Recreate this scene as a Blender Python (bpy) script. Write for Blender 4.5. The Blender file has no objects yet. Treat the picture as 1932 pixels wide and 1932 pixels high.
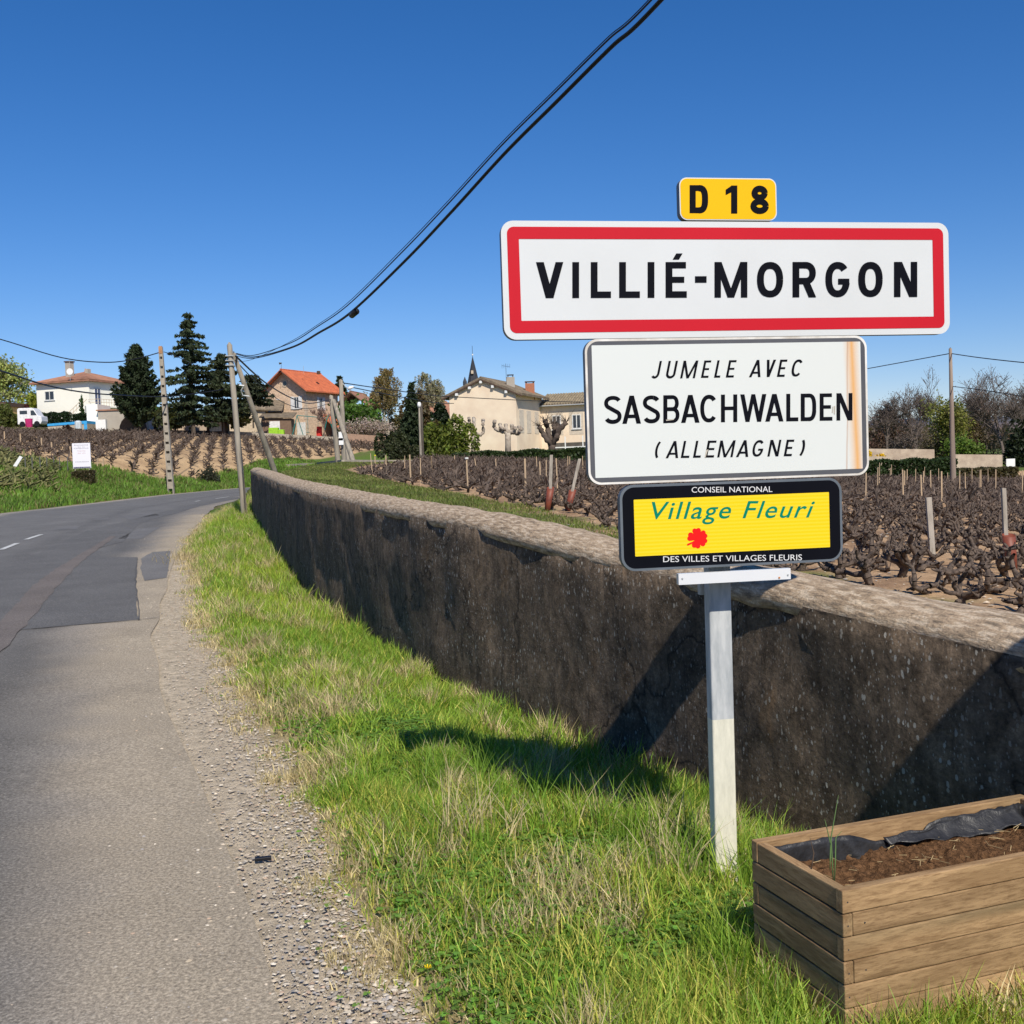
import bpy, bmesh, math, random
import numpy as np
from mathutils import Vector, Matrix

R = math.radians
C = bpy.context.scene.collection
S = bpy.context.scene
rng = np.random.default_rng(7)
random.seed(7)

# ------------------------------------------------------------------ camera
FPX, HALF = 2050.0, 966.0           # focal length and half width, in units of a 1932 px wide frame
PITCH, ROLL, EYE = R(2.4), R(1.9), 1.45
F0 = Vector((0, math.cos(PITCH), -math.sin(PITCH)))
U0 = Vector((0, math.sin(PITCH), math.cos(PITCH)))
R0 = Vector((1, 0, 0))
UPV = U0 * math.cos(ROLL) + R0 * math.sin(ROLL)
RTV = R0 * math.cos(ROLL) - U0 * math.sin(ROLL)
cam = bpy.data.cameras.new('camera')
cam.sensor_width = 36
cam.lens = 36 * FPX / 1932.0
cam.clip_start, cam.clip_end = 0.05, 9000
camo = bpy.data.objects.new('camera', cam)
C.objects.link(camo)
camo.matrix_world = Matrix((
    (RTV.x, UPV.x, -F0.x, 0), (RTV.y, UPV.y, -F0.y, 0), (RTV.z, UPV.z, -F0.z, EYE), (0, 0, 0, 1)))
S.camera = camo

# ------------------------------------------------------------------ light
SUN_EL = R(44)
SUN_AZ = (0.30, -0.954)             # horizontal direction towards the sun
w = bpy.data.worlds.new('World')
S.world = w
w.use_nodes = True
nt = w.node_tree
sky = nt.nodes.new('ShaderNodeTexSky')
sky.sky_type = 'NISHITA'
sky.sun_disc = False
sky.sun_elevation = SUN_EL
sky.sun_rotation = math.atan2(SUN_AZ[0], SUN_AZ[1])
sky.air_density = 1.0
sky.dust_density = 0.0
sky.ozone_density = 6.0
sky.altitude = 0
bg = nt.nodes['Background']
hsv = nt.nodes.new('ShaderNodeHueSaturation'); hsv.inputs['Saturation'].default_value = 1.25
gm = nt.nodes.new('ShaderNodeGamma'); gm.inputs['Gamma'].default_value = 1.02
bg.inputs['Strength'].default_value = 0.108
nt.links.new(sky.outputs[0], hsv.inputs['Color']); nt.links.new(hsv.outputs[0], gm.inputs[0]); tn = nt.nodes.new('ShaderNodeMix'); tn.data_type = 'RGBA'; tn.blend_type = 'MULTIPLY'; tn.inputs[0].default_value = 1
nt.links.new(gm.outputs[0], tn.inputs[6]); tn.inputs[7].default_value = (.88, .79, .90, 1); nt.links.new(tn.outputs[2], bg.inputs[0])
sl = bpy.data.lights.new('sun', 'SUN')
sl.energy = 4.9
sl.angle = R(0.5)
sl.color = (1.0, 0.93, 0.81)
so = bpy.data.objects.new('sun', sl)
C.objects.link(so)
sd = Vector((SUN_AZ[0] * math.cos(SUN_EL), SUN_AZ[1] * math.cos(SUN_EL), math.sin(SUN_EL)))
so.rotation_euler = sd.to_track_quat('Z', 'Y').to_euler()
S.view_settings.view_transform = 'Standard'
S.view_settings.look = 'None'
S.view_settings.gamma = 1
S.view_settings.exposure = 0.1
S.view_settings.use_curve_mapping = False
S.render.engine = 'CYCLES'
S.cycles.max_bounces = 5
S.cycles.diffuse_bounces = 2
S.cycles.glossy_bounces = 2
S.cycles.transmission_bounces = 2
S.cycles.transparent_max_bounces = 4

# ------------------------------------------------------------------ helpers
def at(u, v, Y):
    """world point seen at frame position (u, v) at world distance y = Y"""
    d = F0 * FPX + RTV * (u - HALF) + UPV * (HALF - v)
    t = Y / d.y
    return Vector((d.x * t, Y, EYE + d.z * t))

def proj(p):
    q = Vector(p) - Vector((0, 0, EYE))
    f = q.dot(F0)
    return HALF + FPX * q.dot(RTV) / f, HALF - FPX * q.dot(UPV) / f

def sstep(a, b, x):
    t = np.clip((np.asarray(x, float) - a) / (b - a), 0, 1)
    return t * t * (3 - 2 * t)

def vnoise(x, y, s=1.0, seed=0):
    """smooth value noise, vectorised"""
    x = np.asarray(x, float) * s + 17.3 * seed
    y = np.asarray(y, float) * s - 9.1 * seed
    xi, yi = np.floor(x), np.floor(y)
    fx, fy = x - xi, y - yi
    fx = fx * fx * (3 - 2 * fx); fy = fy * fy * (3 - 2 * fy)
    def h(a, b):
        n = np.sin(a * 127.1 + b * 311.7 + seed * 74.7) * 43758.5453
        return n - np.floor(n)
    return (h(xi, yi) * (1 - fx) + h(xi + 1, yi) * fx) * (1 - fy) + (h(xi, yi + 1) * (1 - fx) + h(xi + 1, yi + 1) * fx) * fy

def tag(o, label=None, cat=None, group=None, kind=None):
    if label: o['label'] = label
    if cat: o['category'] = cat
    if group: o['group'] = group
    if kind: o['kind'] = kind
    return o

def empty(name, loc, label, cat, group=None):
    o = bpy.data.objects.new(name, None)
    o.empty_display_size = 0.2
    C.objects.link(o)
    o.location = Vector(loc)
    o['origin'] = list(loc)
    return tag(o, label, cat, group)

def base_of(parent):
    p = parent
    while p is not None:
        if 'origin' in p.keys():
            return np.array(p['origin'][:], float)
        p = p.parent
    return np.zeros(3)

def mk(name, verts, faces, m, parent=None, cols=None, uvs=None, smooth=False, loc=None):
    """link a mesh; verts in world space. faces: list of index lists, or array (n,k)"""
    verts = np.asarray(verts, float).reshape(-1, 3)
    off = base_of(parent) if parent is not None else (np.array(loc, float) if loc is not None else np.zeros(3))
    me = bpy.data.meshes.new(name)
    groups = faces if isinstance(faces, tuple) else (faces,)
    groups = [g for g in groups if len(g)]
    if all(isinstance(g, np.ndarray) for g in groups):
        li = np.concatenate([g.ravel() for g in groups]).astype(np.int32)
        tot = np.concatenate([np.full(len(g), g.shape[1], np.int32) for g in groups])
    else:
        fl = [f for g in groups for f in g]
        li = np.array([i for f in fl for i in f], np.int32)
        tot = np.array([len(f) for f in fl], np.int32)
    st = np.concatenate(([0], np.cumsum(tot)[:-1])).astype(np.int32)
    me.vertices.add(len(verts)); me.loops.add(len(li)); me.polygons.add(len(tot))
    me.vertices.foreach_set('co', (verts - off).ravel())
    me.loops.foreach_set('vertex_index', li)
    me.polygons.foreach_set('loop_start', st)
    try: me.polygons.foreach_set('loop_total', tot)
    except Exception: pass
    me.polygons.foreach_set('use_smooth', np.full(len(tot), bool(smooth)))
    if cols is not None:
        cols = np.asarray(cols, float)
        if cols.shape[1] == 3:
            cols = np.hstack([cols, np.ones((len(cols), 1))])
        a = me.color_attributes.new('Col', 'FLOAT_COLOR', 'POINT')
        a.data.foreach_set('color', cols.ravel())
    if uvs is not None:
        uvl = me.uv_layers.new(name='UVMap')
        uvl.data.foreach_set('uv', np.asarray(uvs, float)[li].ravel())
    me.update(calc_edges=True)
    me.validate(verbose=False)
    if m is not None: me.materials.append(m)
    o = bpy.data.objects.new(name, me)
    C.objects.link(o)
    if parent is not None: o.parent = parent
    elif loc is not None: o.location = loc
    return o

class MB:
    def __init__(s): s.v = []; s.f = []; s.n = 0
    def add(s, vs, fs):
        s.v.extend([tuple(x) for x in vs]); s.f.extend([[i + s.n for i in f] for f in fs]); s.n += len(vs)
        return s
    def box(s, F, a0, a1, b0, b1, c0, c1):
        vs = [F(a, b, c) for c in (c0, c1) for a, b in ((a0, b0), (a1, b0), (a1, b1), (a0, b1))]
        return s.add(vs, [[3, 2, 1, 0], [4, 5, 6, 7], [0, 1, 5, 4], [1, 2, 6, 5], [2, 3, 7, 6], [3, 0, 4, 7]])
    def prism(s, ring0, ring1, cap=True):
        n = len(ring0)
        fs = [[i, (i + 1) % n, n + (i + 1) % n, n + i] for i in range(n)]
        if cap: fs += [list(range(n))[::-1], list(range(n, 2 * n))]
        return s.add(list(ring0) + list(ring1), fs)
    def tube(s, pts, rad, sides=8, cap=True):
        pts = [Vector(p) for p in pts]
        if not hasattr(rad, '__len__'): rad = [rad] * len(pts)
        rings = []
        for i, p in enumerate(pts):
            d = (pts[min(i + 1, len(pts) - 1)] - pts[max(i - 1, 0)]).normalized()
            a = d.cross(Vector((0, 0, 1)))
            if a.length < 1e-3: a = Vector((1, 0, 0))
            a.normalize(); b = d.cross(a)
            rings.append([p + (a * math.cos(2 * math.pi * k / sides) + b * math.sin(2 * math.pi * k / sides)) * rad[i] for k in range(sides)])
        vs = [q for r in rings for q in r]
        fs = [[i * sides + k, i * sides + (k + 1) % sides, (i + 1) * sides + (k + 1) % sides, (i + 1) * sides + k]
              for i in range(len(pts) - 1) for k in range(sides)]
        if cap: fs += [list(range(sides))[::-1], list(range((len(pts) - 1) * sides, len(pts) * sides))]
        return s.add(vs, fs)
    def build(s, name, m, parent=None, smooth=False, loc=None, **k):
        return mk(name, s.v, s.f, m, parent, smooth=smooth, loc=loc, **k)

def bevel(o, wd=0.003, seg=2):
    b = o.modifiers.new('bevel', 'BEVEL'); b.width = wd; b.segments = seg; b.limit_method = 'ANGLE'
    return o

def frame(o, ex, ey=None):
    o = Vector(o); ex = Vector((ex[0], ex[1], 0)).normalized()
    ey = Vector((-ex.y, ex.x, 0)) if ey is None else Vector((ey[0], ey[1], 0)).normalized()
    return lambda a, b, c: o + ex * a + ey * b + Vector((0, 0, c))

# ------------------------------------------------------------------ materials
def newmat(name):
    m = bpy.data.materials.new(name); m.use_nodes = True
    n = m.node_tree.nodes; l = m.node_tree.links
    return m, n, l, n['Principled BSDF']

def pos(n, l, scale=(1, 1, 1), uv=False):
    g = n.new('ShaderNodeUVMap') if uv else n.new('ShaderNodeNewGeometry')
    mp = n.new('ShaderNodeMapping')
    l.new(g.outputs['UV' if uv else 'Position'], mp.inputs[0])
    mp.inputs['Scale'].default_value = scale
    return mp.outputs[0]

def noise(n, l, vec, scale, detail=5, rough=.6):
    t = n.new('ShaderNodeTexNoise'); t.inputs['Scale'].default_value = scale
    t.inputs['Detail'].default_value = detail; t.inputs['Roughness'].default_value = rough
    l.new(vec, t.inputs['Vector'])
    return t.outputs['Fac']

def ramp(n, l, fac, stops):
    r = n.new('ShaderNodeValToRGB')
    e = r.color_ramp.elements
    while len(e) < len(stops): e.new(0.5)
    for i, (p, c) in enumerate(stops):
        e[i].position = p
        e[i].color = (c, c, c, 1) if not hasattr(c, '__len__') else (*c[:3], 1)
    l.new(fac, r.inputs[0])
    return r.outputs[0]

def mix(n, l, fac, a, b, mode='MIX'):
    x = n.new('ShaderNodeMix'); x.data_type = 'RGBA'; x.blend_type = mode
    for sock, val in ((x.inputs[0], fac), (x.inputs[6], a), (x.inputs[7], b)):
        if isinstance(val, (int, float)): sock.default_value = val
        elif isinstance(val, tuple): sock.default_value = (*val[:3], 1)
        else: l.new(val, sock)
    return x.outputs[2]

def bump(n, l, h, strength, dist, bsdf, prev=None):
    b = n.new('ShaderNodeBump'); b.inputs['Strength'].default_value = strength; b.inputs['Distance'].default_value = dist
    l.new(h, b.inputs['Height'])
    if prev is not None: l.new(prev, b.inputs['Normal'])
    l.new(b.outputs[0], bsdf.inputs['Normal'])
    return b.outputs[0]

def mat(name, c1, c2=None, scale=4, rough=.85, bmp=0, bdist=.01, bscale=None, spec=.3, stretch=(1, 1, 1), metal=0, attr=False, lo=.35, hi=.65):
    m, n, l, b = newmat(name)
    v = pos(n, l, stretch)
    if c2 is None: c2 = tuple(x * .75 for x in c1)
    f = noise(n, l, v, scale)
    c = mix(n, l, ramp(n, l, f, [(lo, 0), (hi, 1)]), c1, c2)
    if attr:
        a = n.new('ShaderNodeAttribute'); a.attribute_name = 'Col'
        c = mix(n, l, 1.0, c, a.outputs[0], 'MULTIPLY')
    l.new(c, b.inputs['Base Color'])
    b.inputs['Roughness'].default_value = rough
    b.inputs['Specular IOR Level'].default_value = spec
    b.inputs['Metallic'].default_value = metal
    if bmp:
        bump(n, l, noise(n, l, v, bscale or scale * 4, 8), bmp, bdist, b)
    return m

def leafmat(name, trans=.35, rough=.55):
    """colour comes from each leaf or blade (attribute Col)"""
    m, n, l, b = newmat(name)
    a = n.new('ShaderNodeAttribute'); a.attribute_name = 'Col'
    l.new(a.outputs[0], b.inputs['Base Color'])
    b.inputs['Roughness'].default_value = rough
    b.inputs['Specular IOR Level'].default_value = .25
    t = n.new('ShaderNodeBsdfTranslucent')
    c = mix(n, l, 1.0, a.outputs[0], (1.5, 1.5, .7), 'MULTIPLY')
    l.new(c, t.inputs[0])
    ms = n.new('ShaderNodeMixShader'); ms.inputs[0].default_value = trans
    l.new(b.outputs[0], ms.inputs[1]); l.new(t.outputs[0], ms.inputs[2])
    l.new(ms.outputs[0], n['Material Output'].inputs[0])
    return m

M_leaf = leafmat('foliage')
M_grass = leafmat('grass_blades', .33, .5)
M_needle = leafmat('needles', .1, .7)
M_bark = mat('bark', (.13, .10, .075), (.07, .055, .042), 9, bmp=.5, bdist=.02)
M_barkpale = mat('pale_bark', (.42, .39, .33), (.25, .22, .17), 5, bmp=.3, bdist=.01)
M_vine = mat('vine_bark', (.16, .118, .09), (.05, .037, .03), 25, bmp=.8, bdist=.01, bscale=60)
M_galv = mat('galvanised', (.42, .43, .43), (.34, .35, .35), 14, rough=.6, metal=.1, spec=.3)
M_dark = mat('dark_steel', (.05, .05, .055), rough=.5)
M_black = mat('black_rubber', (.012, .012, .014), rough=.45)
M_white = mat('white_paint', (.78, .78, .77), (.72, .72, .70), 3, rough=.5)
M_glass = mat('window_glass', (.03, .035, .045), rough=.12, spec=.8)

# ------------------------------------------------------------------ layout of the place
YR = [-40, -5, 0, 2.0, 2.86, 3.48, 4.23, 5.1, 6.6, 8.5, 12, 17, 24, 38, 50, 60, 70, 80, 88, 94, 110]
XR = [13.8, 1.7, .25, -.47, -.78, -1.0, -1.28, -1.62, -2.25, -2.98, -4.05, -5.42, -7.2, -10.4, -11.8, -12.3, -11.8, -8.5, -4, 3, 25]
YL = [-40, 0, 5, 10, 20, 37, 58, 70, 80, 90, 100, 110]
XL = [4, -7.4, -8.8, -10.3, -13.3, -17.5, -18.6, -17.8, -15, -10, -3, 8]
YG = [-40, 0, 2.0, 2.85, 3.26, 3.72, 4.46, 5.45, 7.04, 9.9, 13.5, 19.8, 26, 38, 60, 70, 80, 88, 94, 110]
XG = [14.4, .6, -.14, -.39, -.51, -.70, -.93, -1.24, -1.85, -2.85, -4.05, -6.0, -7.5, -10.1, -12, -11.5, -8.2, -3.7, 3.3, 25.4]
def xr(y): return np.interp(y, YR, XR)
def xl(y): return np.interp(y, YL, XL)
def xg(y):
    return np.interp(y, YG, XG) + .07 * (vnoise(y, y * 0, 2.1, 3) - .5) * np.minimum(1 + np.abs(y) * .12, 4)
def zroad(y): return np.interp(y, [-40, 0, 4, 12, 20, 30, 45, 60, 75, 100], [-.3, 0, 0, .05, .17, .37, .45, .55, .65, .9])

WT = [(1932, 1240, 3.58), (1668, 1182, 4.07), (1446, 1127, 4.66), (1166, 1069, 5.76), (992, 1020, 6.65), (865, 990, 7.55), (792, 976, 8.3),
      (718, 962, 9.5), (647, 945, 11.1), (580, 929, 13.2), (527, 914, 16.8), (493, 898, 21.5), (471, 889, 28.5)]
wall_pts = [(3.05, .9, .66), (2.2, 2.55, .70)] + [tuple(at(*w_)) for w_ in WT]
WX = [5.4, 4.1] + [p[0] for p in wall_pts]; WY = [-3.6, -1.1] + [p[1] for p in wall_pts]; WZ = [.6, .62] + [p[2] for p in wall_pts]
def xw(y): return np.interp(y, WY, WX)
def wtop(y): return np.interp(y, WY, WZ)

UT = [0, 320, 500, 700, 860, 1100, 1640, 1932]
TT = [[(37, .3), (43, 1.58), (60, 3.0), (120, 7.25), (140, 8.8), (200, 11), (400, 14)],
      [(58, .55), (66, 2.5), (90, 4.4), (120, 6.3), (140, 7.8), (200, 9), (400, 10)],
      [(75, .65), (88, 2.9), (110, 4.6), (130, 6.0), (145, 6.6), (200, 7.5), (400, 8)],
      [(88, .75), (105, 3.4), (120, 4.3), (135, 5.1), (150, 5.5), (200, 5.8), (400, 6)],
      [(80, 1.5), (98, 1.9), (105, 2.8), (110, 3.0), (150, 3.6), (200, 4), (400, 5)],
      [(80, 1.1), (95, 1.4), (105, 2.5), (112, 2.9), (150, 3.2), (200, 3.5), (400, 4)],
      [(80, -.2), (95, -.3), (105, 0), (112, .1), (150, 1), (200, 1.5), (400, 3)],
      [(80, -.5), (95, -.5), (105, -.2), (112, 0), (150, 1), (200, 1.5), (400, 3)]]
def ztable(x, y):
    x = np.asarray(x, float); y = np.asarray(y, float)
    u = np.clip(HALF + FPX * x / np.maximum(y, 20), 0, 1932)
    cols_ = [np.interp(y, [p[0] for p in t], [p[1] for p in t]) for t in TT]
    out = cols_[0].copy()
    for i in range(len(UT) - 1):
        k = np.clip((u - UT[i]) / (UT[i + 1] - UT[i]), 0, 1)
        out = np.where(u > UT[i], cols_[i] * (1 - k) + cols_[i + 1] * k, out)
    return out

def zfield(x, y):
    return .3 - .06 * x + .012 * y + .00008 * y * y * sstep(20, -5, x)

def Z(x, y):
    x, y = np.broadcast_arrays(np.asarray(x, float), np.asarray(y, float))
    zr = zroad(y)
    r, l_, wx = xr(y), xl(y), xw(y)
    verge = zr + .03 * sstep(0, .4, x - xg(y)) + .02 * (vnoise(x, y, 2.5) - .5) * (x > xg(y))
    verge = verge - (.21 + .02 * sstep(7.4, 5.8, y)) * sstep(1.25, .1, wx - x) * sstep(24, 12, y) * sstep(2.6, 3.4, y)
    field = zfield(x, y) + .05 * (vnoise(x, y, 1.3, 2) - .5)
    # behind the wall
    inw = sstep(0.12, 0.3, x - wx)
    near = verge * (1 - inw) + field * inw
    bank = sstep(.3, 2.2, x - r)
    far_ = zr * (1 - bank) + field * bank
    k = sstep(28, 31, y)
    right = near * (1 - k) + far_ * k
    kk = sstep(88, 97, y)
    tb = ztable(x, y)
    right = right * (1 - kk) + tb * kk
    d = l_ - x
    left = zr + (tb - zr) * sstep(.2, 6.5, d) + .08 * (vnoise(x, y, .7, 5) - .5) * sstep(.5, 2, d)
    left = np.where(y < 36, zr + (np.maximum(tb, zr) - zr + .045 * np.clip(d, 0, 60)) * sstep(.2, 6, d), left)
    out = np.where(x < l_, left, np.where(x < r, zr, right))
    # behind the road's bend everything is the far slope
    out = np.where((y > 105), tb, out)
    hills = sstep(500, 2600, y) * (62 + 26 * vnoise(x, y, .0012, 8) + 10 * vnoise(x, y, .005, 9))
    return out + hills
def zz(x, y): return float(Z(x, y))

# ------------------------------------------------------------------ ground
def graded(a, b, c, fine, g):
    out = [c]; s_ = fine
    while out[-1] < b: out.append(out[-1] + s_); s_ *= g
    lo_ = [c]; s_ = fine
    while lo_[-1] > a: lo_.append(lo_[-1] - s_); s_ *= g
    return np.array(sorted(set(lo_[1:] + out)))

gx = graded(-2600, 2600, 0, .12, 1.022)
gy = graded(-60, 4200, 4, .12, 1.018)
X, Y = np.meshgrid(gx, gy)
Zg = Z(X, Y)
onroad = (X > xl(Y) + .3) & (X < xr(Y) - .12) & (Y < 104)
Zg = np.where(onroad, Zg - .05 - .0015 * np.clip(Y, 0, 100), Zg)
nx, ny = len(gx), len(gy)
idx = np.arange(nx * ny).reshape(ny, nx)
q = np.stack([idx[:-1, :-1], idx[:-1, 1:], idx[1:, 1:], idx[1:, :-1]], -1).reshape(-1, 4)

def lerp3(a, b, k): return a * (1 - k[..., None]) + b * k[..., None]
def c3(*c): return np.array(c, float)
SOIL = c3(.52, .345, .20); GRN = c3(.105, .16, .032); DRY = c3(.36, .28, .14); DUST = c3(.50, .42, .31); OLV = c3(.15, .12, .065)
XS_Y = [-20, 0, 5, 10, 17, 22, 30, 35, 50, 62, 90]; XS_X = [6, 5.0, 4.0, 2.9, 1.3, .36, -2.1, -3.9, -7.9, -8.0, -6]
def xs(y): return np.interp(y, XS_Y, XS_X)

def vine_bottom(u):  # frame height of the lower edge of the far vineyard (rough)
    return np.interp(u, [0, 150, 200, 260, 320, 430, 500, 600, 725], [858, 862, 868, 872, 870, 866, 862, 850, 838])

def gcolor(x, y):
    n1, n2, n3 = vnoise(x, y, .5, 1), vnoise(x, y, 2.0, 2), vnoise(x, y, 6.0, 4)
    c = np.broadcast_to(GRN, x.shape + (3,)).copy()
    c = lerp3(c, np.broadcast_to(OLV, c.shape), sstep(.45, .8, n1 * .6 + n3 * .4))
    # field soil
    sf = sstep(-.4, .5, x - xs(y) + (n2 - .5) * 1.6) * (y < 96) * (x > xr(y) + 1)
    soil = lerp3(np.broadcast_to(SOIL, c.shape), np.broadcast_to(c3(.30, .19, .115), c.shape), sstep(.35, .75, n3 * .5 + n2 * .5))
    c = lerp3(c, soil, sf)
    # verge
    e = x - xg(y)
    onv = (e > -.6) & (x < xw(y) + .3) & (y < 31)
    k = sstep(.05, .75, e + (n3 - .5) * .5)
    vg = lerp3(np.broadcast_to(DRY, c.shape), np.broadcast_to(c3(.085, .08, .035), c.shape), k)
    c = np.where(onv[..., None], vg, c)
    # gravel side
    gk = sstep(.12, -.02, e + (n3 - .5) * .15) * (x < xw(y)) * (y < 31)
    c = lerp3(c, np.broadcast_to(DUST, c.shape), gk)
    return c
gc = gcolor(X, Y)
# far vineyard soil on the hill
zf = np.stack([X.ravel(), Y.ravel(), Zg.ravel()], 1)
q3 = zf - np.array([0, 0, EYE]); dep = q3 @ np.array(F0[:]); dep = np.where(np.abs(dep) < 1, 1, dep)
uu = (HALF + FPX * (q3 @ np.array(RTV[:])) / dep).reshape(X.shape); vv = (HALF - FPX * (q3 @ np.array(UPV[:])) / dep).reshape(X.shape)
HX = X; HY = Y
def inhill(x, y, u, v):
    """the big vineyard plot on the slope, outlined on the ground"""
    yb = np.interp(u, [-300, 0, 120, 230, 330, 430, 500, 600, 730], [62, 62, 62, 64, 66, 78, 86, 96, 108])
    yt = np.interp(u, [-300, 0, 200, 330, 430, 620, 730], [122, 122, 121, 124, 128, 133, 137])
    return (y > yb) & (y < yt) & (u < 735) & (x < xl(y) - 3)
hm = inhill(X, Y, uu, vv)
HS = lerp3(np.broadcast_to(c3(.56, .39, .22), gc.shape), np.broadcast_to(c3(.38, .255, .145), gc.shape), sstep(.3, .8, vnoise(X, Y, 1.1, 6)))
gc = np.where(hm[..., None], HS, gc)
# rough grass plot with young vines at the left
hl = (uu < 118) & (Y > 44 + np.clip(uu, 0, 150) * .05) & (Y < 60) & (X < xl(Y) - 2.5)
gc = np.where(hl[..., None], lerp3(gc, np.broadcast_to(c3(.28, .2, .11), gc.shape), sstep(.3, .7, vnoise(X, Y, .8, 11))), gc)
# dry edge along the far road side
fe = sstep(1.1, .2, xl(Y) - X + vnoise(X, Y, 1.5, 7) * .7) * (X < xl(Y)) * (Y < 100)
gc = lerp3(gc, np.broadcast_to(c3(.36, .27, .17), gc.shape), fe * .85)
# pale gardens and yards round the houses, far woods
yard = (Y > 122) & (Y < 170) & (X < -18)
gc = np.where(yard[..., None] & ~hm[..., None], lerp3(gc, np.broadcast_to(c3(.30, .23, .15), gc.shape), sstep(.4, .7, vnoise(X, Y, .25, 12))), gc)
farw = sstep(300, 900, Y)
woods = lerp3(np.broadcast_to(c3(.10, .085, .07), gc.shape), np.broadcast_to(c3(.16, .12, .11), gc.shape), sstep(.3, .7, vnoise(X, Y, .006, 13)))
gc = lerp3(gc, woods, farw)
gc = lerp3(gc, np.broadcast_to(c3(.10, .13, .19), gc.shape), sstep(1500, 2500, Y))  # bluish aerial haze of the farthest hills, painted into the ground colour

m, n, l, b = newmat('ground_mix')
a = n.new('ShaderNodeAttribute'); a.attribute_name = 'Col'
v = pos(n, l)
f1 = noise(n, l, v, 14, 8, .75); f2 = noise(n, l, v, 90, 4, .7)
c = mix(n, l, 1.0, a.outputs[0], ramp(n, l, f1, [(.3, .55), (.7, 1.35)]), 'MULTIPLY')
c = mix(n, l, 1.0, c, ramp(n, l, f2, [(.3, .7), (.7, 1.25)]), 'MULTIPLY')
l.new(c, b.inputs['Base Color']); b.inputs['Roughness'].default_value = .95; b.inputs['Specular IOR Level'].default_value = .1
bump(n, l, f1, .6, .05, b)
M_ground = m
g = mk('ground', np.stack([X.ravel(), Y.ravel(), Zg.ravel()], 1), q, M_ground, cols=gc.reshape(-1, 3), smooth=True)
tag(g, kind='structure', label='grass verge, vineyard soil and green hillside')

# ------------------------------------------------------------------ road
m, n, l, b = newmat('asphalt')
a = n.new('ShaderNodeAttribute'); a.attribute_name = 'Col'
v = pos(n, l)
f1 = noise(n, l, v, 1.3, 5); f2 = noise(n, l, v, 75, 4, .85); f3 = noise(n, l, v, 260, 2, .6)
vo = n.new('ShaderNodeTexVoronoi'); vo.inputs['Scale'].default_value = 120; l.new(v, vo.inputs['Vector'])
c = mix(n, l, 1.0, a.outputs[0], ramp(n, l, f1, [(.3, .88), (.7, 1.12)]), 'MULTIPLY')
c = mix(n, l, 1.0, c, ramp(n, l, f2, [(.34, .5), (.5, .95), (.64, 1.6)]), 'MULTIPLY')
c = mix(n, l, ramp(n, l, vo.outputs['Color'], [(.84, 0), (.93, .5)]), c, (.42, .38, .32))
l.new(c, b.inputs['Base Color']); b.inputs['Roughness'].default_value = .85; b.inputs['Specular IOR Level'].default_value = .25
bump(n, l, f2, .7, .006, b)
M_asphalt = m
ASP = c3(.152, .143, .129)
def road_col(x, y):
    w_ = xr(y) - x
    c = np.broadcast_to(ASP, x.shape + (3,)).copy()
    n1 = vnoise(x, y, .6, 21); n2 = vnoise(x, y, 3, 22)
    # darker, bluer asphalt further on
    c = lerp3(c, np.broadcast_to(c3(.142, .138, .132), c.shape), sstep(7, 12, y))
    # polished wheel paths
    lane = (x - xl(y)) / np.maximum(xr(y) - xl(y), .1)
    for p_ in (.62, .86):
        c *= (1 - .16 * np.exp(-((lane - p_ + .01 * (n1 - .5)) / .035) ** 2))[..., None]
    # sand blown to the edge
    edge = sstep(1.1, .05, w_ + (n1 - .5) * .5) * (1 - .4 * sstep(10, 25, y))
    c = lerp3(c, np.broadcast_to(c3(.36, .305, .235), c.shape), edge * .8)
    c = lerp3(c, np.broadcast_to(c3(.40, .35, .28), c.shape), sstep(.8, .1, x - xl(y) + (n2 - .5) * .4) * .7)
    c *= (0.93 + .14 * n2)[..., None]
    # dark oil blot near bottom left
    c = lerp3(c, np.broadcast_to(DUST * .70, c.shape), sstep(.75, .02, w_ + (n2 - .5) * .45) * (y < 31))
    return c
ry = np.concatenate([np.arange(-40, -2, 1.0), np.arange(-2, 14, .1), np.arange(14, 40, .25), np.arange(40, 104.1, .8)])
NXR = 72
tt = np.linspace(0, 1, NXR)
RX = xl(ry)[:, None] * (1 - tt) + xr(ry)[:, None] * tt
RX[:, -1] += .11 + .05 * (vnoise(ry, ry * 0, .8, 31) - .5) * np.clip(ry / 4, .5, 2)
RY = np.broadcast_to(ry[:, None], RX.shape)
RZ = zroad(RY) + .012
# slight camber sinking at both edges
idx = np.arange(RX.size).reshape(RX.shape)
q = np.stack([idx[:-1, :-1], idx[:-1, 1:], idx[1:, 1:], idx[1:, :-1]], -1).reshape(-1, 4)
rd = mk('road', np.stack([RX.ravel(), RY.ravel(), RZ.ravel()], 1), q, M_asphalt, cols=road_col(RX, RY).reshape(-1, 3), smooth=True)
tag(rd, kind='structure', label='curving grey asphalt road')

def onr(u, v):
    """ground point on the road under frame position (u,v)"""
    d = F0 * FPX + RTV * (u - HALF) + UPV * (HALF - v)
    y = 10.0
    for _ in range(60):
        z_ = float(zroad(y)); y = .5 * y + .5 * (z_ - EYE) / d.z * d.y
    return (d.x / d.y * y, y)

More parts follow.
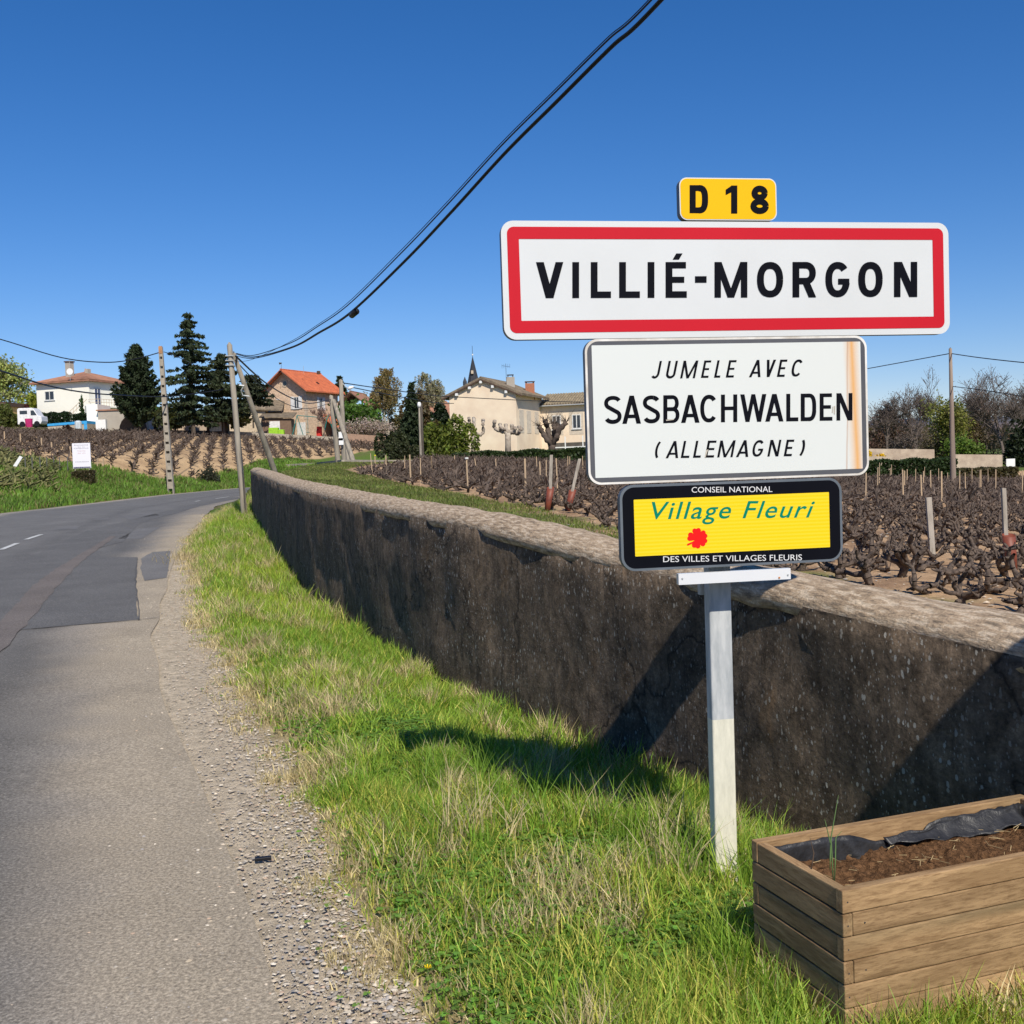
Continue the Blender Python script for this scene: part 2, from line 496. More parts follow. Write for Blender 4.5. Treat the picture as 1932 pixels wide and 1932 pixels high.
def sheet(name, poly, m, lift, kind='structure', label=None, col=None, jit=0.0):
    """a thin sheet lying on the road: polygon cut at the road's own rows"""
    bm = bmesh.new()
    P = []
    for i, (x0, y0) in enumerate(poly):
        x1, y1 = poly[(i + 1) % len(poly)]
        L = math.hypot(x1 - x0, y1 - y0); k = max(1, int(L / .25)) if jit else 1
        for j in range(k):
            t = j / k; P.append((x0 + (x1 - x0) * t + random.uniform(-jit, jit), y0 + (y1 - y0) * t + random.uniform(-jit, jit)))
    f = bm.faces.new([bm.verts.new((x, y, 0)) for x, y in P])
    if f.normal.z < 0 or f.calc_area() and (f.normal_update() or f.normal.z < 0): f.normal_flip()
    ys = [p[1] for p in P]
    for yy in ry:
        if min(ys) < yy < max(ys):
            bmesh.ops.bisect_plane(bm, geom=bm.verts[:] + bm.edges[:] + bm.faces[:], plane_co=(0, yy, 0), plane_no=(0, 1, 0))
    for v_ in bm.verts: v_.co.z = float(np.interp(v_.co.y, ry, zroad(ry))) + .012 + lift
    me = bpy.data.meshes.new(name); bm.to_mesh(me); bm.free()
    me.materials.append(m)
    if col is not None:
        at_ = me.color_attributes.new('Col', 'FLOAT_COLOR', 'POINT')
        at_.data.foreach_set('color', np.tile(np.array([*col, 1.0]), len(me.vertices)))
    o = bpy.data.objects.new(name, me); C.objects.link(o)
    return tag(o, label, kind=kind)

patches = [
    ([(-30, 1097), (30, 1062), (74, 1045), (120, 1021), (165, 1002), (255, 980), (330, 961), (420, 943), (449, 938), (452, 941), (380, 955), (330, 970), (262, 990), (232, 1024), (171, 1039), (193, 1041), (190, 1052), (259, 1053), (257, 1123), (261, 1172), (62, 1189), (-30, 1196)], (.120, .117, .113)),
    ([(222, 1018), (263, 998), (304, 995), (267, 1018)], (.14, .137, .135)),
    ([(267, 1054), (288, 1043), (322, 1041), (316, 1092), (271, 1098), (266, 1076)], (.16, .155, .15)),
    ([(228, 976), (286, 968), (302, 973), (243, 981)], (.14, .137, .135)),
    ([(100, 1001), (122, 994), (152, 993), (145, 1000)], (.14, .137, .135)),
    ([(172, 980), (205, 977), (207, 981), (180, 983)], (.14, .137, .135)),
]
for i, (pp, col) in enumerate(patches):
    sheet('asphalt_patch', [onr(u, v) for u, v in pp], M_asphalt, .004, label='darker asphalt repair patch on the road', col=col, jit=.012)
# brownish clay trail dragged along the lane
tr = [(-40, 1260, 30), (40, 1170, 34), (90, 1110, 30), (130, 1072, 20), (175, 1040, 11), (215, 1013, 6)]
lft = [onr(u - w_, v) for u, v, w_ in tr]; rgt = [onr(u + w_ * .6, v) for u, v, w_ in tr][::-1]
sheet('clay_trail', lft + rgt, M_asphalt, .008, label='reddish brown clay dragged along the lane', col=(.148, .128, .115), jit=.02)

M_seam = mat('bitumen_seam', (.075, .072, .07), (.11, .105, .10), 14, rough=.8)
for pth in ([(62, 1190), (150, 1182), (262, 1173), (300, 1168)], [(258, 1054), (256, 1090), (258, 1123), (262, 1172)]):
    P_ = [onr(*p) for p in pth]; Q_ = []
    for i in range(len(P_) - 1):
        for j in range(6):
            t = j / 6; Q_.append((P_[i][0] + (P_[i + 1][0] - P_[i][0]) * t + random.uniform(-.012, .012), P_[i][1] + (P_[i + 1][1] - P_[i][1]) * t + random.uniform(-.012, .012)))
    Q_.append(P_[-1]); w_ = .0035 if len(pth) < 4 or pth[0][1] > 1300 else .009
    up_ = []; dn_ = []
    for i, q_ in enumerate(Q_):
        a_, b_ = Q_[max(i - 1, 0)], Q_[min(i + 1, len(Q_) - 1)]; dx_, dy_ = b_[0] - a_[0], b_[1] - a_[1]; L_ = math.hypot(dx_, dy_) or 1; ww = w_ * random.uniform(.4, 1.3)
        up_.append((q_[0] - dy_ / L_ * ww, q_[1] + dx_ / L_ * ww)); dn_.append((q_[0] + dy_ / L_ * ww, q_[1] - dx_ / L_ * ww))
    V_ = [(x, y, float(np.interp(y, ry, zroad(ry))) + .012 + .0105) for x, y in up_ + dn_]; n_ = len(up_)
    tag(mk('asphalt_seam', V_, [[i, i + 1, n_ + i + 1, n_ + i] for i in range(n_ - 1)], M_seam), 'thin dark seam in the asphalt', kind='structure')
M_line = mat('road_paint', (.62, .62, .60), (.38, .38, .36), 12, rough=.7)
for u0, v0, u1, v1 in ((2, 1039, 33, 1026.5), (49, 1019.5, 78, 1010), (368, 947, 377, 945.5), (407, 941.5, 432, 938)):
    a0, b0 = onr(u0, v0), onr(u1, v1)
    d = Vector((b0[0] - a0[0], b0[1] - a0[1])).normalized(); nn = Vector((-d.y, d.x)) * .055
    sheet('centre_line_dash', [(a0[0] - nn.x, a0[1] - nn.y), (b0[0] - nn.x, b0[1] - nn.y), (b0[0] + nn.x, b0[1] + nn.y), (a0[0] + nn.x, a0[1] + nn.y)],
          M_line, .009, label='white dash of the road centre line')

# ------------------------------------------------------------------ the wall
def path_resample(pts, step):
    out = []
    for i in range(len(pts) - 1):
        a_, b_ = np.array(pts[i]), np.array(pts[i + 1]); L = np.linalg.norm((b_ - a_)[:2]); k = max(1, int(L / step))
        for j in range(k): out.append(a_ + (b_ - a_) * j / k)
    out.append(np.array(pts[-1])); return np.array(out)
def smooth_path(P, it=8):
    P = P.copy()
    for _ in range(it): P[1:-1] = .25 * P[:-2] + .5 * P[1:-1] + .25 * P[2:]
    return P
WP = smooth_path(path_resample([(5.4, -3.6, .6), (4.1, -1.1, .62)] + wall_pts, .12), 10)
tg = np.gradient(WP[:, :2], axis=0); tg /= np.linalg.norm(tg, axis=1)[:, None]
NR = np.stack([tg[:, 1], -tg[:, 0]], 1)      # towards the field
sL = np.concatenate([[0], np.cumsum(np.linalg.norm(np.diff(WP[:, :2], axis=0), axis=1))])

m, n, l, b = newmat('stained_render')
v = pos(n, l, uv=True)
def mpx(scale):
    mp = n.new('ShaderNodeMapping'); l.new(v, mp.inputs[0]); mp.inputs['Scale'].default_value = scale; return mp.outputs[0]
big = noise(n, l, mpx((1, .35, 1)), 2.2, 6, .65)
strk = noise(n, l, mpx((7, .5, 1)), 2.5, 5, .6)
fine = noise(n, l, mpx((1, 1, 1)), 55, 6, .75)
c = mix(n, l, ramp(n, l, big, [(.35, 0), (.65, 1)]), (.088, .068, .049), (.178, .128, .086))
c = mix(n, l, ramp(n, l, strk, [(.42, 0), (.66, .45)]), c, (.045, .036, .029))
c = mix(n, l, ramp(n, l, noise(n, l, mpx((2, 1, 1)), 1.7, 3), [(.62, 0), (.74, .5)]), c, (.20, .12, .06))
c = mix(n, l, 1.0, c, ramp(n, l, fine, [(.3, .55), (.7, 1.5)]), 'MULTIPLY')
mot = noise(n, l, mpx((1, .8, 1)), 9, 8, .75)
c = mix(n, l, 1.0, c, ramp(n, l, mot, [(.36, .42), (.5, .95), (.64, 1.55)]), 'MULTIPLY')
ck = n.new('ShaderNodeTexVoronoi'); ck.feature = 'DISTANCE_TO_EDGE'; ck.inputs['Scale'].default_value = .85
ws = n.new('ShaderNodeVectorMath'); ws.operation = 'MULTIPLY_ADD'; nzc = n.new('ShaderNodeTexNoise'); nzc.inputs['Scale'].default_value = 4; nzc.inputs['Detail'].default_value = 6; l.new(mpx((1, 1, 1)), nzc.inputs['Vector'])
l.new(nzc.outputs['Color'], ws.inputs[0]); ws.inputs[1].default_value = (.35, .35, 0); l.new(mpx((1, .8, 1)), ws.inputs[2]); l.new(ws.outputs[0], ck.inputs['Vector'])
crk = ramp(n, l, ck.outputs['Distance'], [(.0, .85), (.010, 0)])
c = mix(n, l, crk, c, (.012, .010, .009))
# lichen spots of two sizes
def spots(scale, thr, amt):
    vo = n.new('ShaderNodeTexVoronoi'); vo.inputs['Scale'].default_value = scale; l.new(mpx((1.25, .7, 1)), vo.inputs['Vector'])
    ed = n.new('ShaderNodeMath'); ed.operation = 'ADD'; l.new(vo.outputs['Distance'], ed.inputs[0])
    nz = n.new('ShaderNodeMath'); nz.operation = 'MULTIPLY'; nz.inputs[1].default_value = .35; l.new(noise(n, l, mpx((1, 1, 1)), scale * 3, 3), nz.inputs[0]); l.new(nz.outputs[0], ed.inputs[1])
    sh = ramp(n, l, ed.outputs[0], [(thr, 1), (thr + .05, 0)])
    pick = ramp(n, l, vo.outputs['Color'], [(.36, 0), (.42, 1)])
    mm = mix(n, l, 1.0, sh, pick, 'MULTIPLY'); ms = mix(n, l, 1.0, mm, (amt, amt, amt), 'MULTIPLY')
    return ms
zone = ramp(n, l, noise(n, l, mpx((.6, .8, 1)), 1.6, 3), [(.38, .25), (.58, 1)])
c = mix(n, l, mix(n, l, 1.0, spots(24, .34, .8), zone, 'MULTIPLY'), c, (.46, .44, .39))
c = mix(n, l, mix(n, l, 1.0, spots(55, .36, .75), zone, 'MULTIPLY'), c, (.38, .36, .32))
# white lime drips
dr = noise(n, l, mpx((7, .45, 1)), 3.0, 5, .6)
c = mix(n, l, ramp(n, l, dr, [(.68, 0), (.74, .3)]), c, (.36, .35, .32))
l.new(c, b.inputs['Base Color']); b.inputs['Roughness'].default_value = .9; b.inputs['Specular IOR Level'].default_value = .2
bb = bump(n, l, fine, .55, .012, b)
bb = bump(n, l, mot, .8, .03, b, bb)
bump(n, l, big, .4, .03, b, bb)
M_wall = m

m, n, l, b = newmat('coping_stone')
v = pos(n, l, uv=True)
def mp2(scale, rot=0):
    mp = n.new('ShaderNodeMapping'); l.new(v, mp.inputs[0]); mp.inputs['Scale'].default_value = scale; mp.inputs['Rotation'].default_value = (0, 0, rot); return mp.outputs[0]
f1 = noise(n, l, mp2((1, 1, 1)), 3, 6); f2 = noise(n, l, mp2((.8, 3.4, 1), .75), 13, 5, .6); f3 = noise(n, l, mp2((1, 1, 1)), 70, 4, .7)
c = mix(n, l, ramp(n, l, f1, [(.35, 0), (.65, 1)]), (.43, .325, .225), (.31, .23, .155))
c = mix(n, l, ramp(n, l, f2, [(.50, 0), (.58, .8)]), c, (.56, .46, .345))
c = mix(n, l, ramp(n, l, f2, [(.36, .85), (.44, 0)]), c, (.17, .135, .10))
c = mix(n, l, 1.0, c, ramp(n, l, f3, [(.3, .7), (.7, 1.3)]), 'MULTIPLY')
l.new(c, b.inputs['Base Color']); b.inputs['Roughness'].default_value = .95; b.inputs['Specular IOR Level'].default_value = .15
bb = bump(n, l, f3, .6, .01, b); bump(n, l, f2, .6, .02, b, bb)
M_cope = m

wr = empty('roadside_wall', (WP[40][0], WP[40][1], 0), 'long curving dark stained roadside wall with a rounded pale stone top', 'wall')
def sweep(profile, name, m, nse=0.0, skip=None):
    """profile: list of (offset towards field, z relative to top or absolute key)"""
    n_, k = len(WP), len(profile)
    V, UV = [], []
    for i in range(n_):
        p = WP[i]; hh = p[2]
        acc = 0; last = None
        for j, (o_, zr_, rel) in enumerate(profile):
            z_ = hh + zr_ if rel else float(zroad(p[1])) + zr_
            jn = nse * (vnoise(sL[i] * 4, j * 3.1, 1, 40) - .5) * 2
            pt = (p[0] + NR[i, 0] * (o_ + jn * .6), p[1] + NR[i, 1] * (o_ + jn * .6), z_ + (jn if rel else 0))
            if last is not None: acc += math.dist(last, pt)
            last = pt
            V.append(pt); UV.append((sL[i], acc))
    idx = np.arange(n_ * k).reshape(n_, k)
    q = np.stack([idx[:-1, :-1], idx[:-1, 1:], idx[1:, 1:], idx[1:, :-1]], -1).reshape(-1, 4)
    capf = [list(idx[-1, :])]
    return mk(name, V, [list(map(int, f)) for f in q] + [list(map(int, capf[0]))], m, wr, uvs=np.array(UV), smooth=(name != 'wall_face'))
rows = 14
face_prof = [(.03, -.25, False)] + [(.0 + .03 * (1 - t) * 0, -(1 - t) * 1.0, True) for t in np.linspace(0, 1, rows)]
# face: from below the ground up to the top edge, in steps of the wall's own height
n_ = len(WP); V, UV = [], []
for i in range(n_):
    p = WP[i]; zb = float(zroad(p[1])) - .45
    for j in range(rows):
        t = j / (rows - 1); z_ = zb + (p[2] - .005 - zb) * t
        jn = .022 * (vnoise(sL[i] * 2.2, z_ * 3.0, 1, 41) - .5) * 2 + .008 * (vnoise(sL[i] * 9, z_ * 9.0, 1, 42) - .5) * 2
        V.append((p[0] + NR[i, 0] * (.02 + jn), p[1] + NR[i, 1] * (.02 + jn), z_)); UV.append((sL[i], z_))
    for o_ in (.34,):
        V.append((p[0] + NR[i, 0] * o_, p[1] + NR[i, 1] * o_, p[2] - .005)); UV.append((sL[i], p[2] + .3))
        V.append((p[0] + NR[i, 0] * o_, p[1] + NR[i, 1] * o_, zb)); UV.append((sL[i], p[2] + 1.3))
k = rows + 2
idx = np.arange(n_ * k).reshape(n_, k)
q = np.stack([idx[:-1, :-1], idx[1:, :-1], idx[1:, 1:], idx[:-1, 1:]], -1).reshape(-1, 4)
mk('wall_face', V, [list(map(int, f)) for f in q] + [list(map(int, idx[-1, :]))], M_wall, wr, uvs=np.array(UV), smooth=True)
cp = [(.022, -.05), (.016, -.008), (.024, .024), (.055, .055), (.11, .080), (.18, .094), (.25, .086), (.31, .055), (.35, .0), (.35, -.045)]
V, UV = [], []
for i in range(n_):
    p = WP[i]; acc = 0; last = None
    for j, (o_, z_) in enumerate(cp):
        s_ = sL[i]
        jn = .007 * (vnoise(s_ * 2, j * .8, 1, 43) - .5) * 1.2 + .010 * (vnoise(s_ * 13, j * 2.0, 1, 44) - .5) * 2
        pt = (p[0] + NR[i, 0] * (o_ + jn * (1 if j < 3 else 0)), p[1] + NR[i, 1] * (o_ + jn * (1 if j < 3 else 0)), p[2] + z_ + jn)
        if last is not None: acc += math.dist(last, pt)
        last = pt; V.append(pt); UV.append((s_, acc))
k = len(cp); idx = np.arange(n_ * k).reshape(n_, k)
q = np.stack([idx[:-1, :], idx[1:, :], np.roll(idx[1:, :], -1, 1), np.roll(idx[:-1, :], -1, 1)], -1).reshape(-1, 4)
mk('coping', V, [list(map(int, f)) for f in q] + [list(map(int, idx[-1, :]))], M_cope, wr, uvs=np.array(UV), smooth=True)

# ------------------------------------------------------------------ village signs
SD = Vector((math.cos(R(9.6)), math.sin(R(9.6)), 0)); SN = Vector((math.sin(R(9.6)), -math.cos(R(9.6)), 0))
SP = at(1380, 640, 3.62)
def sp(u, v):
    d = F0 * FPX + RTV * (u - HALF) + UPV * (HALF - v)
    o = Vector((0, 0, EYE)); t = (SP - o).dot(SN) / d.dot(SN); p = o + d * t
    return ((p - SP).dot(SD), p.z)
def sw(s_, z_, off=0.0):
    p = SP + SD * s_ + SN * off; return Vector((p.x, p.y, z_))
def rrect(s0, s1, z0, z1, r, k=8):
    pts = []
    for cx, cz, a0 in ((s1 - r, z1 - r, 0), (s0 + r, z1 - r, 90), (s0 + r, z0 + r, 180), (s1 - r, z0 + r, 270)):
        for i in range(k + 1):
            a_ = R(a0 + 90 * i / k); pts.append((cx + r * math.cos(a_), cz + r * math.sin(a_)))
    return pts
def srect(c4):
    """four frame corners (tl, tr, br, bl) -> rectangle on the sign plane"""
    p = [sp(*c_) for c_ in c4]
    return ((p[0][0] + p[3][0]) / 2, (p[1][0] + p[2][0]) / 2, (p[2][1] + p[3][1]) / 2, (p[0][1] + p[1][1]) / 2)
def zm(x, y): return (926.3 + x / 2.147, 317.6 + y / 2.147)     # first enlargement
def z2(x, y): return ((1660 + x / 2.3) / 1.51139, (960 + y / 2.3) / 1.51139)
def z3(x, y): return ((1740 + x / 2.76) / 1.51139, (1360 + y / 2.76) / 1.51139)
def plate(name, rect, r, off0, off1, m, parent):
    pts = rrect(*rect, r); b_ = MB()
    b_.prism([sw(s_, z_, off1) for s_, z_ in pts][::-1], [sw(s_, z_, off0) for s_, z_ in pts][::-1])
    return b_.build(name, m, parent)
def grow_r(rect, g_): return (rect[0] - g_, rect[1] + g_, rect[2] - g_, rect[3] + g_)
def ring(name, ro, r_o, ri, r_i, off, m, parent):
    a_ = rrect(*ro, r_o); c_ = rrect(*ri, r_i); n_ = len(a_)
    vs = [sw(s_, z_, off) for s_, z_ in a_] + [sw(s_, z_, off) for s_, z_ in c_] + [sw(s_, z_, off - .0006) for s_, z_ in a_]
    fs = [[i, (i + 1) % n_, n_ + (i + 1) % n_, n_ + i] for i in range(n_)] + [[2 * n_ + i, 2 * n_ + (i + 1) % n_, (i + 1) % n_, i] for i in range(n_)]
    return mk(name, vs, fs, m, parent)

def signmat(name, c, c2=None, rough=.35):
    return mat(name, c, c2 or tuple(x * .95 for x in c), 2.5, rough=.5, spec=.10)
M_sw = mat('sign_white', (.61, .63, .635), (.56, .575, .57), 1.6, rough=.5, spec=.10, lo=.4, hi=.8); M_sr = signmat('sign_red', (.52, .014, .026)); M_sb = mat('sign_black', (.0045, .005, .008), (.006, .0065, .010), 3, rough=.55, spec=.04)
M_sy = signmat('sign_yellow', (.80, .45, .006)); M_edge = mat('folded_edge', (.16, .17, .19), (.1, .11, .12), 9, rough=.5)
M_lite = mat('plate_rim', (.74, .72, .68), (.5, .46, .4), 12, rough=.5)
M_fr = mat('slate_border', (.075, .078, .09), (.095, .098, .11), 6, rough=.5); M_rim = mat('grey_rim', (.13, .15, .175), (.10, .12, .14), 8, rough=.5)
M_green = signmat('print_green', (.0, .20, .115), rough=.5); M_prred = signmat('print_red', (.80, .012, .012)); M_prw = signmat('print_white', (.68, .68, .68), rough=.5)
m, n, l, b = newmat('reflective_yellow')
v = pos(n, l); wv = n.new('ShaderNodeTexWave'); wv.wave_type = 'BANDS'; wv.bands_direction = 'Z'; wv.inputs['Scale'].default_value = 26; wv.inputs['Distortion'].default_value = .4
l.new(v, wv.inputs['Vector'])
c = mix(n, l, wv.outputs['Fac'], (.80, .55, .006), (.80, .60, .03)); l.new(c, b.inputs['Base Color']); b.inputs['Roughness'].default_value = .5; b.inputs['Specular IOR Level'].default_value = .12
M_ry = m

# --- road-sign lettering drawn with strokes
def glyph(ch, x0, x1, y0, y1, t):
    """polygons (y up from y0 = baseline to y1 = cap line) for one letter"""
    W, H = x1 - x0, y1 - y0
    P = []
    def rect(a0, a1, b0, b1): P.append([(x0 + a0, y0 + b0), (x0 + a1, y0 + b0), (x0 + a1, y0 + b1), (x0 + a0, y0 + b1)])
    def diag(ax, ay, bx, by, w_=None):
        w_ = (w_ or t * 1.08) / 2
        P.append([(x0 + ax - w_, y0 + ay), (x0 + ax + w_, y0 + ay), (x0 + bx + w_, y0 + by), (x0 + bx - w_, y0 + by)])
    def rib(pts, w_=None):
        w_ = (w_ or t) / 2
        for i in range(len(pts) - 1):
            def nrm(k):
                a_, b_ = pts[max(k - 1, 0)], pts[min(k + 1, len(pts) - 1)]; d = (b_[0] - a_[0], b_[1] - a_[1]); L = math.hypot(*d) or 1; return (-d[1] / L * w_, d[0] / L * w_)
            n0, n1 = nrm(i), nrm(i + 1); p, q_ = pts[i], pts[i + 1]
            P.append([(x0 + p[0] - n0[0], y0 + p[1] - n0[1]), (x0 + q_[0] - n1[0], y0 + q_[1] - n1[1]), (x0 + q_[0] + n1[0], y0 + q_[1] + n1[1]), (x0 + p[0] + n0[0], y0 + p[1] + n0[1])])
    def ell(cx, cy, rx, ry_, a0, a1, k=14, pw=1.0):
        return [(cx + rx * math.copysign(abs(math.cos(R(a0 + (a1 - a0) * i / k))) ** pw, math.cos(R(a0 + (a1 - a0) * i / k))),
                 cy + ry_ * math.copysign(abs(math.sin(R(a0 + (a1 - a0) * i / k))) ** pw, math.sin(R(a0 + (a1 - a0) * i / k)))) for i in range(k + 1)]
    h = t / 2
    if ch == 'I': rect((W - t) / 2, (W + t) / 2, 0, H)
    elif ch == 'L': rect(0, t, 0, H); rect(t, W, 0, t * .95)
    elif ch in 'EÉF':
        rect(0, t, 0, H); rect(t, W * .96, H - t * .93, H); rect(t, W * .88, H * .5 - t * .42, H * .5 + t * .46)
        if ch != 'F': rect(t, W, 0, t * .95)
        if ch == 'É': P.append([(x0 + W * .33, y0 + H * 1.07), (x0 + W * .63, y0 + H * 1.07), (x0 + W * .80, y0 + H * 1.24), (x0 + W * .50, y0 + H * 1.24)])
    elif ch == 'V': diag(h * 1.08, H, W / 2, 0, t * 1.15); diag(W - h * 1.08, H, W / 2, 0, t * 1.15)
    elif ch == 'A': diag(h * 1.05, 0, W / 2, H, t * 1.1); diag(W - h * 1.05, 0, W / 2, H, t * 1.1); rect(W * .24, W * .76, H * .20, H * .20 + t * .85)
    elif ch == 'W':
        q_ = W * .28; diag(h, H, q_, 0, t * 1.05); diag(W / 2, H, q_, 0, t * .95); diag(W / 2, H, W - q_, 0, t * .95); diag(W - h, H, W - q_, 0, t * 1.05)
    elif ch == 'M': rect(0, t * .95, 0, H); rect(W - t * .95, W, 0, H); diag(t * .55, H, W / 2, 0, t * .98); diag(W - t * .55, H, W / 2, 0, t * .98)
    elif ch == 'N': rect(0, t * .95, 0, H); rect(W - t * .95, W, 0, H); diag(t * .6, H, W - t * .6, 0, t * 1.15)
    elif ch == 'H': rect(0, t, 0, H); rect(W - t, W, 0, H); rect(t, W - t, H / 2 - h * .9, H / 2 + h * .9)
    elif ch == 'O': rib(ell(W / 2, H / 2, W / 2 - h, H / 2 - h, 0, 360, 32, .86))
    elif ch == 'C': rib(ell(W / 2, H / 2, W / 2 - h, H / 2 - h, 42, 318, 28, .88))
    elif ch == 'G': rib(ell(W / 2, H / 2, W / 2 - h, H / 2 - h, 42, 350, 30, .88)); rect(W * .52, W - h * .15, H * .36, H * .36 + t * .85)
    elif ch == 'D': rect(0, t, 0, H); rect(t, W * .52, H - t * .95, H); rect(t, W * .52, 0, t * .95); rib([(W * .5, h * .95)] + ell(W * .5, H / 2, W * .5 - h, H / 2 - h * .95, -90, 90, 18, .72) + [(W * .5, H - h * .95)])
    elif ch in 'RB':
        top = H * .5 if ch == 'B' else H * .46; r_ = (H - top) / 2
        rect(0, t, 0, H); rect(t, W * .56, H - t * .95, H); rect(t, W * .56, top - h * .95, top + h * .95)
        rib([(W * .5, top)] + ell(W * .55, (H + top - h * .95) / 2, W * .45 - h * (1.35 if ch == 'B' else 1), (H - h * .95 - top) / 2, -90, 90, 14, .9) + [(W * .5, H - h * .95)], t * .95)
        if ch == 'R': diag(W * .55, top, W - h * 1.05, 0, t * 1.08)
        else: rect(t, W * .58, 0, t * .93); rib([(W * .5, h * .93)] + ell(W * .56, (top + h * .93) / 2, W * .44 - h, (top - h * .93) / 2, -90, 90, 14, .9) + [(W * .5, top)], t * .95)
    elif ch == 'S':
        a_ = ell(W / 2, H * .74, W / 2 - h, H * .26 - h, 25, 225, 16, .92); c_ = ell(W / 2, H * .265, W / 2 - h, H * .265 - h, 45, -155, 16, .92)
        rib(a_ + c_)
    elif ch == 'U': rect(0, t, W / 2, H); rect(W - t, W, W / 2, H); rib([(h, W / 2)] + ell(W / 2, W / 2, W / 2 - h, W / 2 - h, 180, 360, 16) + [(W - h, W / 2)])
    elif ch == 'J': rect(W - t, W, H * .3, H); rib([(W - h, H * .32)] + ell(W * .42, H * .3, W * .58 - h, H * .3 - h, 0, -140, 14))
    elif ch == '-': rect(0, W, H * .42, H * .42 + t * .95)
    elif ch == '1': rect(W - t, W, 0, H); P.append([(x0 + W - t, y0 + H * .985), (x0 + W - t, y0 + H * .76), (x0, y0 + H * .66), (x0, y0 + H * .85)])
    elif ch == '8': rib(ell(W / 2, H * .74, W * .44 - h, H * .26 - h * .9, 0, 360, 24)); rib(ell(W / 2, H * .27, W / 2 - h, H * .27 - h * .9, 0, 360, 24))
    elif ch == '(': rib(ell(W * 1.6, H * .5, W * 1.6 - h, H * .62, 132, 228, 12))
    elif ch == ')': rib(ell(-W * .6, H * .5, W * 1.6 - h, H * .62, 48, -48, 12))
    return P

def lettering(name, items, zfun, yb, yt, t, m, parent, off=.0012, shear=0.0):
    """items: (char, x0, x1) in enlargement pixels; yb/yt: ((xa, ya), (xb, yb)) base and cap lines"""
    def lin(p, x): return p[0][1] + (p[1][1] - p[0][1]) * (x - p[0][0]) / (p[1][0] - p[0][0])
    hold = bpy.data.objects.new(name, None); C.objects.link(hold); hold.parent = parent
    k = 0
    for ch, x0, x1 in items:
        V, Fs = [], []
        xm = (x0 + x1) / 2; H = lin(yb, xm) - lin(yt, xm)
        for poly in glyph(ch, x0, x1, 0, H, t):
            px = [(x + shear * y, lin(yb, x) - y) for x, y in poly]
            pl = [sp(*zfun(*p)) for p in px]
            ar = sum(pl[i][0] * pl[(i + 1) % 4][1] - pl[(i + 1) % 4][0] * pl[i][1] for i in range(4))
            if ar < 0: pl = pl[::-1]
            o_ = off + .00003 * (k % 40)
            Fs.append([len(V) + i for i in range(4)]); V += [sw(s_, z_, o_) for s_, z_ in pl]; k += 1
        mk('letter', V, Fs, m, hold)
    return hold

_cu = bpy.data.curves.new('cap_probe', 'FONT'); _cu.body = 'H'; _ob = bpy.data.objects.new('cap_probe', _cu); C.objects.link(_ob)
_me = bpy.data.meshes.new_from_object(_ob.evaluated_get(bpy.context.evaluated_depsgraph_get())); CAPH = max(v_.co.y for v_ in _me.vertices); bpy.data.objects.remove(_ob); print('CAPH', CAPH)
def fonttext(name, txt, c4, zfun, m, parent, off=.0012, shear=0.0, spacing=1.0, bold=0.0):
    """built-in font text fitted into four frame points (bl, br, tr, tl)"""
    cu = bpy.data.curves.new(name, 'FONT'); cu.body = txt; cu.size = 1; cu.space_character = spacing; cu.shear = shear; cu.offset = bold
    cu.resolution_u = 4
    ob = bpy.data.objects.new(name, cu); C.objects.link(ob)
    dg = bpy.context.evaluated_depsgraph_get(); me = bpy.data.meshes.new_from_object(ob.evaluated_get(dg))
    vs = np.array([v_.co[:] for v_ in me.vertices]); fs = [list(p.vertices) for p in me.polygons]
    bpy.data.objects.remove(ob)
    x0, x1 = vs[:, 0].min(), vs[:, 0].max(); cap = CAPH
    q4 = [sp(*zfun(*p)) for p in c4]
    out = []
    for x, y, _ in vs:
        a_ = (x - x0) / (x1 - x0); b_ = y / cap
        bl, br, tr_, tl = q4
        s_ = (bl[0] * (1 - a_) + br[0] * a_) * (1 - b_) + (tl[0] * (1 - a_) + tr_[0] * a_) * b_
        z_ = (bl[1] * (1 - a_) + br[1] * a_) * (1 - b_) + (tl[1] * (1 - a_) + tr_[1] * a_) * b_
        out.append(sw(s_, z_, off))
    if name != 'title': return mk(name, out, fs, m, parent)
    par = list(range(len(vs)))
    def find(i):
        while par[i] != i: par[i] = par[par[i]]; i = par[i]
        return i
    for f in fs:
        for i in f[1:]: par[find(f[0])] = find(i)
    isl = {}
    for f in fs: isl.setdefault(find(f[0]), []).append(f)
    items = []
    for fl in isl.values():
        ii = {i for f in fl for i in f}; ux = [vs[i, 0] - shear * vs[i, 1] * .9 for i in ii]; items.append((min(ux), max(ux), fl))
    items.sort(key=lambda t: t[0]); grp = []
    for it in items:
        if grp and it[0] < grp[-1][1] - .02: grp[-1] = (grp[-1][0], max(grp[-1][1], it[1]), grp[-1][2] + it[2])
        else: grp.append(it)
    hold = bpy.data.objects.new(name, None); C.objects.link(hold); hold.parent = parent
    for a_, b_, fl in grp:
        ii = sorted({i for f in fl for i in f}); mp_i = {k_: j for j, k_ in enumerate(ii)}
        mk('letter', [out[i] for i in ii], [[mp_i[i] for i in f] for f in fl], m, hold)
    return hold

px = 3.62 / FPX
post_x, post_y = None, None
pc = sw(sp(1381.5, 1200)[0], 0, -.055)
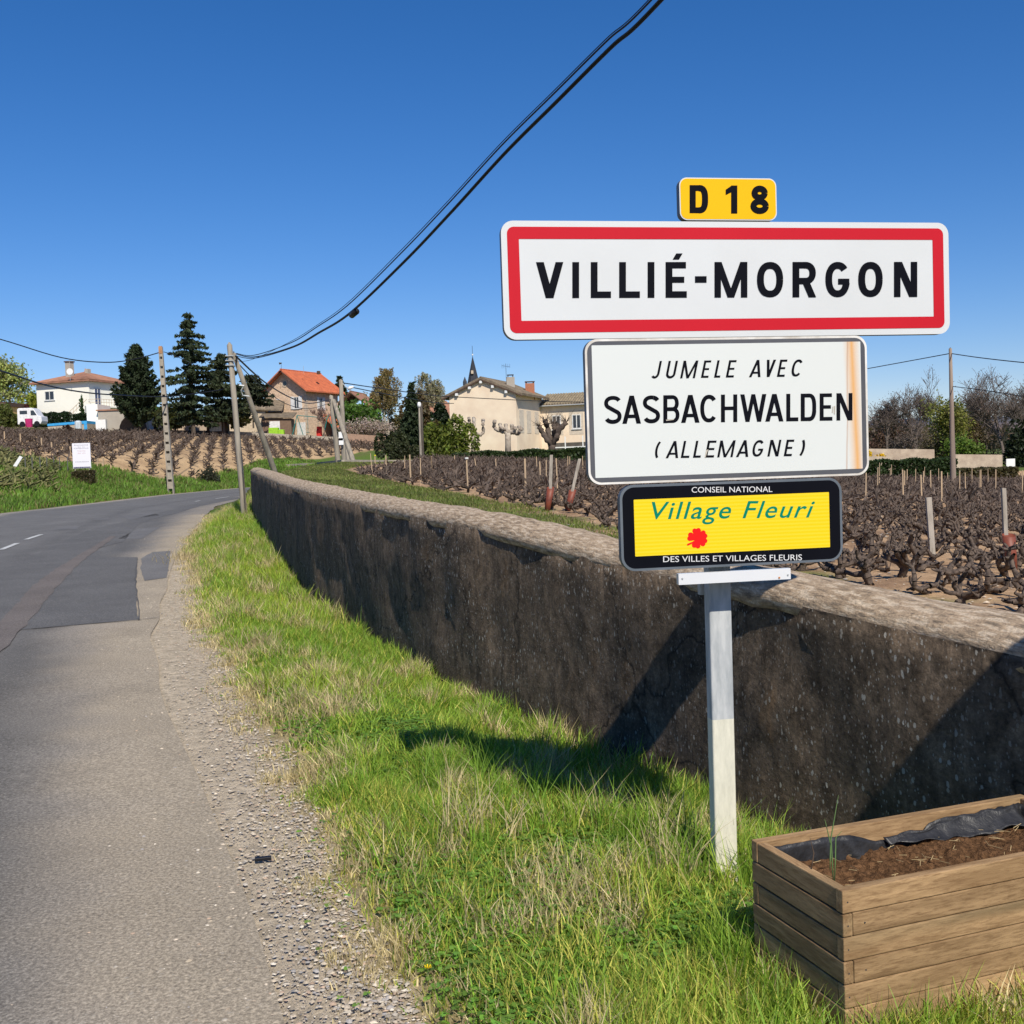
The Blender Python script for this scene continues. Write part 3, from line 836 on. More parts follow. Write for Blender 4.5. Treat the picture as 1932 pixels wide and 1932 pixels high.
# town name sign
T1 = empty('town_sign', sw(0, 1.87), 'large white town sign with a red border reading VILLIÉ-MORGON', 'sign')
r1 = srect([zm(45, 212), zm(1855, 220), zm(1857, 676), zm(48, 689)])
plate('sign_back', r1, .040, -.001, -.030, M_edge, T1)
plate('sign_face', r1, .040, 0, -.0009, M_sw, T1)
rr = srect([zm(68, 237), zm(1832, 243), zm(1836, 652), zm(73, 662)]); ri = srect([zm(116, 284), zm(1789, 292), zm(1792, 605), zm(120, 613)])
ring('red_border', rr, .022, ri, .002, .0010, M_sr, T1)
lettering('town_name', [('V', 183, 292), ('I', 329, 357), ('L', 404, 486), ('L', 519, 603), ('I', 634, 662), ('É', 707, 793), ('-', 826, 873), ('M', 905, 1038), ('O', 1077, 1183),
                        ('R', 1221, 1316), ('G', 1354, 1453), ('O', 1487, 1586), ('N', 1632, 1726)], zm, ((183, 526), (1726, 521)), ((183, 380), (1726, 379)), 27.5, M_sb, T1)
# road number plate
T0 = empty('road_number_sign', sw(0, 2.27), 'small yellow plate with white rim reading D 18 above the town sign', 'sign')
r0 = srect([zm(764, 38), zm(1157, 40), zm(1157, 211), zm(764, 210)])
plate('sign_back', r0, .026, -.001, -.030, M_edge, T0)
plate('sign_rim', r0, .026, 0, -.0009, M_sw, T0)
plate('sign_face', grow_r(r0, -.0035), .023, .0009, .0002, M_sy, T0)
lettering('road_number', [('D', 804, 879), ('1', 950, 997), ('8', 1050, 1125)], zm, ((804, 182), (1125, 184)), ((804, 68), (1125, 72)), 25, M_sb, T0, off=.0016)
# twin town sign
T2 = empty('twin_town_sign', sw(0, 1.39), 'white sign with dark frame and rust streak reading JUMELE AVEC SASBACHWALDEN (ALLEMAGNE)', 'sign')
r2 = srect([z2(22, 10), z2(1868, -2), z2(1880, 925), z2(36, 955)])
plate('sign_back', r2, .042, -.001, -.030, M_edge, T2)
plate('sign_rim', r2, .042, 0, -.0009, M_lite, T2)
plate('dark_frame', grow_r(r2, -.0075), .037, .0008, .0001, M_fr, T2)
rw = srect([z2(68, 54), z2(1824, 36), z2(1838, 880), z2(79, 912)])
m, n, l, b = newmat('rust_stained_white')
tc = n.new('ShaderNodeTexCoord'); sx = n.new('ShaderNodeSeparateXYZ'); l.new(tc.outputs['Object'], sx.inputs[0])
def mth(op, a_, b_=None):
    x = n.new('ShaderNodeMath'); x.operation = op
    for s_, v_ in ((x.inputs[0], a_), (x.inputs[1], b_)):
        if v_ is None: continue
        if isinstance(v_, (int, float)): s_.default_value = v_
        else: l.new(v_, s_)
    return x.outputs[0]
# streak runs down from the top edge near the right side (object space, metres)
ux0 = (sw((rw[0] + rw[1]) / 2, 0) - T2.location)
sr = rw[1] - (rw[0] + rw[1]) / 2
sxx = mth('DIVIDE', sx.outputs[0], SD.x)      # distance along the plate from the sign's base point
nzs = noise(n, l, pos(n, l, (6, 6, 1)), 3, 4)
d1 = mth('SUBTRACT', sxx, rw[1] - .026); d1 = mth('ADD', d1, mth('MULTIPLY', mth('SUBTRACT', nzs, .5), .012))
d1 = mth('ADD', d1, mth('MULTIPLY', mth('SUBTRACT', sx.outputs[2], .24), .035))
k1 = mth('ABSOLUTE', d1)
c = mix(n, l, ramp(n, l, k1, [(.0, .9), (.014, .4), (.032, 0)]), (.64, .665, .64), (.68, .33, .07))
c = mix(n, l, ramp(n, l, mth('ABSOLUTE', mth('ADD', mth('SUBTRACT', d1, -.012), mth('MULTIPLY', mth('SUBTRACT', sx.outputs[2], .47), -.06))), [(0, .55), (.004, 0)]), c, (.40, .17, .05))
l.new(c, b.inputs['Base Color']); b.inputs['Roughness'].default_value = .4
M_rustw = m
pts = rrect(*rw, .002, 2); bq = MB(); bq.prism([sw(s_, z_, .0009) for s_, z_ in pts][::-1], [sw(s_, z_, .0015) for s_, z_ in pts][::-1]); bq.build('sign_face', M_rustw, T2)
lettering('text_line', [('J', 452, 500), ('U', 543, 605), ('M', 641, 738), ('E', 777, 826), ('L', 863, 903), ('E', 940, 992), ('A', 1092, 1168), ('V', 1188, 1248), ('E', 1275, 1325), ('C', 1363, 1432)],
          z2, ((450, 276), (1450, 262)), ((450, 160), (1450, 149)), 15.5, M_sb, T2, off=.0017, shear=.2)
lettering('text_line', [('S', 143, 258), ('A', 263, 384), ('S', 397, 510), ('B', 531, 638), ('A', 648, 768), ('C', 773, 888), ('H', 909, 1016), ('W', 1036, 1206), ('A', 1200, 1318), ('L', 1337, 1416),
                        ('D', 1432, 1534), ('E', 1556, 1640), ('N', 1666, 1771)], z2, ((143, 573), (1771, 549)), ((143, 389), (1771, 370)), 26.5, M_sb, T2, off=.0017)
lettering('text_line', [('(', 468, 500), ('A', 546, 628), ('L', 645, 700), ('L', 725, 775), ('E', 803, 862), ('M', 884, 985), ('A', 1007, 1087), ('G', 1107, 1178), ('N', 1213, 1285), ('E', 1320, 1372), (')', 1420, 1448)],
          z2, ((468, 799), (1450, 782)), ((468, 686), (1450, 674)), 15.5, M_sb, T2, off=.0017, shear=.19)
for zq in ([(1640, 458), (1645, 456), (1641, 500), (1636, 498)], [(1650, 456), (1658, 454), (1655, 510), (1649, 506)], [(812, 745), (826, 738), (818, 760), (806, 796), (803, 792)], [(548, 545), (600, 540), (598, 546), (550, 552)]):
    pq = [sw(*sp(*z2(*p_)), .0031) for p_ in zq]; mk('scratch', pq, [list(range(len(pq)))[::-1]], mat('scraped', (.55, .50, .42)), T2)
# village fleuri sign
T3 = empty('flower_village_sign', sw(0, 1.09), 'black bordered yellow sign reading Village Fleuri with one red flower', 'sign')
r3 = srect([z3(80, 45), z3(1822, 22), z3(1832, 690), z3(82, 716)])
plate('sign_back', r3, .048, -.001, -.030, M_edge, T3)
plate('sign_rim', r3, .048, 0, -.0009, M_rim, T3)
plate('black_border', grow_r(r3, -.0085), .040, .0008, .0001, M_sb, T3)
ry3 = srect([z3(187, 157), z3(1722, 141), z3(1728, 578), z3(192, 600)])
pts = rrect(*ry3, .002, 2); bq = MB(); bq.prism([sw(s_, z_, .0009) for s_, z_ in pts][::-1], [sw(s_, z_, .0015) for s_, z_ in pts][::-1]); bq.build('sign_face', M_ry, T3)
fonttext('title', 'Village Fleuri', [(325, 332), (1590, 318), (1612, 186), (325, 198)], z3, M_green, T3, .0017, .22, 1.12, .008)
fonttext('text_line', 'CONSEIL NATIONAL', [(640, 123), (1275, 118), (1275, 74), (640, 80)], z3, M_prw, T3, .0013)
fonttext('text_line', 'DES VILLES ET VILLAGES FLEURIS', [(416, 670), (1508, 655), (1508, 610), (416, 625)], z3, M_prw, T3, .0013)
fv, ff = [], []
for kk_ in range(5):     # five notched petals
    a0 = R(90 + 72 * kk_ + 4); a0 = R((96, 29, -34, -102, 167)[kk_]); cx, cy = 686, 482; base = len(fv)
    pet = [(-8, 0), (14, 17), (38, 28), (58, 36), (74, 30), (80, 16), (74, 2), (80, -12), (75, -27), (58, -34), (38, -27), (14, -17)]
    fv += [sw(*sp(*z3(cx + p * math.cos(a0) - q_ * math.sin(a0), cy - (p * math.sin(a0) + q_ * math.cos(a0)))), .0018 + .00005 * kk_) for p, q_ in pet]
    ff.append([base + i for i in range(12)])
base = len(fv)
fv += [sw(*sp(*z3(x, y)), .00215) for x, y in ((670, 488), (650, 508), (606, 526), (600, 536), (612, 540), (660, 516), (682, 500))]; ff.append([base + i for i in range(7)][::-1])
mk('flower', fv, ff, M_prred, T3)
# small white bar with two screws
T4 = empty('white_metal_bar', sw(0, 1.0), 'narrow blank white metal bar screwed to the post under the signs', 'bar')
r4 = srect([z3(537, 748), z3(1420, 733), z3(1422, 818), z3(540, 836)])
M_bar = mat('enamel_white', (.68, .69, .70), (.64, .65, .67), 3, rough=.25)
plate('bar_plate', r4, .001, 0, -.022, M_bar, T4)
for x, y, rc in ((568, 800, 0), (1398, 771, 0), (1330, 793, 1)):
    s_, z_ = sp(*z3(x, y)); bq = MB(); bq.prism([sw(s_ + .0035 * math.cos(R(k_ * 45)), z_ + .0035 * math.sin(R(k_ * 45)), .0) for k_ in range(8)], [sw(s_ + .003 * math.cos(R(k_ * 45)), z_ + .003 * math.sin(R(k_ * 45)), .0025) for k_ in range(8)])
    bq.build('screw', M_galv if not rc else mat('rusty_screw', (.55, .2, .05), rough=.8), T4)
# post
m, n, l, b = newmat('half_painted_post')
g_ = n.new('ShaderNodeNewGeometry'); sx = n.new('ShaderNodeSeparateXYZ'); l.new(g_.outputs['Position'], sx.inputs[0])
zb = at(1385, 1366, 3.66).z
st = n.new('ShaderNodeMath'); st.operation = 'LESS_THAN'; l.new(sx.outputs[2], st.inputs[0]); st.inputs[1].default_value = zb
v = pos(n, l, (1, 1, .25)); f1 = noise(n, l, v, 22, 5); f2 = noise(n, l, v, 60, 4, .7)
gal = mix(n, l, ramp(n, l, f1, [(.40, 0), (.6, 1)]), (.50, .51, .51), (.34, .36, .37))
crm = mix(n, l, ramp(n, l, f2, [(.35, 0), (.7, 1)]), (.70, .67, .55), (.56, .54, .44))
l.new(mix(n, l, st.outputs[0], gal, crm), b.inputs['Base Color']); b.inputs['Roughness'].default_value = .6; b.inputs['Specular IOR Level'].default_value = .2
bump(n, l, f2, .15, .002, b)
M_post = m
TP = empty('sign_post', (pc.x, pc.y, zz(pc.x, pc.y)), 'square galvanised sign post, its lower half painted cream', 'post')
s0 = sp(1358.5, 1110)[0] + .003; FP = frame(sw(s0, 0, -.115), SD)
bq = MB(); bq.box(FP, 0, .080, 0, .055, -.2, 2.30)
o = bq.build('post_body', M_post, TP); bevel(o, .006, 3)
for zc in (2.24, 1.97, 1.75, 1.5, 1.28, 1.13, 1.0):
    bq = MB(); bq.box(FP, -.012, .092, .0545, .084, zc - .02, zc + .02); bq.build('bracket', M_galv, TP)

# ------------------------------------------------------------------ unseen disc on a post, added beyond the right edge to shadow the wall
c2 = Vector((1.82, 3.56, .60)) + Vector((SUN_AZ[0], SUN_AZ[1], math.tan(SUN_EL))) * 1.50
T5 = empty('shadow_caster', (c2.x, c2.y, zz(c2.x, c2.y)), 'unseen disc on a grey post, added beyond the planter to cast a shadow on the wall', 'sign')
Fs = frame((c2.x, c2.y, 0), SD)
bq = MB(); bq.prism([Fs(.30 * math.cos(R(a_)), 0, c2.z + .30 * math.sin(R(a_))) for a_ in range(0, 360, 12)], [Fs(.30 * math.cos(R(a_)), .025, c2.z + .30 * math.sin(R(a_))) for a_ in range(0, 360, 12)])
bq.build('caster_disc', M_sr, T5)
bq = MB(); bq.prism([Fs(.23 * math.cos(R(a_)), -.001, c2.z + .23 * math.sin(R(a_))) for a_ in range(0, 360, 12)], [Fs(.23 * math.cos(R(a_)), .0, c2.z + .23 * math.sin(R(a_))) for a_ in range(0, 360, 12)])
bq.build('caster_centre', M_sw, T5)
bq = MB(); bq.box(Fs, -.04, .04, .026, .07, -.2, c2.z + .2); bq.build('post_body', M_galv, T5)

# ------------------------------------------------------------------ planter
m, n, l, b = newmat('pine_plank')
tc = n.new('ShaderNodeTexCoord'); mp = n.new('ShaderNodeMapping'); l.new(tc.outputs['Object'], mp.inputs[0]); mp.inputs['Scale'].default_value = (1.2, 9, 9)
oi = n.new('ShaderNodeObjectInfo')
ad = n.new('ShaderNodeVectorMath'); ad.operation = 'ADD'; cx_ = n.new('ShaderNodeCombineXYZ')
mu = n.new('ShaderNodeMath'); mu.operation = 'MULTIPLY'; mu.inputs[1].default_value = 37; l.new(oi.outputs['Random'], mu.inputs[0])
for i in range(3): l.new(mu.outputs[0], cx_.inputs[i])
l.new(mp.outputs[0], ad.inputs[0]); l.new(cx_.outputs[0], ad.inputs[1])
f1 = noise(n, l, ad.outputs[0], 3.0, 6, .6); f2 = noise(n, l, ad.outputs[0], 16, 4, .7); f3 = noise(n, l, ad.outputs[0], .9, 2)
c = mix(n, l, ramp(n, l, f1, [(.38, 0), (.62, 1)]), (.41, .265, .135), (.25, .155, .075))
c = mix(n, l, ramp(n, l, f2, [(.45, 0), (.66, .7)]), c, (.15, .082, .036))
c = mix(n, l, ramp(n, l, f3, [(.55, 0), (.70, .6)]), c, (.15, .115, .062))
hs = n.new('ShaderNodeHueSaturation'); l.new(c, hs.inputs['Color'])
mr = n.new('ShaderNodeMapRange'); l.new(oi.outputs['Random'], mr.inputs[0]); mr.inputs[3].default_value = .85; mr.inputs[4].default_value = 1.15; l.new(mr.outputs[0], hs.inputs['Value'])
l.new(hs.outputs[0], b.inputs['Base Color']); b.inputs['Roughness'].default_value = .75; b.inputs['Specular IOR Level'].default_value = .25
bump(n, l, f2, .35, .002, b)
M_plank = m
PL = Vector((.752, 2.53, 0)); PEX = Vector((.94, .337, 0)).normalized()
PLZ = .42; PLn = .0575; PLL, PLW, PT = .93, .395, .027
ang = math.atan2(PEX.y, PEX.x)
TPl = bpy.data.objects.new('wooden_planter', None); C.objects.link(TPl); TPl.location = (PL.x, PL.y, 0); TPl.rotation_euler.z = ang
tag(TPl, 'rectangular planter box of stacked brown planks lined with black plastic', 'planter')
def plank(a0, a1, b0, b1, c0, c1):
    bm = bmesh.new(); bmesh.ops.create_cube(bm, size=1)
    ex = Vector((a1 - a0, b1 - b0, c1 - c0)); along = ex.x > ex.y
    L_ = ex.x if along else ex.y
    for v_ in bm.verts: v_.co = Vector((v_.co.x * L_, v_.co.y * (ex.y if along else ex.x), v_.co.z * ex.z))
    bmesh.ops.bevel(bm, geom=bm.edges[:], offset=.0028, segments=2, affect='EDGES', profile=.6)
    me = bpy.data.meshes.new('plank'); bm.to_mesh(me); bm.free(); me.materials.append(M_plank)
    o = bpy.data.objects.new('plank', me); C.objects.link(o); o.parent = TPl
    o.location = ((a0 + a1) / 2, (b0 + b1) / 2, (c0 + c1) / 2)
    if not along: o.rotation_euler.z = R(90)
    o.rotation_euler.x = R(random.uniform(-.5, .5)); 
    return o
for k_ in range(7):
    zt = PLZ - k_ * PLn; zb_ = zt - PLn + .0022
    j_ = random.uniform(-.0012, .0012)
    if k_ % 2 == 0:      # long planks run through, short ones butt between them
        plank(0 + j_, PLL, 0, PT, zb_, zt); plank(0 + j_, PLL, PLW - PT, PLW, zb_, zt)
        plank(.001, PT, PT + .001, PLW - PT - .001, zb_ + .001, zt - .002); plank(PLL - PT, PLL - .001, PT + .001, PLW - PT - .001, zb_ + .001, zt - .002)
    else:
        plank(PT + .002, PLL - PT - .002, .001 + j_, PT, zb_, zt); plank(PT + .002, PLL - PT - .002, PLW - PT, PLW - .001, zb_, zt)
        plank(0, PT, 0, PLW, zb_ + .001, zt - .001); plank(PLL - PT, PLL, 0, PLW, zb_ + .001, zt - .001)
for k_ in range(7):
    zt = PLZ - (k_ + .5) * PLn
    for a_ in ((PT * .5,) if k_ % 2 == 0 else (PT * .5, PT + .035)):
        bq = MB(); bq.prism([(a_ + .0022 * math.cos(R(j * 60)), -.0004 - .0, zt + .0022 * math.sin(R(j * 60))) for j in range(6)], [(a_ + .002 * math.cos(R(j * 60)), .004, zt + .002 * math.sin(R(j * 60))) for j in range(6)])
        o = bq.build('nail', M_dark); o.parent = TPl; o.name = 'nail'
# plastic liner: crumpled sheet against the inner faces, its top edge uneven
M_plastic = mat('black_plastic', (.014, .014, .015), (.03, .03, .032), 30, rough=.42, bmp=.9, bdist=.006, bscale=22, spec=.45)
a0, a1, b0, b1 = PT + .004, PLL - PT - .004, PT + .004, PLW - PT - .004
per = [(a0 + (a1 - a0) * i / 70, b1, 0, -1) for i in range(70)] + [(a1, b1 - (b1 - b0) * i / 24, -1, 0) for i in range(24)] + [(a1 - (a1 - a0) * i / 70, b0, 0, 1) for i in range(70)] + [(a0, b0 + (b1 - b0) * i / 24, 1, 0) for i in range(24)]
NP = len(per); V, Fq = [], []
def tri(x): x = x % 1.0; return abs(2 * x - 1)
for i, (x, y, dx, dy) in enumerate(per):
    s_ = i * .0125
    nz = float(vnoise(s_ * 14, 0., 1, 90)); n2_ = float(vnoise(s_ * 45, 3., 1, 91))
    if dy == -1:
        t = (x - a0) / (a1 - a0)
        h = np.interp(t, [0, .08, .2, .30, .34, .40, .50, .58, .62, .7, .8, 1], [.404, .402, .405, .398, .388, .372, .366, .368, .398, .404, .402, .408]) + .006 * (n2_ - .5)
        depth_ = np.interp(t, [0, .1, .3, .5, .6, .8, 1], [.035, .02, .03, .02, .02, .045, .05])
    elif dx == 1: h = .398 + .010 * (nz - .5); depth_ = .03
    elif dx == -1: h = .405; depth_ = .04
    else: h = .362 + .012 * (nz - .5); depth_ = .008
    for j in range(8):
        t2_ = j / 7
        crease = depth_ * (1 - t2_) ** .8 * (.35 + .65 * tri(s_ * 9 + t2_ * 1.3 + nz)) * (.4 + .8 * nz) + .005 * float(vnoise(s_ * 60, t2_ * 6, 1, 92))
        V.append((x + dx * crease, y + dy * crease, .30 + (h - .30) * t2_))
for i in range(NP):
    for j in range(7): Fq.append([i * 8 + j, i * 8 + j + 1, ((i + 1) % NP) * 8 + j + 1, ((i + 1) % NP) * 8 + j])
me = bpy.data.meshes.new('liner'); me.from_pydata(V, [], Fq); me.materials.append(M_plastic)
o = bpy.data.objects.new('liner', me); C.objects.link(o); o.parent = TPl
so_ = o.modifiers.new('t', 'SOLIDIFY'); so_.thickness = .0012
for p in me.polygons: p.use_smooth = True
# loose flap fallen forward from the back edge, wrinkled
V = []; Fq = []; NU, NV = 40, 10
for i in range(NU + 1):
    for j in range(NV + 1):
        t = i / NU; s_ = j / NV
        wob = .010 * (float(vnoise(t * 9, s_ * 3, 1, 93)) - .5) + .007 * (tri(t * 5 + s_ * .8) - .5)
        ztop = np.interp(t, [0, .3, .65, 1], [.378, .388, .400, .412]); zlow = .358 + .006 * math.sin(t * 9)
        V.append((.40 + .46 * t + .02 * s_, b1 - .004 - (.012 + .055 * s_ ** 1.3) * (.35 + .65 * t) + wob, ztop + (zlow - ztop) * s_ ** .8 + wob * .9))
for i in range(NU):
    for j in range(NV): Fq.append([i * (NV + 1) + j, (i + 1) * (NV + 1) + j, (i + 1) * (NV + 1) + j + 1, i * (NV + 1) + j + 1])
me = bpy.data.meshes.new('liner_fold'); me.from_pydata(V, [], Fq); me.materials.append(M_plastic)
for p in me.polygons: p.use_smooth = True
o = bpy.data.objects.new('liner_fold', me); C.objects.link(o); o.parent = TPl
so_ = o.modifiers.new('t', 'SOLIDIFY'); so_.thickness = .0012
# compost
M_comp = mat('compost', (.21, .112, .055), (.075, .040, .020), 75, rough=.95, bmp=1, bdist=.012, bscale=190, spec=.05)
NA, NB = 260, 110
A_, B_ = np.meshgrid(np.linspace(PT + .01, PLL - PT - .01, NA), np.linspace(PT + .01, PLW - PT - .01, NB))
Hc = .336 + .022 * (vnoise(A_, B_, 7, 50) - .3) + .014 * (vnoise(A_, B_, 30, 51) - .5) + .012 * (vnoise(A_, B_, 80, 52) - .5) + .02 * A_
idx = np.arange(NA * NB).reshape(NB, NA)
q = np.stack([idx[:-1, :-1], idx[:-1, 1:], idx[1:, 1:], idx[1:, :-1]], -1).reshape(-1, 4)
o = mk('compost', np.stack([A_.ravel(), B_.ravel(), Hc.ravel()], 1), q, M_comp, smooth=False); o.parent = TPl; tag(o, kind='stuff')
# straw bits on the compost
bq = MB()
for i in range(80):
    x, y, a_ = random.uniform(.06, .88), random.uniform(.05, .34), random.uniform(0, 3.14); L_ = random.uniform(.004, .02)
    p = Vector((x, y, .352 + .02 * x)); d = Vector((math.cos(a_), math.sin(a_), random.uniform(-.1, .2))) * L_
    bq.tube([p - d, p + d], .0008, 3)
o = bq.build('straw_bits', mat('straw', (.5, .38, .2))); o.parent = TPl; tag(o, kind='stuff')

# ------------------------------------------------------------------ blade and leaf generators
def blades(P, H, Wd, col, bend=.5, segs=3, yaw=None, lean=None):
    """P (n,3) feet, H heights, Wd widths, col (n,3). returns verts, quads, tris, cols"""
    n_ = len(P)
    yaw = rng.uniform(0, 2 * np.pi, n_) if yaw is None else yaw
    fa = rng.uniform(0, 2 * np.pi, n_)
    dx, dy = np.cos(yaw), np.sin(yaw)          # bending direction
    wx, wy = np.cos(fa), np.sin(fa)
    bnd = rng.uniform(.15, 1.0, n_) * bend
    V = np.zeros((n_, 2 * segs + 1, 3)); 
    for k_ in range(segs + 1):
        t = k_ / segs
        out = H * bnd * t * t; up = H * t * (1 - .25 * bnd * t)
        cx = P[:, 0] + dx * out; cy = P[:, 1] + dy * out; cz = P[:, 2] + up - .01
        hw = Wd * .5 * (1 - t ** 1.6)
        if k_ < segs:
            V[:, 2 * k_, :] = np.stack([cx - wx * hw, cy - wy * hw, cz], 1); V[:, 2 * k_ + 1, :] = np.stack([cx + wx * hw, cy + wy * hw, cz], 1)
        else: V[:, 2 * segs, :] = np.stack([cx, cy, cz], 1)
    b_ = (np.arange(n_) * (2 * segs + 1))[:, None]
    Q = np.concatenate([b_ + np.array([[2 * k_, 2 * k_ + 1, 2 * k_ + 3, 2 * k_ + 2]]) for k_ in range(segs - 1)], 0) if segs > 1 else np.zeros((0, 4), int)
    T = b_ + np.array([[2 * segs - 2, 2 * segs - 1, 2 * segs]])
    cc = np.repeat(col[:, None, :], 2 * segs + 1, 1)
    return V.reshape(-1, 3), Q, T, cc.reshape(-1, 3)
def merge(parts):
    V, Qs, Ts, Cc, o_ = [], [], [], [], 0
    for v_, q_, t_, c_ in parts:
        V.append(v_); Qs.append(q_ + o_); Ts.append(t_ + o_); Cc.append(c_); o_ += len(v_)
    return np.concatenate(V), np.concatenate(Qs).astype(int), np.concatenate(Ts).astype(int), np.concatenate(Cc)
def cards(Pc, size, col, aspect=.6, up=0.0):
    """leaf-sized diamonds"""
    n_ = len(Pc); size = np.broadcast_to(size, (n_,))
    a_ = rng.normal(size=(n_, 3)); a_[:, 2] += up; a_ /= np.linalg.norm(a_, axis=1)[:, None]
    b_ = np.cross(a_, rng.normal(size=(n_, 3))); b_ /= np.linalg.norm(b_, axis=1)[:, None]
    V = np.stack([Pc - a_ * size[:, None], Pc - b_ * size[:, None] * aspect, Pc + a_ * size[:, None], Pc + b_ * size[:, None] * aspect], 1)
    Q = np.arange(n_ * 4).reshape(n_, 4)
    return V.reshape(-1, 3), Q, np.zeros((0, 3), int), np.repeat(col, 4, 0)
def colvar(n_, base, var=.2, hue=.08):
    c = np.array(base)[None, :] * (1 + rng.uniform(-var, var, (n_, 1))); return np.clip(c * (1 + rng.uniform(-hue, hue, (n_, 3))), 0, 1)

# ------------------------------------------------------------------ verge grass
def in_planter(x, y, pad=0.0):
    a_ = (x - PL.x) * PEX.x + (y - PL.y) * PEX.y; b_ = -(x - PL.x) * PEX.y + (y - PL.y) * PEX.x
    return (a_ > -pad) & (a_ < PLL + pad) & (b_ > -pad) & (b_ < PLW + pad)
G1 = c3(.185, .315, .038); G2 = c3(.30, .405, .055); G3 = c3(.48, .47, .10); GD = c3(.60, .50, .29); GO = c3(.42, .36, .10)
def verge_pts(n_, y0, y1, pw=1.0):
    y = y0 + (y1 - y0) * rng.random(n_) ** pw
    x0, x1 = xg(y) - .16, np.minimum(xw(y) + .0, .52 * y + .3)
    # keep the density even: more blades where the verge is wide
    wmax = np.max(x1 - x0); keep = rng.random(n_) < (x1 - x0) / wmax
    y, x0, x1 = y[keep], x0[keep], x1[keep]
    x = x0 + (x1 - x0) * rng.random(len(y))
    ok = ~in_planter(x, y, .005) & ~((np.abs(x - pc.x) < .035) & (np.abs(y - pc.y) < .035))
    return x[ok], y[ok]
parts = []
for n_, y0, y1, wd, hh, sg in ((150000, 2.2, 5.2, .0054, .078, 3), (125000, 5.0, 10.5, .0078, .088, 2), (90000, 10, 30.5, .010, .12, 2)):
    x, y = verge_pts(n_, y0, y1)
    e = x - xg(y); ew = xw(y) - x
    n1, n2, n3 = vnoise(x, y, .9, 61), vnoise(x, y, 2.6, 62), vnoise(x, y, 7, 63)
    dry = np.clip(sstep(.34, -.1, e + (n3 - .5) * .4) * .95 + sstep(.56, .74, n2 * .55 + n3 * .45) * .85, 0, 1)
    thin = rng.random(len(x)) > .93 * sstep(.16, -.12, e + (n3 - .5) * .35)
    clo = sstep(.54, .66, vnoise(x, y, 1.4, 64)) * (y < 7)
    keep = thin & (rng.random(len(x)) > .5 * clo)
    x, y, e, ew, n1, n2, n3, dry = [q_[keep] for q_ in (x, y, e, ew, n1, n2, n3, dry)]
    clump = sstep(.35, .75, vnoise(x, y, 5.5, 67)); H = hh * (.4 + 1.0 * rng.random(len(x)) ** 1.5) * (.45 + .9 * n2 + .7 * clump) * (.4 + .6 * sstep(-.1, .35, e))
    tall = sstep(.75, .05, ew + (n2 - .5) * .3) * sstep(.3, .7, n3 + .25) * np.where(y < 7.5, .25, .2)
    H = H * (1 + 1.7 * tall * rng.random(len(x)))
    k_ = (rng.random(len(x)) < dry)
    mixc = rng.random((len(x), 1)); mm = np.clip(n1[:, None] * 1.3 - .3 + .4 * (mixc - .5), 0, 1)
    col = G1 * (1 - mm) + G2 * mm
    yel = (rng.random((len(x), 1)) < .17 + .3 * (y[:, None] < 4.6)); col = np.where(yel, G3 * (1 - mixc * .4) + GO * mixc * .4, col)
    col = np.where(k_[:, None], GD * rng.uniform(.6, 1.1, (len(x), 1)), col)
    col = col * rng.uniform(.5, 1.6, (len(x), 1))
    z_ = Z(x, y)
    parts.append(blades(np.stack([x, y, z_], 1), H, wd * rng.uniform(.6, 1.4, len(x)), col, .8, sg))
v_, q_, t_, c_ = merge(parts)
tag(mk('verge_grass', v_, (q_, t_), M_grass, cols=c_), 'short green and straw coloured grass between road and wall', 'grass', kind='stuff')

# long grass tufts round the post, the planter and the wall foot
parts = []
tufts = []
for _ in range(520):
    y = 3.0 + 27 * random.random() ** 2.2
    x = float(xw(y)) - .02 - abs(random.gauss(0, .16)) * (1 + y * .05)
    tufts.append((x, y, random.uniform(.06, .15) if y < 7.5 else random.uniform(.05, .13), 24))
for _ in range(120):   # round planter and post
    a_ = random.uniform(-.12, PLL); tufts.append((PL.x + PEX.x * a_ - PEX.y * -.02, PL.y + PEX.y * a_ - random.uniform(.0, .10), random.uniform(.06, .17), 14))
for _ in range(60): tufts.append((PL.x - .05 - random.uniform(0, .18), PL.y + random.uniform(-.1, .55), random.uniform(.12, .26), 22))
for _ in range(80): tufts.append((pc.x + random.gauss(0, .2), pc.y + random.uniform(-.12, .5), random.uniform(.14, .32), 20))
for _ in range(130): tufts.append((random.uniform(-.45, .70), random.uniform(3.9, 5.4), random.uniform(.12, .30), 22))
for _ in range(90): 
    y = random.uniform(18, 29); tufts.append((random.uniform(float(xg(y)) + .5, float(xw(y))), y, random.uniform(.16, .3), 24))
P_, H_, C_, W_ = [], [], [], []
for x, y, h, k_ in tufts:
    if bool(in_planter(np.array(x), np.array(y), .01)): continue
    z_ = zz(x, y); g_ = G1 * random.uniform(.8, 1.2) if random.random() < .7 else G2
    if random.random() < .14: g_ = GD * .9
    for _ in range(k_):
        r_ = abs(random.gauss(0, .03 + y * .002)); a_ = random.uniform(0, 6.28)
        P_.append((x + r_ * math.cos(a_), y + r_ * math.sin(a_), z_)); H_.append(h * random.uniform(.45, 1.1)); C_.append(g_ * random.uniform(.75, 1.3)); W_.append(.0042 + .0004 * y)
P_ = np.array(P_); ok = ~in_planter(P_[:, 0], P_[:, 1], .0)
v_, q_, t_, c_ = blades(P_[ok], np.array(H_)[ok], np.array(W_)[ok], np.array(C_)[ok], .75, 4)
tag(mk('long_grass', v_, (q_, t_), M_grass, cols=c_), 'longer grass tufts along the wall foot, post and planter', 'grass', kind='stuff')
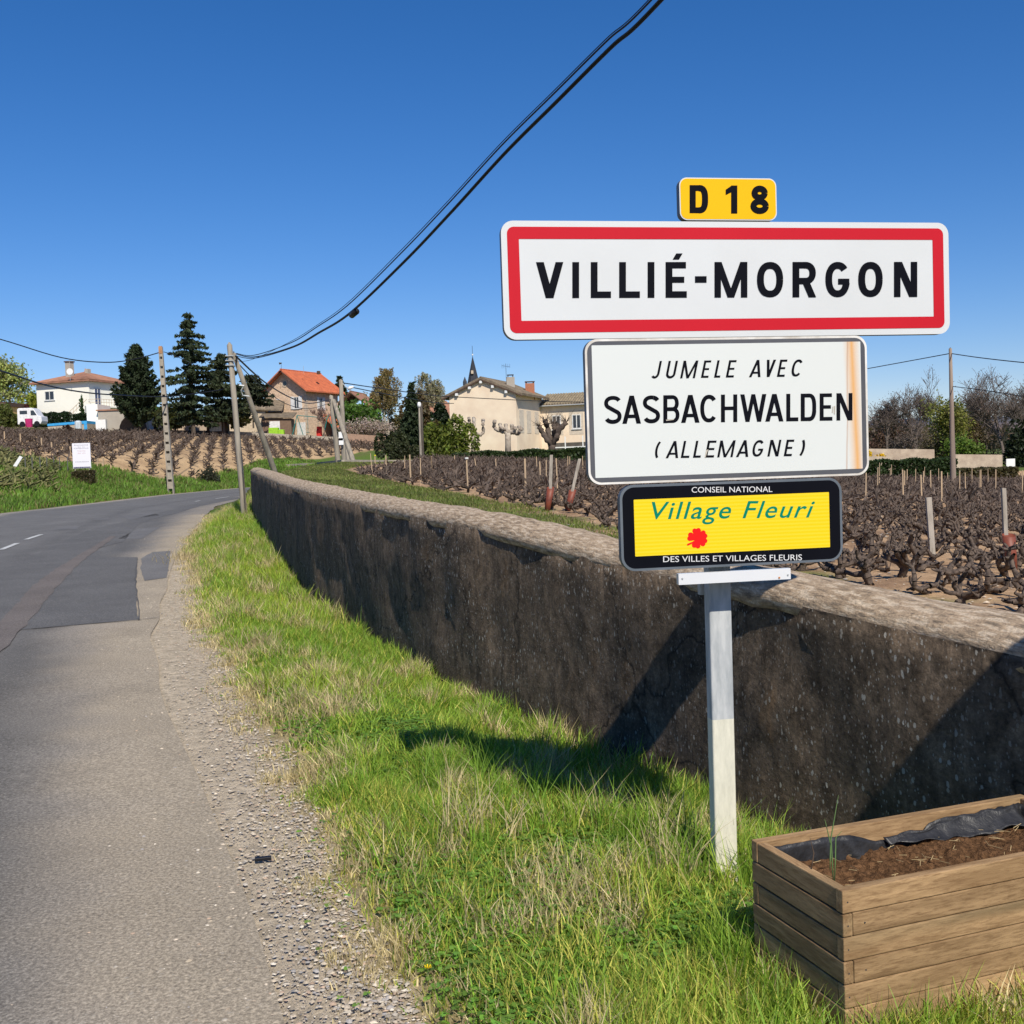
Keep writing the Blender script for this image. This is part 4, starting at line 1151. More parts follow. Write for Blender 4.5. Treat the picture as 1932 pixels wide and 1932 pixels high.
# dry straw tufts
P_, H_, C_, W_ = [], [], [], []
for u_, v0_, k_, h in ((350, 1055, 160, .22), (365, 1062, 120, .2), (488, 1230, 160, .22), (500, 1240, 120, .2), (640, 1262, 200, .14), (660, 1290, 200, .13), (560, 1350, 150, .2), (585, 1375, 120, .16), (620, 1350, 120, .12), (520, 1370, 60, .18), (790, 1520, 60, .1), (1050, 1640, 80, .1), (770, 1700, 90, .08)):
    x, y = onr(u_, v0_)
    for _ in range(k_):
        r_ = abs(random.gauss(0, .05 + .012 * y)); a_ = random.uniform(0, 6.28); xx, yy = x + r_ * math.cos(a_), y + r_ * math.sin(a_)
        P_.append((xx, yy, zz(xx, yy))); H_.append(h * random.uniform(.3, 1.2)); C_.append(c3(.52, .42, .25) * random.uniform(.65, 1.15)); W_.append(.0022 + .0005 * y)
v_, q_, t_, c_ = blades(np.array(P_), np.array(H_), np.array(W_), np.array(C_), 1.0, 3)
tag(mk('dry_grass', v_, (q_, t_), M_grass, cols=c_), 'bleached straw tufts standing in the verge', 'grass', kind='stuff')

# clover and broad-leaved weeds
parts = []
n_ = 60000
x, y = verge_pts(n_, 2.2, 7.5, 1.2)
e = x - xg(y); msk = sstep(.50, .62, vnoise(x, y, 1.4, 64) + .1 * sstep(3.8, 2.9, y) * sstep(-.1, .3, x) + .18 * np.exp(-(((x + .95) / .45) ** 2 + ((y - 5.0) / .7) ** 2))) * sstep(.08, .3, e)
keep = rng.random(len(x)) < msk * .85 + .006
x, y = x[keep], y[keep]
z_ = Z(x, y) + rng.uniform(.008, .045, len(x))
col = colvar(len(x), (.17, .30, .05), .35, .15)
for k_ in range(3):
    a_ = rng.uniform(0, .3, len(x)) + k_ * 2.09; r_ = .0065
    cx = x + np.cos(a_) * r_; cy = y + np.sin(a_) * r_
    s_ = rng.uniform(.004, .0078, len(x)) * (1 + .05 * y); tz = rng.uniform(-.5, .5, (len(x), 2))
    ca, sa = np.cos(a_), np.sin(a_)
    o1 = np.stack([cx - ca * s_, cy - sa * s_, z_ - tz[:, 0] * s_ * .4], 1); o2 = np.stack([cx - sa * s_, cy + ca * s_, z_ + tz[:, 1] * s_ * .5], 1)
    o3 = np.stack([cx + ca * s_, cy + sa * s_, z_ + tz[:, 0] * s_ * .6], 1); o4 = np.stack([cx + sa * s_, cy - ca * s_, z_ - tz[:, 1] * s_ * .5], 1)
    parts.append((np.stack([o1, o2, o3, o4], 1).reshape(-1, 3), np.arange(len(x) * 4).reshape(-1, 4), np.zeros((0, 3), int), np.repeat(col, 4, 0)))
v_, q_, t_, c_ = merge(parts)
tag(mk('clover', v_, (q_, t_), M_leaf, cols=c_), 'clover and small leafy weeds in the verge', 'ground cover', kind='stuff')

# broad-leaved plants
def rosette(u, v, r_, n_, label, col, up=.5):
    x, y = onr(u, v); z_ = zz(x, y); V_, F_l, C_l = [], [], []
    for i in range(n_):
        a_ = random.uniform(0, 6.28); L = r_ * random.uniform(.6, 1.1); w_ = L * random.uniform(.16, .26); el_ = random.uniform(.1, up); d = Vector((math.cos(a_), math.sin(a_), 0)); s_ = Vector((-d.y, d.x, 0)); b0_ = len(V_)
        for t, ww in ((0, .15), (.3, .8), (.65, 1), (1, .05)):
            c_ = Vector((x, y, z_)) + d * L * t * math.cos(el_) + Vector((0, 0, L * (t * math.sin(el_) * 1.6 - .5 * t * t) + .012)); V_ += [tuple(c_ - s_ * w_ * ww / 2), tuple(c_ + s_ * w_ * ww / 2)]
        F_l += [[b0_ + 2 * k_, b0_ + 2 * k_ + 1, b0_ + 2 * k_ + 3, b0_ + 2 * k_ + 2] for k_ in range(3)]; cc_ = np.array(col) * random.uniform(.75, 1.25); C_l += [cc_] * 8
    o = mk('broadleaf_weed', V_, F_l, M_leaf, cols=np.array(C_l), loc=(x, y, z_)); tag(o, label, 'plant', 'broad-leaved weeds in the verge')
for i, (u_, v0_, r2_, lb_) in enumerate(((775, 1212, .22, 'leafy weed at the foot of the wall where the verge narrows'), (600, 1120, .20, 'leafy weed at the wall foot in the far half of the verge'), (905, 1440, .10, 'broad-leaved weed in front of the sign shadow'), (1100, 1640, .09, 'broad-leaved weed left of the sign post'),
        (930, 1745, .07, 'small rosette weed in the clover left of the planter'), (1180, 1790, .08, 'rosette weed between clover and planter'), (700, 1500, .09, 'broad-leaved weed at the left edge of the clover patch'), (760, 1400, .09, 'weed just left of the sign shadow'), (1040, 1880, .06, 'rosette weed at the bottom edge below the planter'), (880, 1810, .06, 'small weed near the dandelion'))):
    rosette(u_, v0_, r2_, 12, lb_, (.15, .26, .06))
# a dandelion and a litter of small things
def onz(u, v): x, y = onr(u, v); return x, y, zz(x, y)
x, y, z_ = onz(806, 1858)
bq = MB(); bq.tube([(x, y, z_), (x + .004, y, z_ + .045)], .0013, 5); DN = empty('dandelion', (x, y, z_), 'single yellow dandelion at the ragged edge of the grass', 'flower')
bq.build('stem', mat('stem_green', (.12, .2, .05)), DN)
bq = MB()
for k_ in range(14):
    a_ = k_ * .449 * 2; bq.add([(x + .004, y, z_ + .044), (x + .004 + .011 * math.cos(a_ - .2), y + .011 * math.sin(a_ - .2), z_ + .049 + .0004 * k_), (x + .004 + .011 * math.cos(a_ + .2), y + .011 * math.sin(a_ + .2), z_ + .049 + .0004 * k_)], [[0, 1, 2]])
bq.build('petals', mat('yellow_petal', (.85, .62, .01)), DN)
x, y, z_ = onz(497, 1629)
bq = MB(); bq.box(frame((x, y, z_ + .013), (1, .25)), -.030, .030, -.010, .010, 0, .012); bq.box(frame((x, y, z_ + .013), (1, .25)), -.030, -.012, .011, .022, .0, .010)
tag(bevel(bq.build('plastic_scrap', M_black, smooth=False), .002), 'black plastic scrap lying on the gravel shoulder', 'litter')

# ------------------------------------------------------------------ gravel
def stones(n_, sampler, smin, smax, name, label):
    ico = [(0, 0, 1), (.9, 0, .2), (.28, .85, .2), (-.72, .52, .2), (-.72, -.52, .2), (.28, -.85, .2), (0, 0, -.5)]
    fs = np.array([[0, 1, 2], [0, 2, 3], [0, 3, 4], [0, 4, 5], [0, 5, 1], [6, 2, 1], [6, 3, 2], [6, 4, 3], [6, 5, 4], [6, 1, 5]])
    x, y = sampler(n_); n_ = len(x); s_ = smin + (smax - smin) * rng.random(n_) ** 4
    base = np.array(ico)[None] * np.stack([rng.uniform(.8, 1.5, n_), rng.uniform(.6, 1.1, n_), rng.uniform(.25, .55, n_)], 1)[:, None, :] * s_[:, None, None]
    base *= rng.uniform(.75, 1.25, base.shape)
    a_ = rng.uniform(0, 6.28, n_); ca, sa = np.cos(a_)[:, None], np.sin(a_)[:, None]
    V = np.stack([base[:, :, 0] * ca - base[:, :, 1] * sa + x[:, None], base[:, :, 0] * sa + base[:, :, 1] * ca + y[:, None], base[:, :, 2] + Z(x, y)[:, None] + .010], 2)
    pal = np.array([(.56, .47, .35), (.50, .44, .36), (.44, .36, .27), (.62, .52, .40), (.48, .35, .25), (.40, .37, .34), (.70, .62, .50), (.40, .34, .26)])
    col = pal[rng.integers(0, len(pal), n_)] * rng.uniform(.7, 1.2, (n_, 1))
    F_ = (np.arange(n_) * 7)[:, None, None] + fs[None]
    return tag(mk(name, V.reshape(-1, 3), F_.reshape(-1, 3), M_stone, cols=np.repeat(col, 7, 0)), label, 'gravel', kind='stuff')
M_stone = mat('pebble', (1, 1, 1), (.8, .8, .8), 60, rough=.9, attr=True)
def s1(n_):
    y = 2.2 + 20 * rng.random(n_) ** 2.0; w_ = xg(y) - xr(y)
    x = xg(y) + .10 - rng.gamma(1.8, 1.0, n_) * (.10 + .008 * y)
    return x, y
stones(34000, s1, .0013, .0125, 'gravel', 'loose pale gravel and pebbles along the road edge')
def s2(n_):
    y = 2.2 + 8 * rng.random(n_) ** 1.8; x = xg(y) + .1 - rng.gamma(1.5, .26, n_); return x, y
stones(26000, s2, .0012, .0048, 'grit', 'fine grit scattered on the asphalt')
def s3(n_):
    y = rng.uniform(8, 24, n_); x = xs(y) + rng.uniform(-.6, 9, n_); ok = x < .5 * y + .5; return x[ok], y[ok]
stones(5000, s3, .006, .035, 'soil_clods', 'clods and pebbles on the vineyard soil')

# pale stone slabs at the planter's foot
for i, (u_, v0_) in enumerate(((1872, 1915), (1926, 1898))):
    x, y, z_ = onz(u_, v0_)
    bm = bmesh.new(); bmesh.ops.create_icosphere(bm, subdivisions=2, radius=1)
    for v_ in bm.verts: v_.co = Vector((v_.co.x * .09, v_.co.y * .06, max(v_.co.z, -.3) * .05)) * random.uniform(.88, 1.1)
    me = bpy.data.meshes.new('flat_stone'); bm.to_mesh(me); bm.free(); me.materials.append(mat('limestone', (.62, .50, .36), (.45, .36, .26), 20, bmp=.4))
    o = bpy.data.objects.new('flat_stone', me); C.objects.link(o); o.location = (x, y, z_ + .01)
    tag(o, ('pale flat stone in the grass before the planter, left one of two', 'pale flat stone in the grass before the planter, right one of two')[i], 'stone', 'flat stones before the planter')

# green shoots in the planter
for i, (u_, v0_, ut, vt, L_) in enumerate(((1572, 1662, 1582, 1500, 1), (1566, 1640, 1556, 1545, 2), (1531, 1640, 1528, 1580, 3))):
    y = 2.62 + .03 * i
    p0 = at(u_, v0_, y); p1 = at(ut, vt, y + .02); mid = (p0 + p1) / 2 + Vector((-.012 if i == 0 else .008, 0, 0))
    bq = MB(); bq.tube([p0, (p0 + mid) / 2, mid, (mid + p1) / 2, p1], [.0014, .0017, .0017, .0013, .0004], 5)
    if i == 0: bq.tube([p0 + Vector((.003, 0, 0)), p0 * .5 + mid * .5 + Vector((.008, 0, 0)), mid + Vector((.012, 0, .0)), p1 + Vector((.006, 0, -.09))], [.0014, .0017, .0013, .0004], 5)
    o = bq.build('green_shoot', mat('shoot', (.13, .22, .07) if i < 2 else (.09, .06, .04)), smooth=True, loc=tuple(p0))
    tag(o, ('tall double green leek-like shoot growing in the planter', 'shorter hooked green shoot beside the tall one in the planter', 'thin dark twig standing in the planter near its left end')[i], 'plant')

# ------------------------------------------------------------------ vines
def tubes_np(segs, sides, cols=None):
    """segs: (n,8) p0 p1 r0 r1 -> verts, quads"""
    s_ = np.asarray(segs, float); n_ = len(s_)
    p0, p1, r0, r1 = s_[:, :3], s_[:, 3:6], s_[:, 6], s_[:, 7]
    d = p1 - p0; d /= np.maximum(np.linalg.norm(d, axis=1), 1e-6)[:, None]
    a_ = np.cross(d, np.where(np.abs(d[:, 2:3]) > .9, np.array([[1., 0, 0]]), np.array([[0, 0, 1.]]))); a_ /= np.linalg.norm(a_, axis=1)[:, None]
    b_ = np.cross(d, a_)
    th = np.arange(sides) * 2 * np.pi / sides
    ca, sa = np.cos(th)[None, :, None], np.sin(th)[None, :, None]
    ring_ = a_[:, None, :] * ca + b_[:, None, :] * sa
    V = np.stack([p0[:, None, :] + ring_ * r0[:, None, None], p1[:, None, :] + ring_ * r1[:, None, None]], 1).reshape(-1, 3)
    k_ = np.arange(sides); kn = (k_ + 1) % sides
    Q = (np.arange(n_) * 2 * sides)[:, None, None] + np.stack([k_, kn, kn + sides, k_ + sides], 1)[None]
    return V, Q.reshape(-1, 4)

def vine_segs(r, detail=1, big=1.0):
    """a low head-pruned stock: crooked trunk, knotted sprawling arms, short spurs"""
    segs = []
    def limb(p, d, r0, r1, k_, L, kink):
        for i in range(k_):
            t0, t1 = i / k_, (i + 1) / k_
            d = (d + Vector((r.uniform(-kink, kink), r.uniform(-kink, kink), r.uniform(-kink * .7, kink * .8)))).normalized()
            q_ = p + d * L / k_
            ra, rb = r0 + (r1 - r0) * t0, r0 + (r1 - r0) * t1
            segs.append((*p, *q_, ra * r.uniform(.8, 1.35), rb * r.uniform(.8, 1.3))); p = q_
        return p, d
    top, d = limb(Vector((0, 0, -.04)), Vector((r.uniform(-.7, .7), r.uniform(-.7, .7), 1)).normalized(), .036 * big, .034 * big, 3 if detail else 1, r.uniform(.10, .20) * big, .45)
    na = r.randint(4, 6); a0 = r.uniform(0, 6.28)
    for i in range(na):
        a_ = a0 + i * 6.28 / na + r.uniform(-.5, .5)
        dd = Vector((math.cos(a_), math.sin(a_), r.uniform(.0, .9))).normalized()
        e, d2 = limb(top, dd, .027 * big, .021 * big, 4 if detail else 2, r.uniform(.16, .36) * big, .75 if detail else .5)
        for j in range(r.randint(2, 4) if detail else 1):
            a2 = r.uniform(0, 6.28); e2, d3 = limb(e, Vector((math.cos(a2) * .8, math.sin(a2) * .8, r.uniform(.2, 1))).normalized(), .019 * big, .011 * big, 2 if detail else 1, r.uniform(.04, .11) * big, .7)
            if detail and r.random() < .4: segs.append((*e2, *(e2 + Vector((r.uniform(-.04, .04), r.uniform(-.04, .04), r.uniform(.02, .07)))), .006, .004))
    return segs
r_ = random.Random(5)
protos = []
for i in range(14):
    v_, q_ = tubes_np(vine_segs(r_, 1, .95), 5)
    o = mk('vine', v_, q_, M_vine, smooth=True); protos.append(o.data); bpy.data.objects.remove(o)
# positions of all stocks in the field behind the wall
dirv = np.array([-.27, .963]); prp = np.array([.963, .27])
spots_ = []
o0 = np.array([4.1, 5.0])
for i in range(0, 150):          # rows to the right
    for j in range(-8, 145):
        p = o0 + prp * (i * .66 + .1) + dirv * (j * .64)
        p = p + rng.uniform(-.14, .14, 2)
        if p[1] < 6.5 or p[1] > 93: continue
        if p[0] < xs(p[1]) + .1 + (.25 * math.sin(p[1])) or p[0] > .50 * p[1] + 1.2: continue
        if p[0] < xw(p[1]) + .6: continue
        if rng.random() < .05: continue
        spots_.append((p[0], p[1]))
spots_ = np.array(spots_); spots_ = spots_[np.argsort(spots_[:, 1])]
# keep off the part of the view hidden by nothing: nearest 290 are individuals
near_, rest_ = spots_[:290], spots_[290:]
VG = 'gnarled leafless vine stocks nearest the wall'
for i, (x, y) in enumerate(near_):
    o = bpy.data.objects.new('vine_stock', protos[i % len(protos)]); C.objects.link(o)
    o.location = (x, y, zz(x, y)); o.rotation_euler.z = random.uniform(0, 6.28); s_ = random.uniform(.8, 1.2); o.scale = (s_, s_, s_ * random.uniform(.85, 1.15))
    tag(o, 'gnarled leafless vine stock on the bare soil behind the wall', 'vine', VG)
def vine_mass(name, pts, variants, sides, m, scale=1.0, label='', zfun=None, cb=(1, 1, 1)):
    vs = []
    for k_ in range(8):
        vs.append(tubes_np(variants(k_), sides))
    P = []; o_ = 0; VV, QQ, CC = [], [], []
    ids = rng.integers(0, 8, len(pts))
    for k_ in range(8):
        sel = pts[ids == k_]
        if not len(sel): continue
        v_, q_ = vs[k_]; n_ = len(sel); a_ = rng.uniform(0, 6.28, n_); s_ = scale * rng.uniform(.75, 1.25, n_)
        ca, sa = np.cos(a_)[:, None], np.sin(a_)[:, None]; z_ = Z(sel[:, 0], sel[:, 1])
        W_ = np.stack([(v_[None, :, 0] * ca - v_[None, :, 1] * sa) * s_[:, None] + sel[:, 0:1], (v_[None, :, 0] * sa + v_[None, :, 1] * ca) * s_[:, None] + sel[:, 1:2], v_[None, :, 2] * s_[:, None] + z_[:, None]], 2)
        VV.append(W_.reshape(-1, 3)); QQ.append((np.arange(n_) * len(v_))[:, None, None] + q_[None] + o_); o_ += n_ * len(v_)
        CC.append(np.repeat(np.array(cb)[None] * rng.uniform(.7, 1.4, (n_, 1)), len(v_), 0))
    return tag(mk(name, np.concatenate(VV), np.concatenate([q_.reshape(-1, 4) for q_ in QQ]), m, cols=np.concatenate(CC)), label, 'vines', kind='stuff')
M_vinefar = mat('vine_bark_far', (.135, .10, .078), (.05, .038, .031), 3, rough=.9, attr=True)
rr_ = random.Random(9)
mid_, rest_ = rest_[rest_[:, 1] < 27], rest_[rest_[:, 1] >= 27]
vine_mass('nearer_vine_rows', mid_, lambda k_: vine_segs(rr_, 1, .95), 4, M_vinefar, .95, 'leafless vines crowding the field behind the nearest stocks')
vine_mass('vine_rows', rest_, lambda k_: vine_segs(rr_, 0, 1.08), 3, M_vinefar, 1.0, 'rows of leafless vines filling the field to the hedge')
# the hill plot: rows running up the slope
hp = []
dh = np.array([-.25, .968]); ph = np.array([.968, .25])
for i in range(-50, 75):
    for j in range(0, 110):
        p = np.array([-30.0, 60.0]) + ph * (i * 1.05) + dh * (j * .8) + rng.uniform(-.1, .1, 2)
        u_ = HALF + FPX * p[0] / p[1] / 1.0
        zq = None
        if -120 < u_ < 740 and p[1] < 140 and rng.random() > .04:
            hp.append(p)
hp = np.array(hp); uh = HALF + FPX * hp[:, 0] / hp[:, 1] - 3
hp = hp[inhill(hp[:, 0], hp[:, 1], uh, None)]
vine_mass('hillside_vines', hp, lambda k_: vine_segs(rr_, 0, 1.35), 3, M_vinefar, 1.0, 'long rows of bare vines climbing the pale soil of the slope')
# young plot lower left with olive growth
lp = np.array([(x, y) for x in np.arange(-34, -17, .6) for y in np.arange(44, 60, .55)])
lp = lp + rng.uniform(-.2, .2, lp.shape); ul = HALF + FPX * lp[:, 0] / lp[:, 1]
lp = lp[(ul < 112) & (lp[:, 1] > 44.5 + np.clip(ul, 0, 150) * .05) & (lp[:, 0] < xl(lp[:, 1]) - 2.6)]
vine_mass('young_vines', lp, lambda k_: vine_segs(rr_, 0, 1.5), 3, mat('olive_bark', (.20, .18, .075), (.09, .11, .035), 3, attr=True), 1.0, 'olive brown bushy vines in the small plot at the left')

# ------------------------------------------------------------------ stakes
M_stake = mat('split_wood', (.48, .35, .22), (.36, .27, .18), 14, stretch=(1, 1, .2)); M_grey = mat('weathered_wood', (.42, .37, .31), (.26, .23, .19), 20, stretch=(1, 1, .2), bmp=.3)
M_tubeR = mat('brown_tube', (.23, .062, .035), (.15, .045, .03), 10, rough=.5); M_cap = mat('white_cap', (.8, .8, .78)); M_ycap = mat('yellow_cap', (.8, .7, .02))
def place_top(u, v, h):
    """distance at which a stake of height h standing in the field has its top at (u, v)"""
    best, by = 1e9, 20
    for y in np.arange(6, 92, .25):
        p = at(u, v, y); e = abs(p.z - zz(p.x, y) - h)
        if e < best: best, by = e, y
    return by
def a4(x, y): return (794 + x / 4.867, 635.2 + y / 4.867)
def a4l(x, y): return (423.5 + x / 4.867, 595.5 + y / 4.867)
def a5(x, y): return (1588 + x / 5.615, 635.2 + y / 5.615)
STK = [(a4l(1340, 1265), a4l(1358, 1470)), (a4l(1382, 1285), a4l(1385, 1370)), (a4l(1482, 1280), a4l(1485, 1425)), (a4l(1655, 1285), a4l(1655, 1390)), (a4l(1700, 1275), a4l(1708, 1470)), (a4l(1750, 1290), a4l(1750, 1350)),
       (a4l(1797, 1305), a4l(1802, 1500)), (a4l(1898, 1290), a4l(1900, 1400)), (a4(97, 1100), a4(99, 1210)), (a4(310, 1090), a4(311, 1165)), (a4(420, 1120), a4(430, 1360)), (a4(495, 1118), a4(508, 1215)), (a4(688, 1120), a4(692, 1215)),
       (a4(955, 1120), a4(960, 1295)), (a4(1062, 1100), a4(1065, 1185)), (a4(1092, 1145), a4(1098, 1285)), (a4(1150, 1130), a4(1152, 1280)), (a4(1182, 1145), a4(1185, 1230)), (a4(1242, 1115), a4(1250, 1285)), (a4(1350, 1095), a4(1350, 1170)), (a4(1368, 1100), a4(1368, 1170)), (a4(1485, 1095), a4(1487, 1175))]
STR = [(258, 1440, 258, 1620), (400, 1335, 400, 1450), (382, 1385, 382, 1520), (528, 1355, 528, 1440), (515, 1390, 515, 1480), (645, 1410, 652, 1590), (668, 1420, 668, 1540), (694, 1405, 694, 1510), (784, 1400, 784, 1500), (878, 1380, 878, 1460),
       (866, 1425, 868, 1560), (840, 1465, 848, 1640), (940, 1415, 945, 1550), (1026, 1395, 1028, 1490), (1057, 1425, 1062, 1635), (1122, 1440, 1125, 1530), (1250, 1420, 1252, 1550), (1305, 1440, 1312, 1585), (1380, 1395, 1382, 1500),
       (1465, 1410, 1466, 1530), (1475, 1410, 1477, 1530), (1548, 1400, 1552, 1500), (1632, 1405, 1634, 1540), (1915, 1415, 1915, 1560)]
ORD = ['first', 'second', 'third', 'fourth', 'fifth', 'sixth', 'seventh', 'eighth', 'ninth', 'tenth', 'eleventh', 'twelfth', 'thirteenth', 'fourteenth', 'fifteenth', 'sixteenth', 'seventeenth', 'eighteenth', 'nineteenth', 'twentieth', 'twenty-first', 'twenty-second', 'twenty-third', 'twenty-fourth']
def stake(t_, b_, h, label, group, m=M_stake, wd=.028, y=None):
    y = float(np.clip(FPX * .50 / (b_[1] - t_[1]), 12, 88)) if y is None else y
    while y < 88 and at(*t_, y).x < xs(y) + .5: y += .5
    pt = at(*t_, y); sl = (b_[0] - t_[0] - .033 * (b_[1] - t_[1])) / max(b_[1] - t_[1], 1)
    base = Vector((pt.x + sl * h, y, zz(pt.x, y) - .1)); top = Vector((pt.x, y, pt.z))
    bq = MB(); d = Vector((wd / 2, 0, 0)); e = Vector((0, wd / 2.4, 0)); j_ = Vector((random.uniform(-.01, .01), 0, random.uniform(-.012, .012)))
    bq.prism([base - d - e, base + d - e, base + d + e, base - d + e], [top - d * .9 - e + j_, top + d * .9 - e, top + d * .9 + e, top - d * .9 + e + j_])
    o = bq.build('wooden_stake', m, loc=tuple(base)); tag(o, label, 'stake', group); return o, base, top, y
GS = 'wooden stakes standing among the vines'
for i, (t_, b_) in enumerate(STK):
    lb = f'pale wooden vine stake, {ORD[i]} from the left of those seen left of the signs'
    if i == 1: lb = 'short stake with a yellow cap at the left end of the vine field'
    if i == 10: lb = 'pale stake with a white cap in front of the dark green bush'
    o, base, top, y = stake(t_, b_, 1.0, lb, GS, wd=(b_[1] - t_[1]) * .0 + .05 if i in (4, 13) else .036)
    if i in (1, 10):
        w_ = .05; bq = MB(); bq.tube([top - Vector((0, 0, .01)), top + Vector((0, 0, .035))], w_, 8)
        cpo = bq.build('cap', M_ycap if i == 1 else M_cap); cpo.parent = o; cpo.location = -Vector(o.location)
for i, s_ in enumerate(STR):
    stake(a5(s_[0], s_[1]), a5(s_[2], s_[3]), .98, f'pale wooden vine stake, {ORD[i]} from the left of those seen right of the signs', GS, wd=.036)
stake((1752, 938), (1763, 1080), .9, 'tall leaning grey stake close behind the wall, right of the yellow sign', GS, M_grey, .062, y=13.0)
def tubestake(t_, m_, b_, y, label, wd=.04):
    pt = at(*t_, y); pm = at(*m_, y); pb = at(*b_, y); zb = zz(pb.x, y)
    root = empty('staked_grow_tube', (pb.x, y, zb), label, 'vine shelter', 'brown plastic vine shelters on stakes')
    bq = MB(); d = (pt - pm).normalized(); sd_ = Vector((wd / 2, 0, 0)); e = Vector((0, wd / 2, 0)); lo_ = Vector((pb.x, y, zb - .05))
    bq.prism([pm - d * .25 - sd_ - e, pm - d * .25 + sd_ - e, pm - d * .25 + sd_ + e, pm - d * .25 - sd_ + e], [pt - sd_ - e, pt + sd_ - e, pt + sd_ + e, pt - sd_ + e]); bq.build('stake', M_grey, root)
    bq = MB(); a_ = Vector((.045, -.06, 0)); n_ = 10
    r0 = [lo_ + Vector((.055 * math.cos(R(k_ * 36)), -.08 + .055 * math.sin(R(k_ * 36)), 0)) for k_ in range(n_)]
    up = pm + d * .02; r1 = [up + Vector((.075 * math.cos(R(k_ * 36)), -.08 + .065 * math.sin(R(k_ * 36)), .02 * math.sin(R(k_ * 36)))) for k_ in range(n_)]
    bq.prism(r0, r1, cap=False)
    o = bq.build('tube', M_tubeR, root, smooth=True); so2 = o.modifiers.new('t', 'SOLIDIFY'); so2.thickness = .004
tubestake(a4(1198, 1085), a4(1190, 1395), a4(1155, 1585), 21.5, 'brown vine shelter with a nearly upright grey stake, left of the twin town sign', .06)
tubestake(a4(1458, 1120), a4(1390, 1420), a4(1340, 1585), 21.5, 'brown vine shelter with a strongly leaning grey stake, left of the twin town sign', .06)
tubestake((1893, 921), (1897, 1012), (1904, 1066), 12.2, 'brown vine shelter and stake at the right edge of the field', .045)

# ------------------------------------------------------------------ poles and cables
M_pole = mat('grey_pole_wood', (.34, .30, .24), (.20, .175, .14), 9, stretch=(1, 1, .15), bmp=.4, bdist=.01)
M_conc = mat('concrete_pole', (.40, .35, .28), (.30, .26, .21), 6, bmp=.3, bdist=.01); M_cable = mat('black_cable', (.012, .014, .02), rough=.5)
def pole(name, tb, bb_, y, label, cat='pole', m=M_pole, r=(.07, .09), group=None, yb=None, cone=True):
    pt, pb = at(*tb, y if yb is None else y), at(*bb_, y if yb is None else yb)
    root = empty(name, tuple(pb), label, cat, group)
    dn = (pb - pt).normalized() * .4
    bq = MB(); pts = [pb + dn, pb, pb * .5 + pt * .5, pt]; rs = [r[1], r[1], (r[0] + r[1]) / 2, r[0]]
    if cone: pts.append(pt + Vector((0, 0, .07))); rs.append(r[0] * .35)
    bq.tube(pts, rs, 10); bq.build('shaft', m, root, smooth=True); return root, pt, pb
P1, P1t, P1b = pole('telephone_pole', (433, 651), (460.5, 966), 28, 'tall grey wooden telephone pole standing in the grass at the end of the wall', r=(.066, .082))
bz, bzt, bzb = pole('bracing_pole', (441, 668), (516, 884), 28.2, 'leaning wooden pole bracing the telephone pole beside the end of the wall', r=(.058, .078), yb=30)
bq = MB(); bq.tube([at(451, 727, 28), at(460, 727, 28), at(455, 737, 28.1), at(458, 746, 28.2), at(470, 748, 28.4)], .018, 5)
bq.build('metal_strap', M_white, bz)
for dy_ in (0, .12, .24):
    bq = MB(); p = P1t + Vector((0, 0, -.28 - dy_)); bq.box(frame(p, (1, 0)), -.10, .12, -.10, -.06, -.012, .012); bq.build('hook', M_galv, P1)
# square concrete pole with recessed steps
pt, pb = at(303, 655, 60), at(322.5, 922, 60)
CPo = empty('concrete_pole', tuple(pb), 'ladder-like concrete electricity pole standing on the green bank', 'pole')
ax = (pt - pb); Lp = ax.length; ax.normalize()
def cpf(a_, b_, t): p = pb + ax * t; return Vector((p.x + a_, p.y + b_, p.z))
def wdt(t): return .165 - .062 * t / Lp
bq = MB()
for sx_ in (-1, 1):
    w0, w1 = wdt(0), wdt(Lp); th_ = .045
    q0 = [cpf(sx_ * w0 - sx_ * th_ * (k_ in (1, 2)), -.12 + .24 * (k_ > 1), -.4) for k_ in range(4)]; q1 = [cpf(sx_ * w1 - sx_ * th_ * .8 * (k_ in (1, 2)), -.08 + .16 * (k_ > 1), Lp) for k_ in range(4)]
    if sx_ < 0: q0, q1 = q0[::-1], q1[::-1]
    bq.prism(q0, q1)
bq.build('side_rails', M_conc, CPo)
nst = 15
for i in range(nst):
    t0 = i * Lp / nst; t1 = t0 + Lp / nst * .74; w0 = wdt(t0) - .04
    bq = MB(); bq.prism([cpf(-w0, -.07, t0), cpf(w0, -.07, t0), cpf(w0, .07, t0), cpf(-w0, .07, t0)], [cpf(-w0 * .98, -.07, t1), cpf(w0 * .98, -.07, t1), cpf(w0 * .98, .07, t1), cpf(-w0 * .98, .07, t1)])
    bq.build('web', M_conc, CPo)
w0 = wdt(0) - .05; w1 = wdt(Lp) - .045
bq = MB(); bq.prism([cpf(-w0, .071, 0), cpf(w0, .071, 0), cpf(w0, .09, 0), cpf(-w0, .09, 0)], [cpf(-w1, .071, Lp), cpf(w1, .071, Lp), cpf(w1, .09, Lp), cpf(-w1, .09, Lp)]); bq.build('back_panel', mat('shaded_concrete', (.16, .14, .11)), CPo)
bq = MB(); bq.prism([cpf(-wdt(Lp), -.09, Lp - .35), cpf(wdt(Lp), -.09, Lp - .35), cpf(wdt(Lp), .1, Lp - .35), cpf(-wdt(Lp), .1, Lp - .35)], [cpf(-.08, -.08, Lp + .05), cpf(.08, -.08, Lp + .05), cpf(.08, .08, Lp + .05), cpf(-.08, .08, Lp + .05)])
bq.build('cap', mat('lichen_orange', (.45, .24, .12)), CPo)
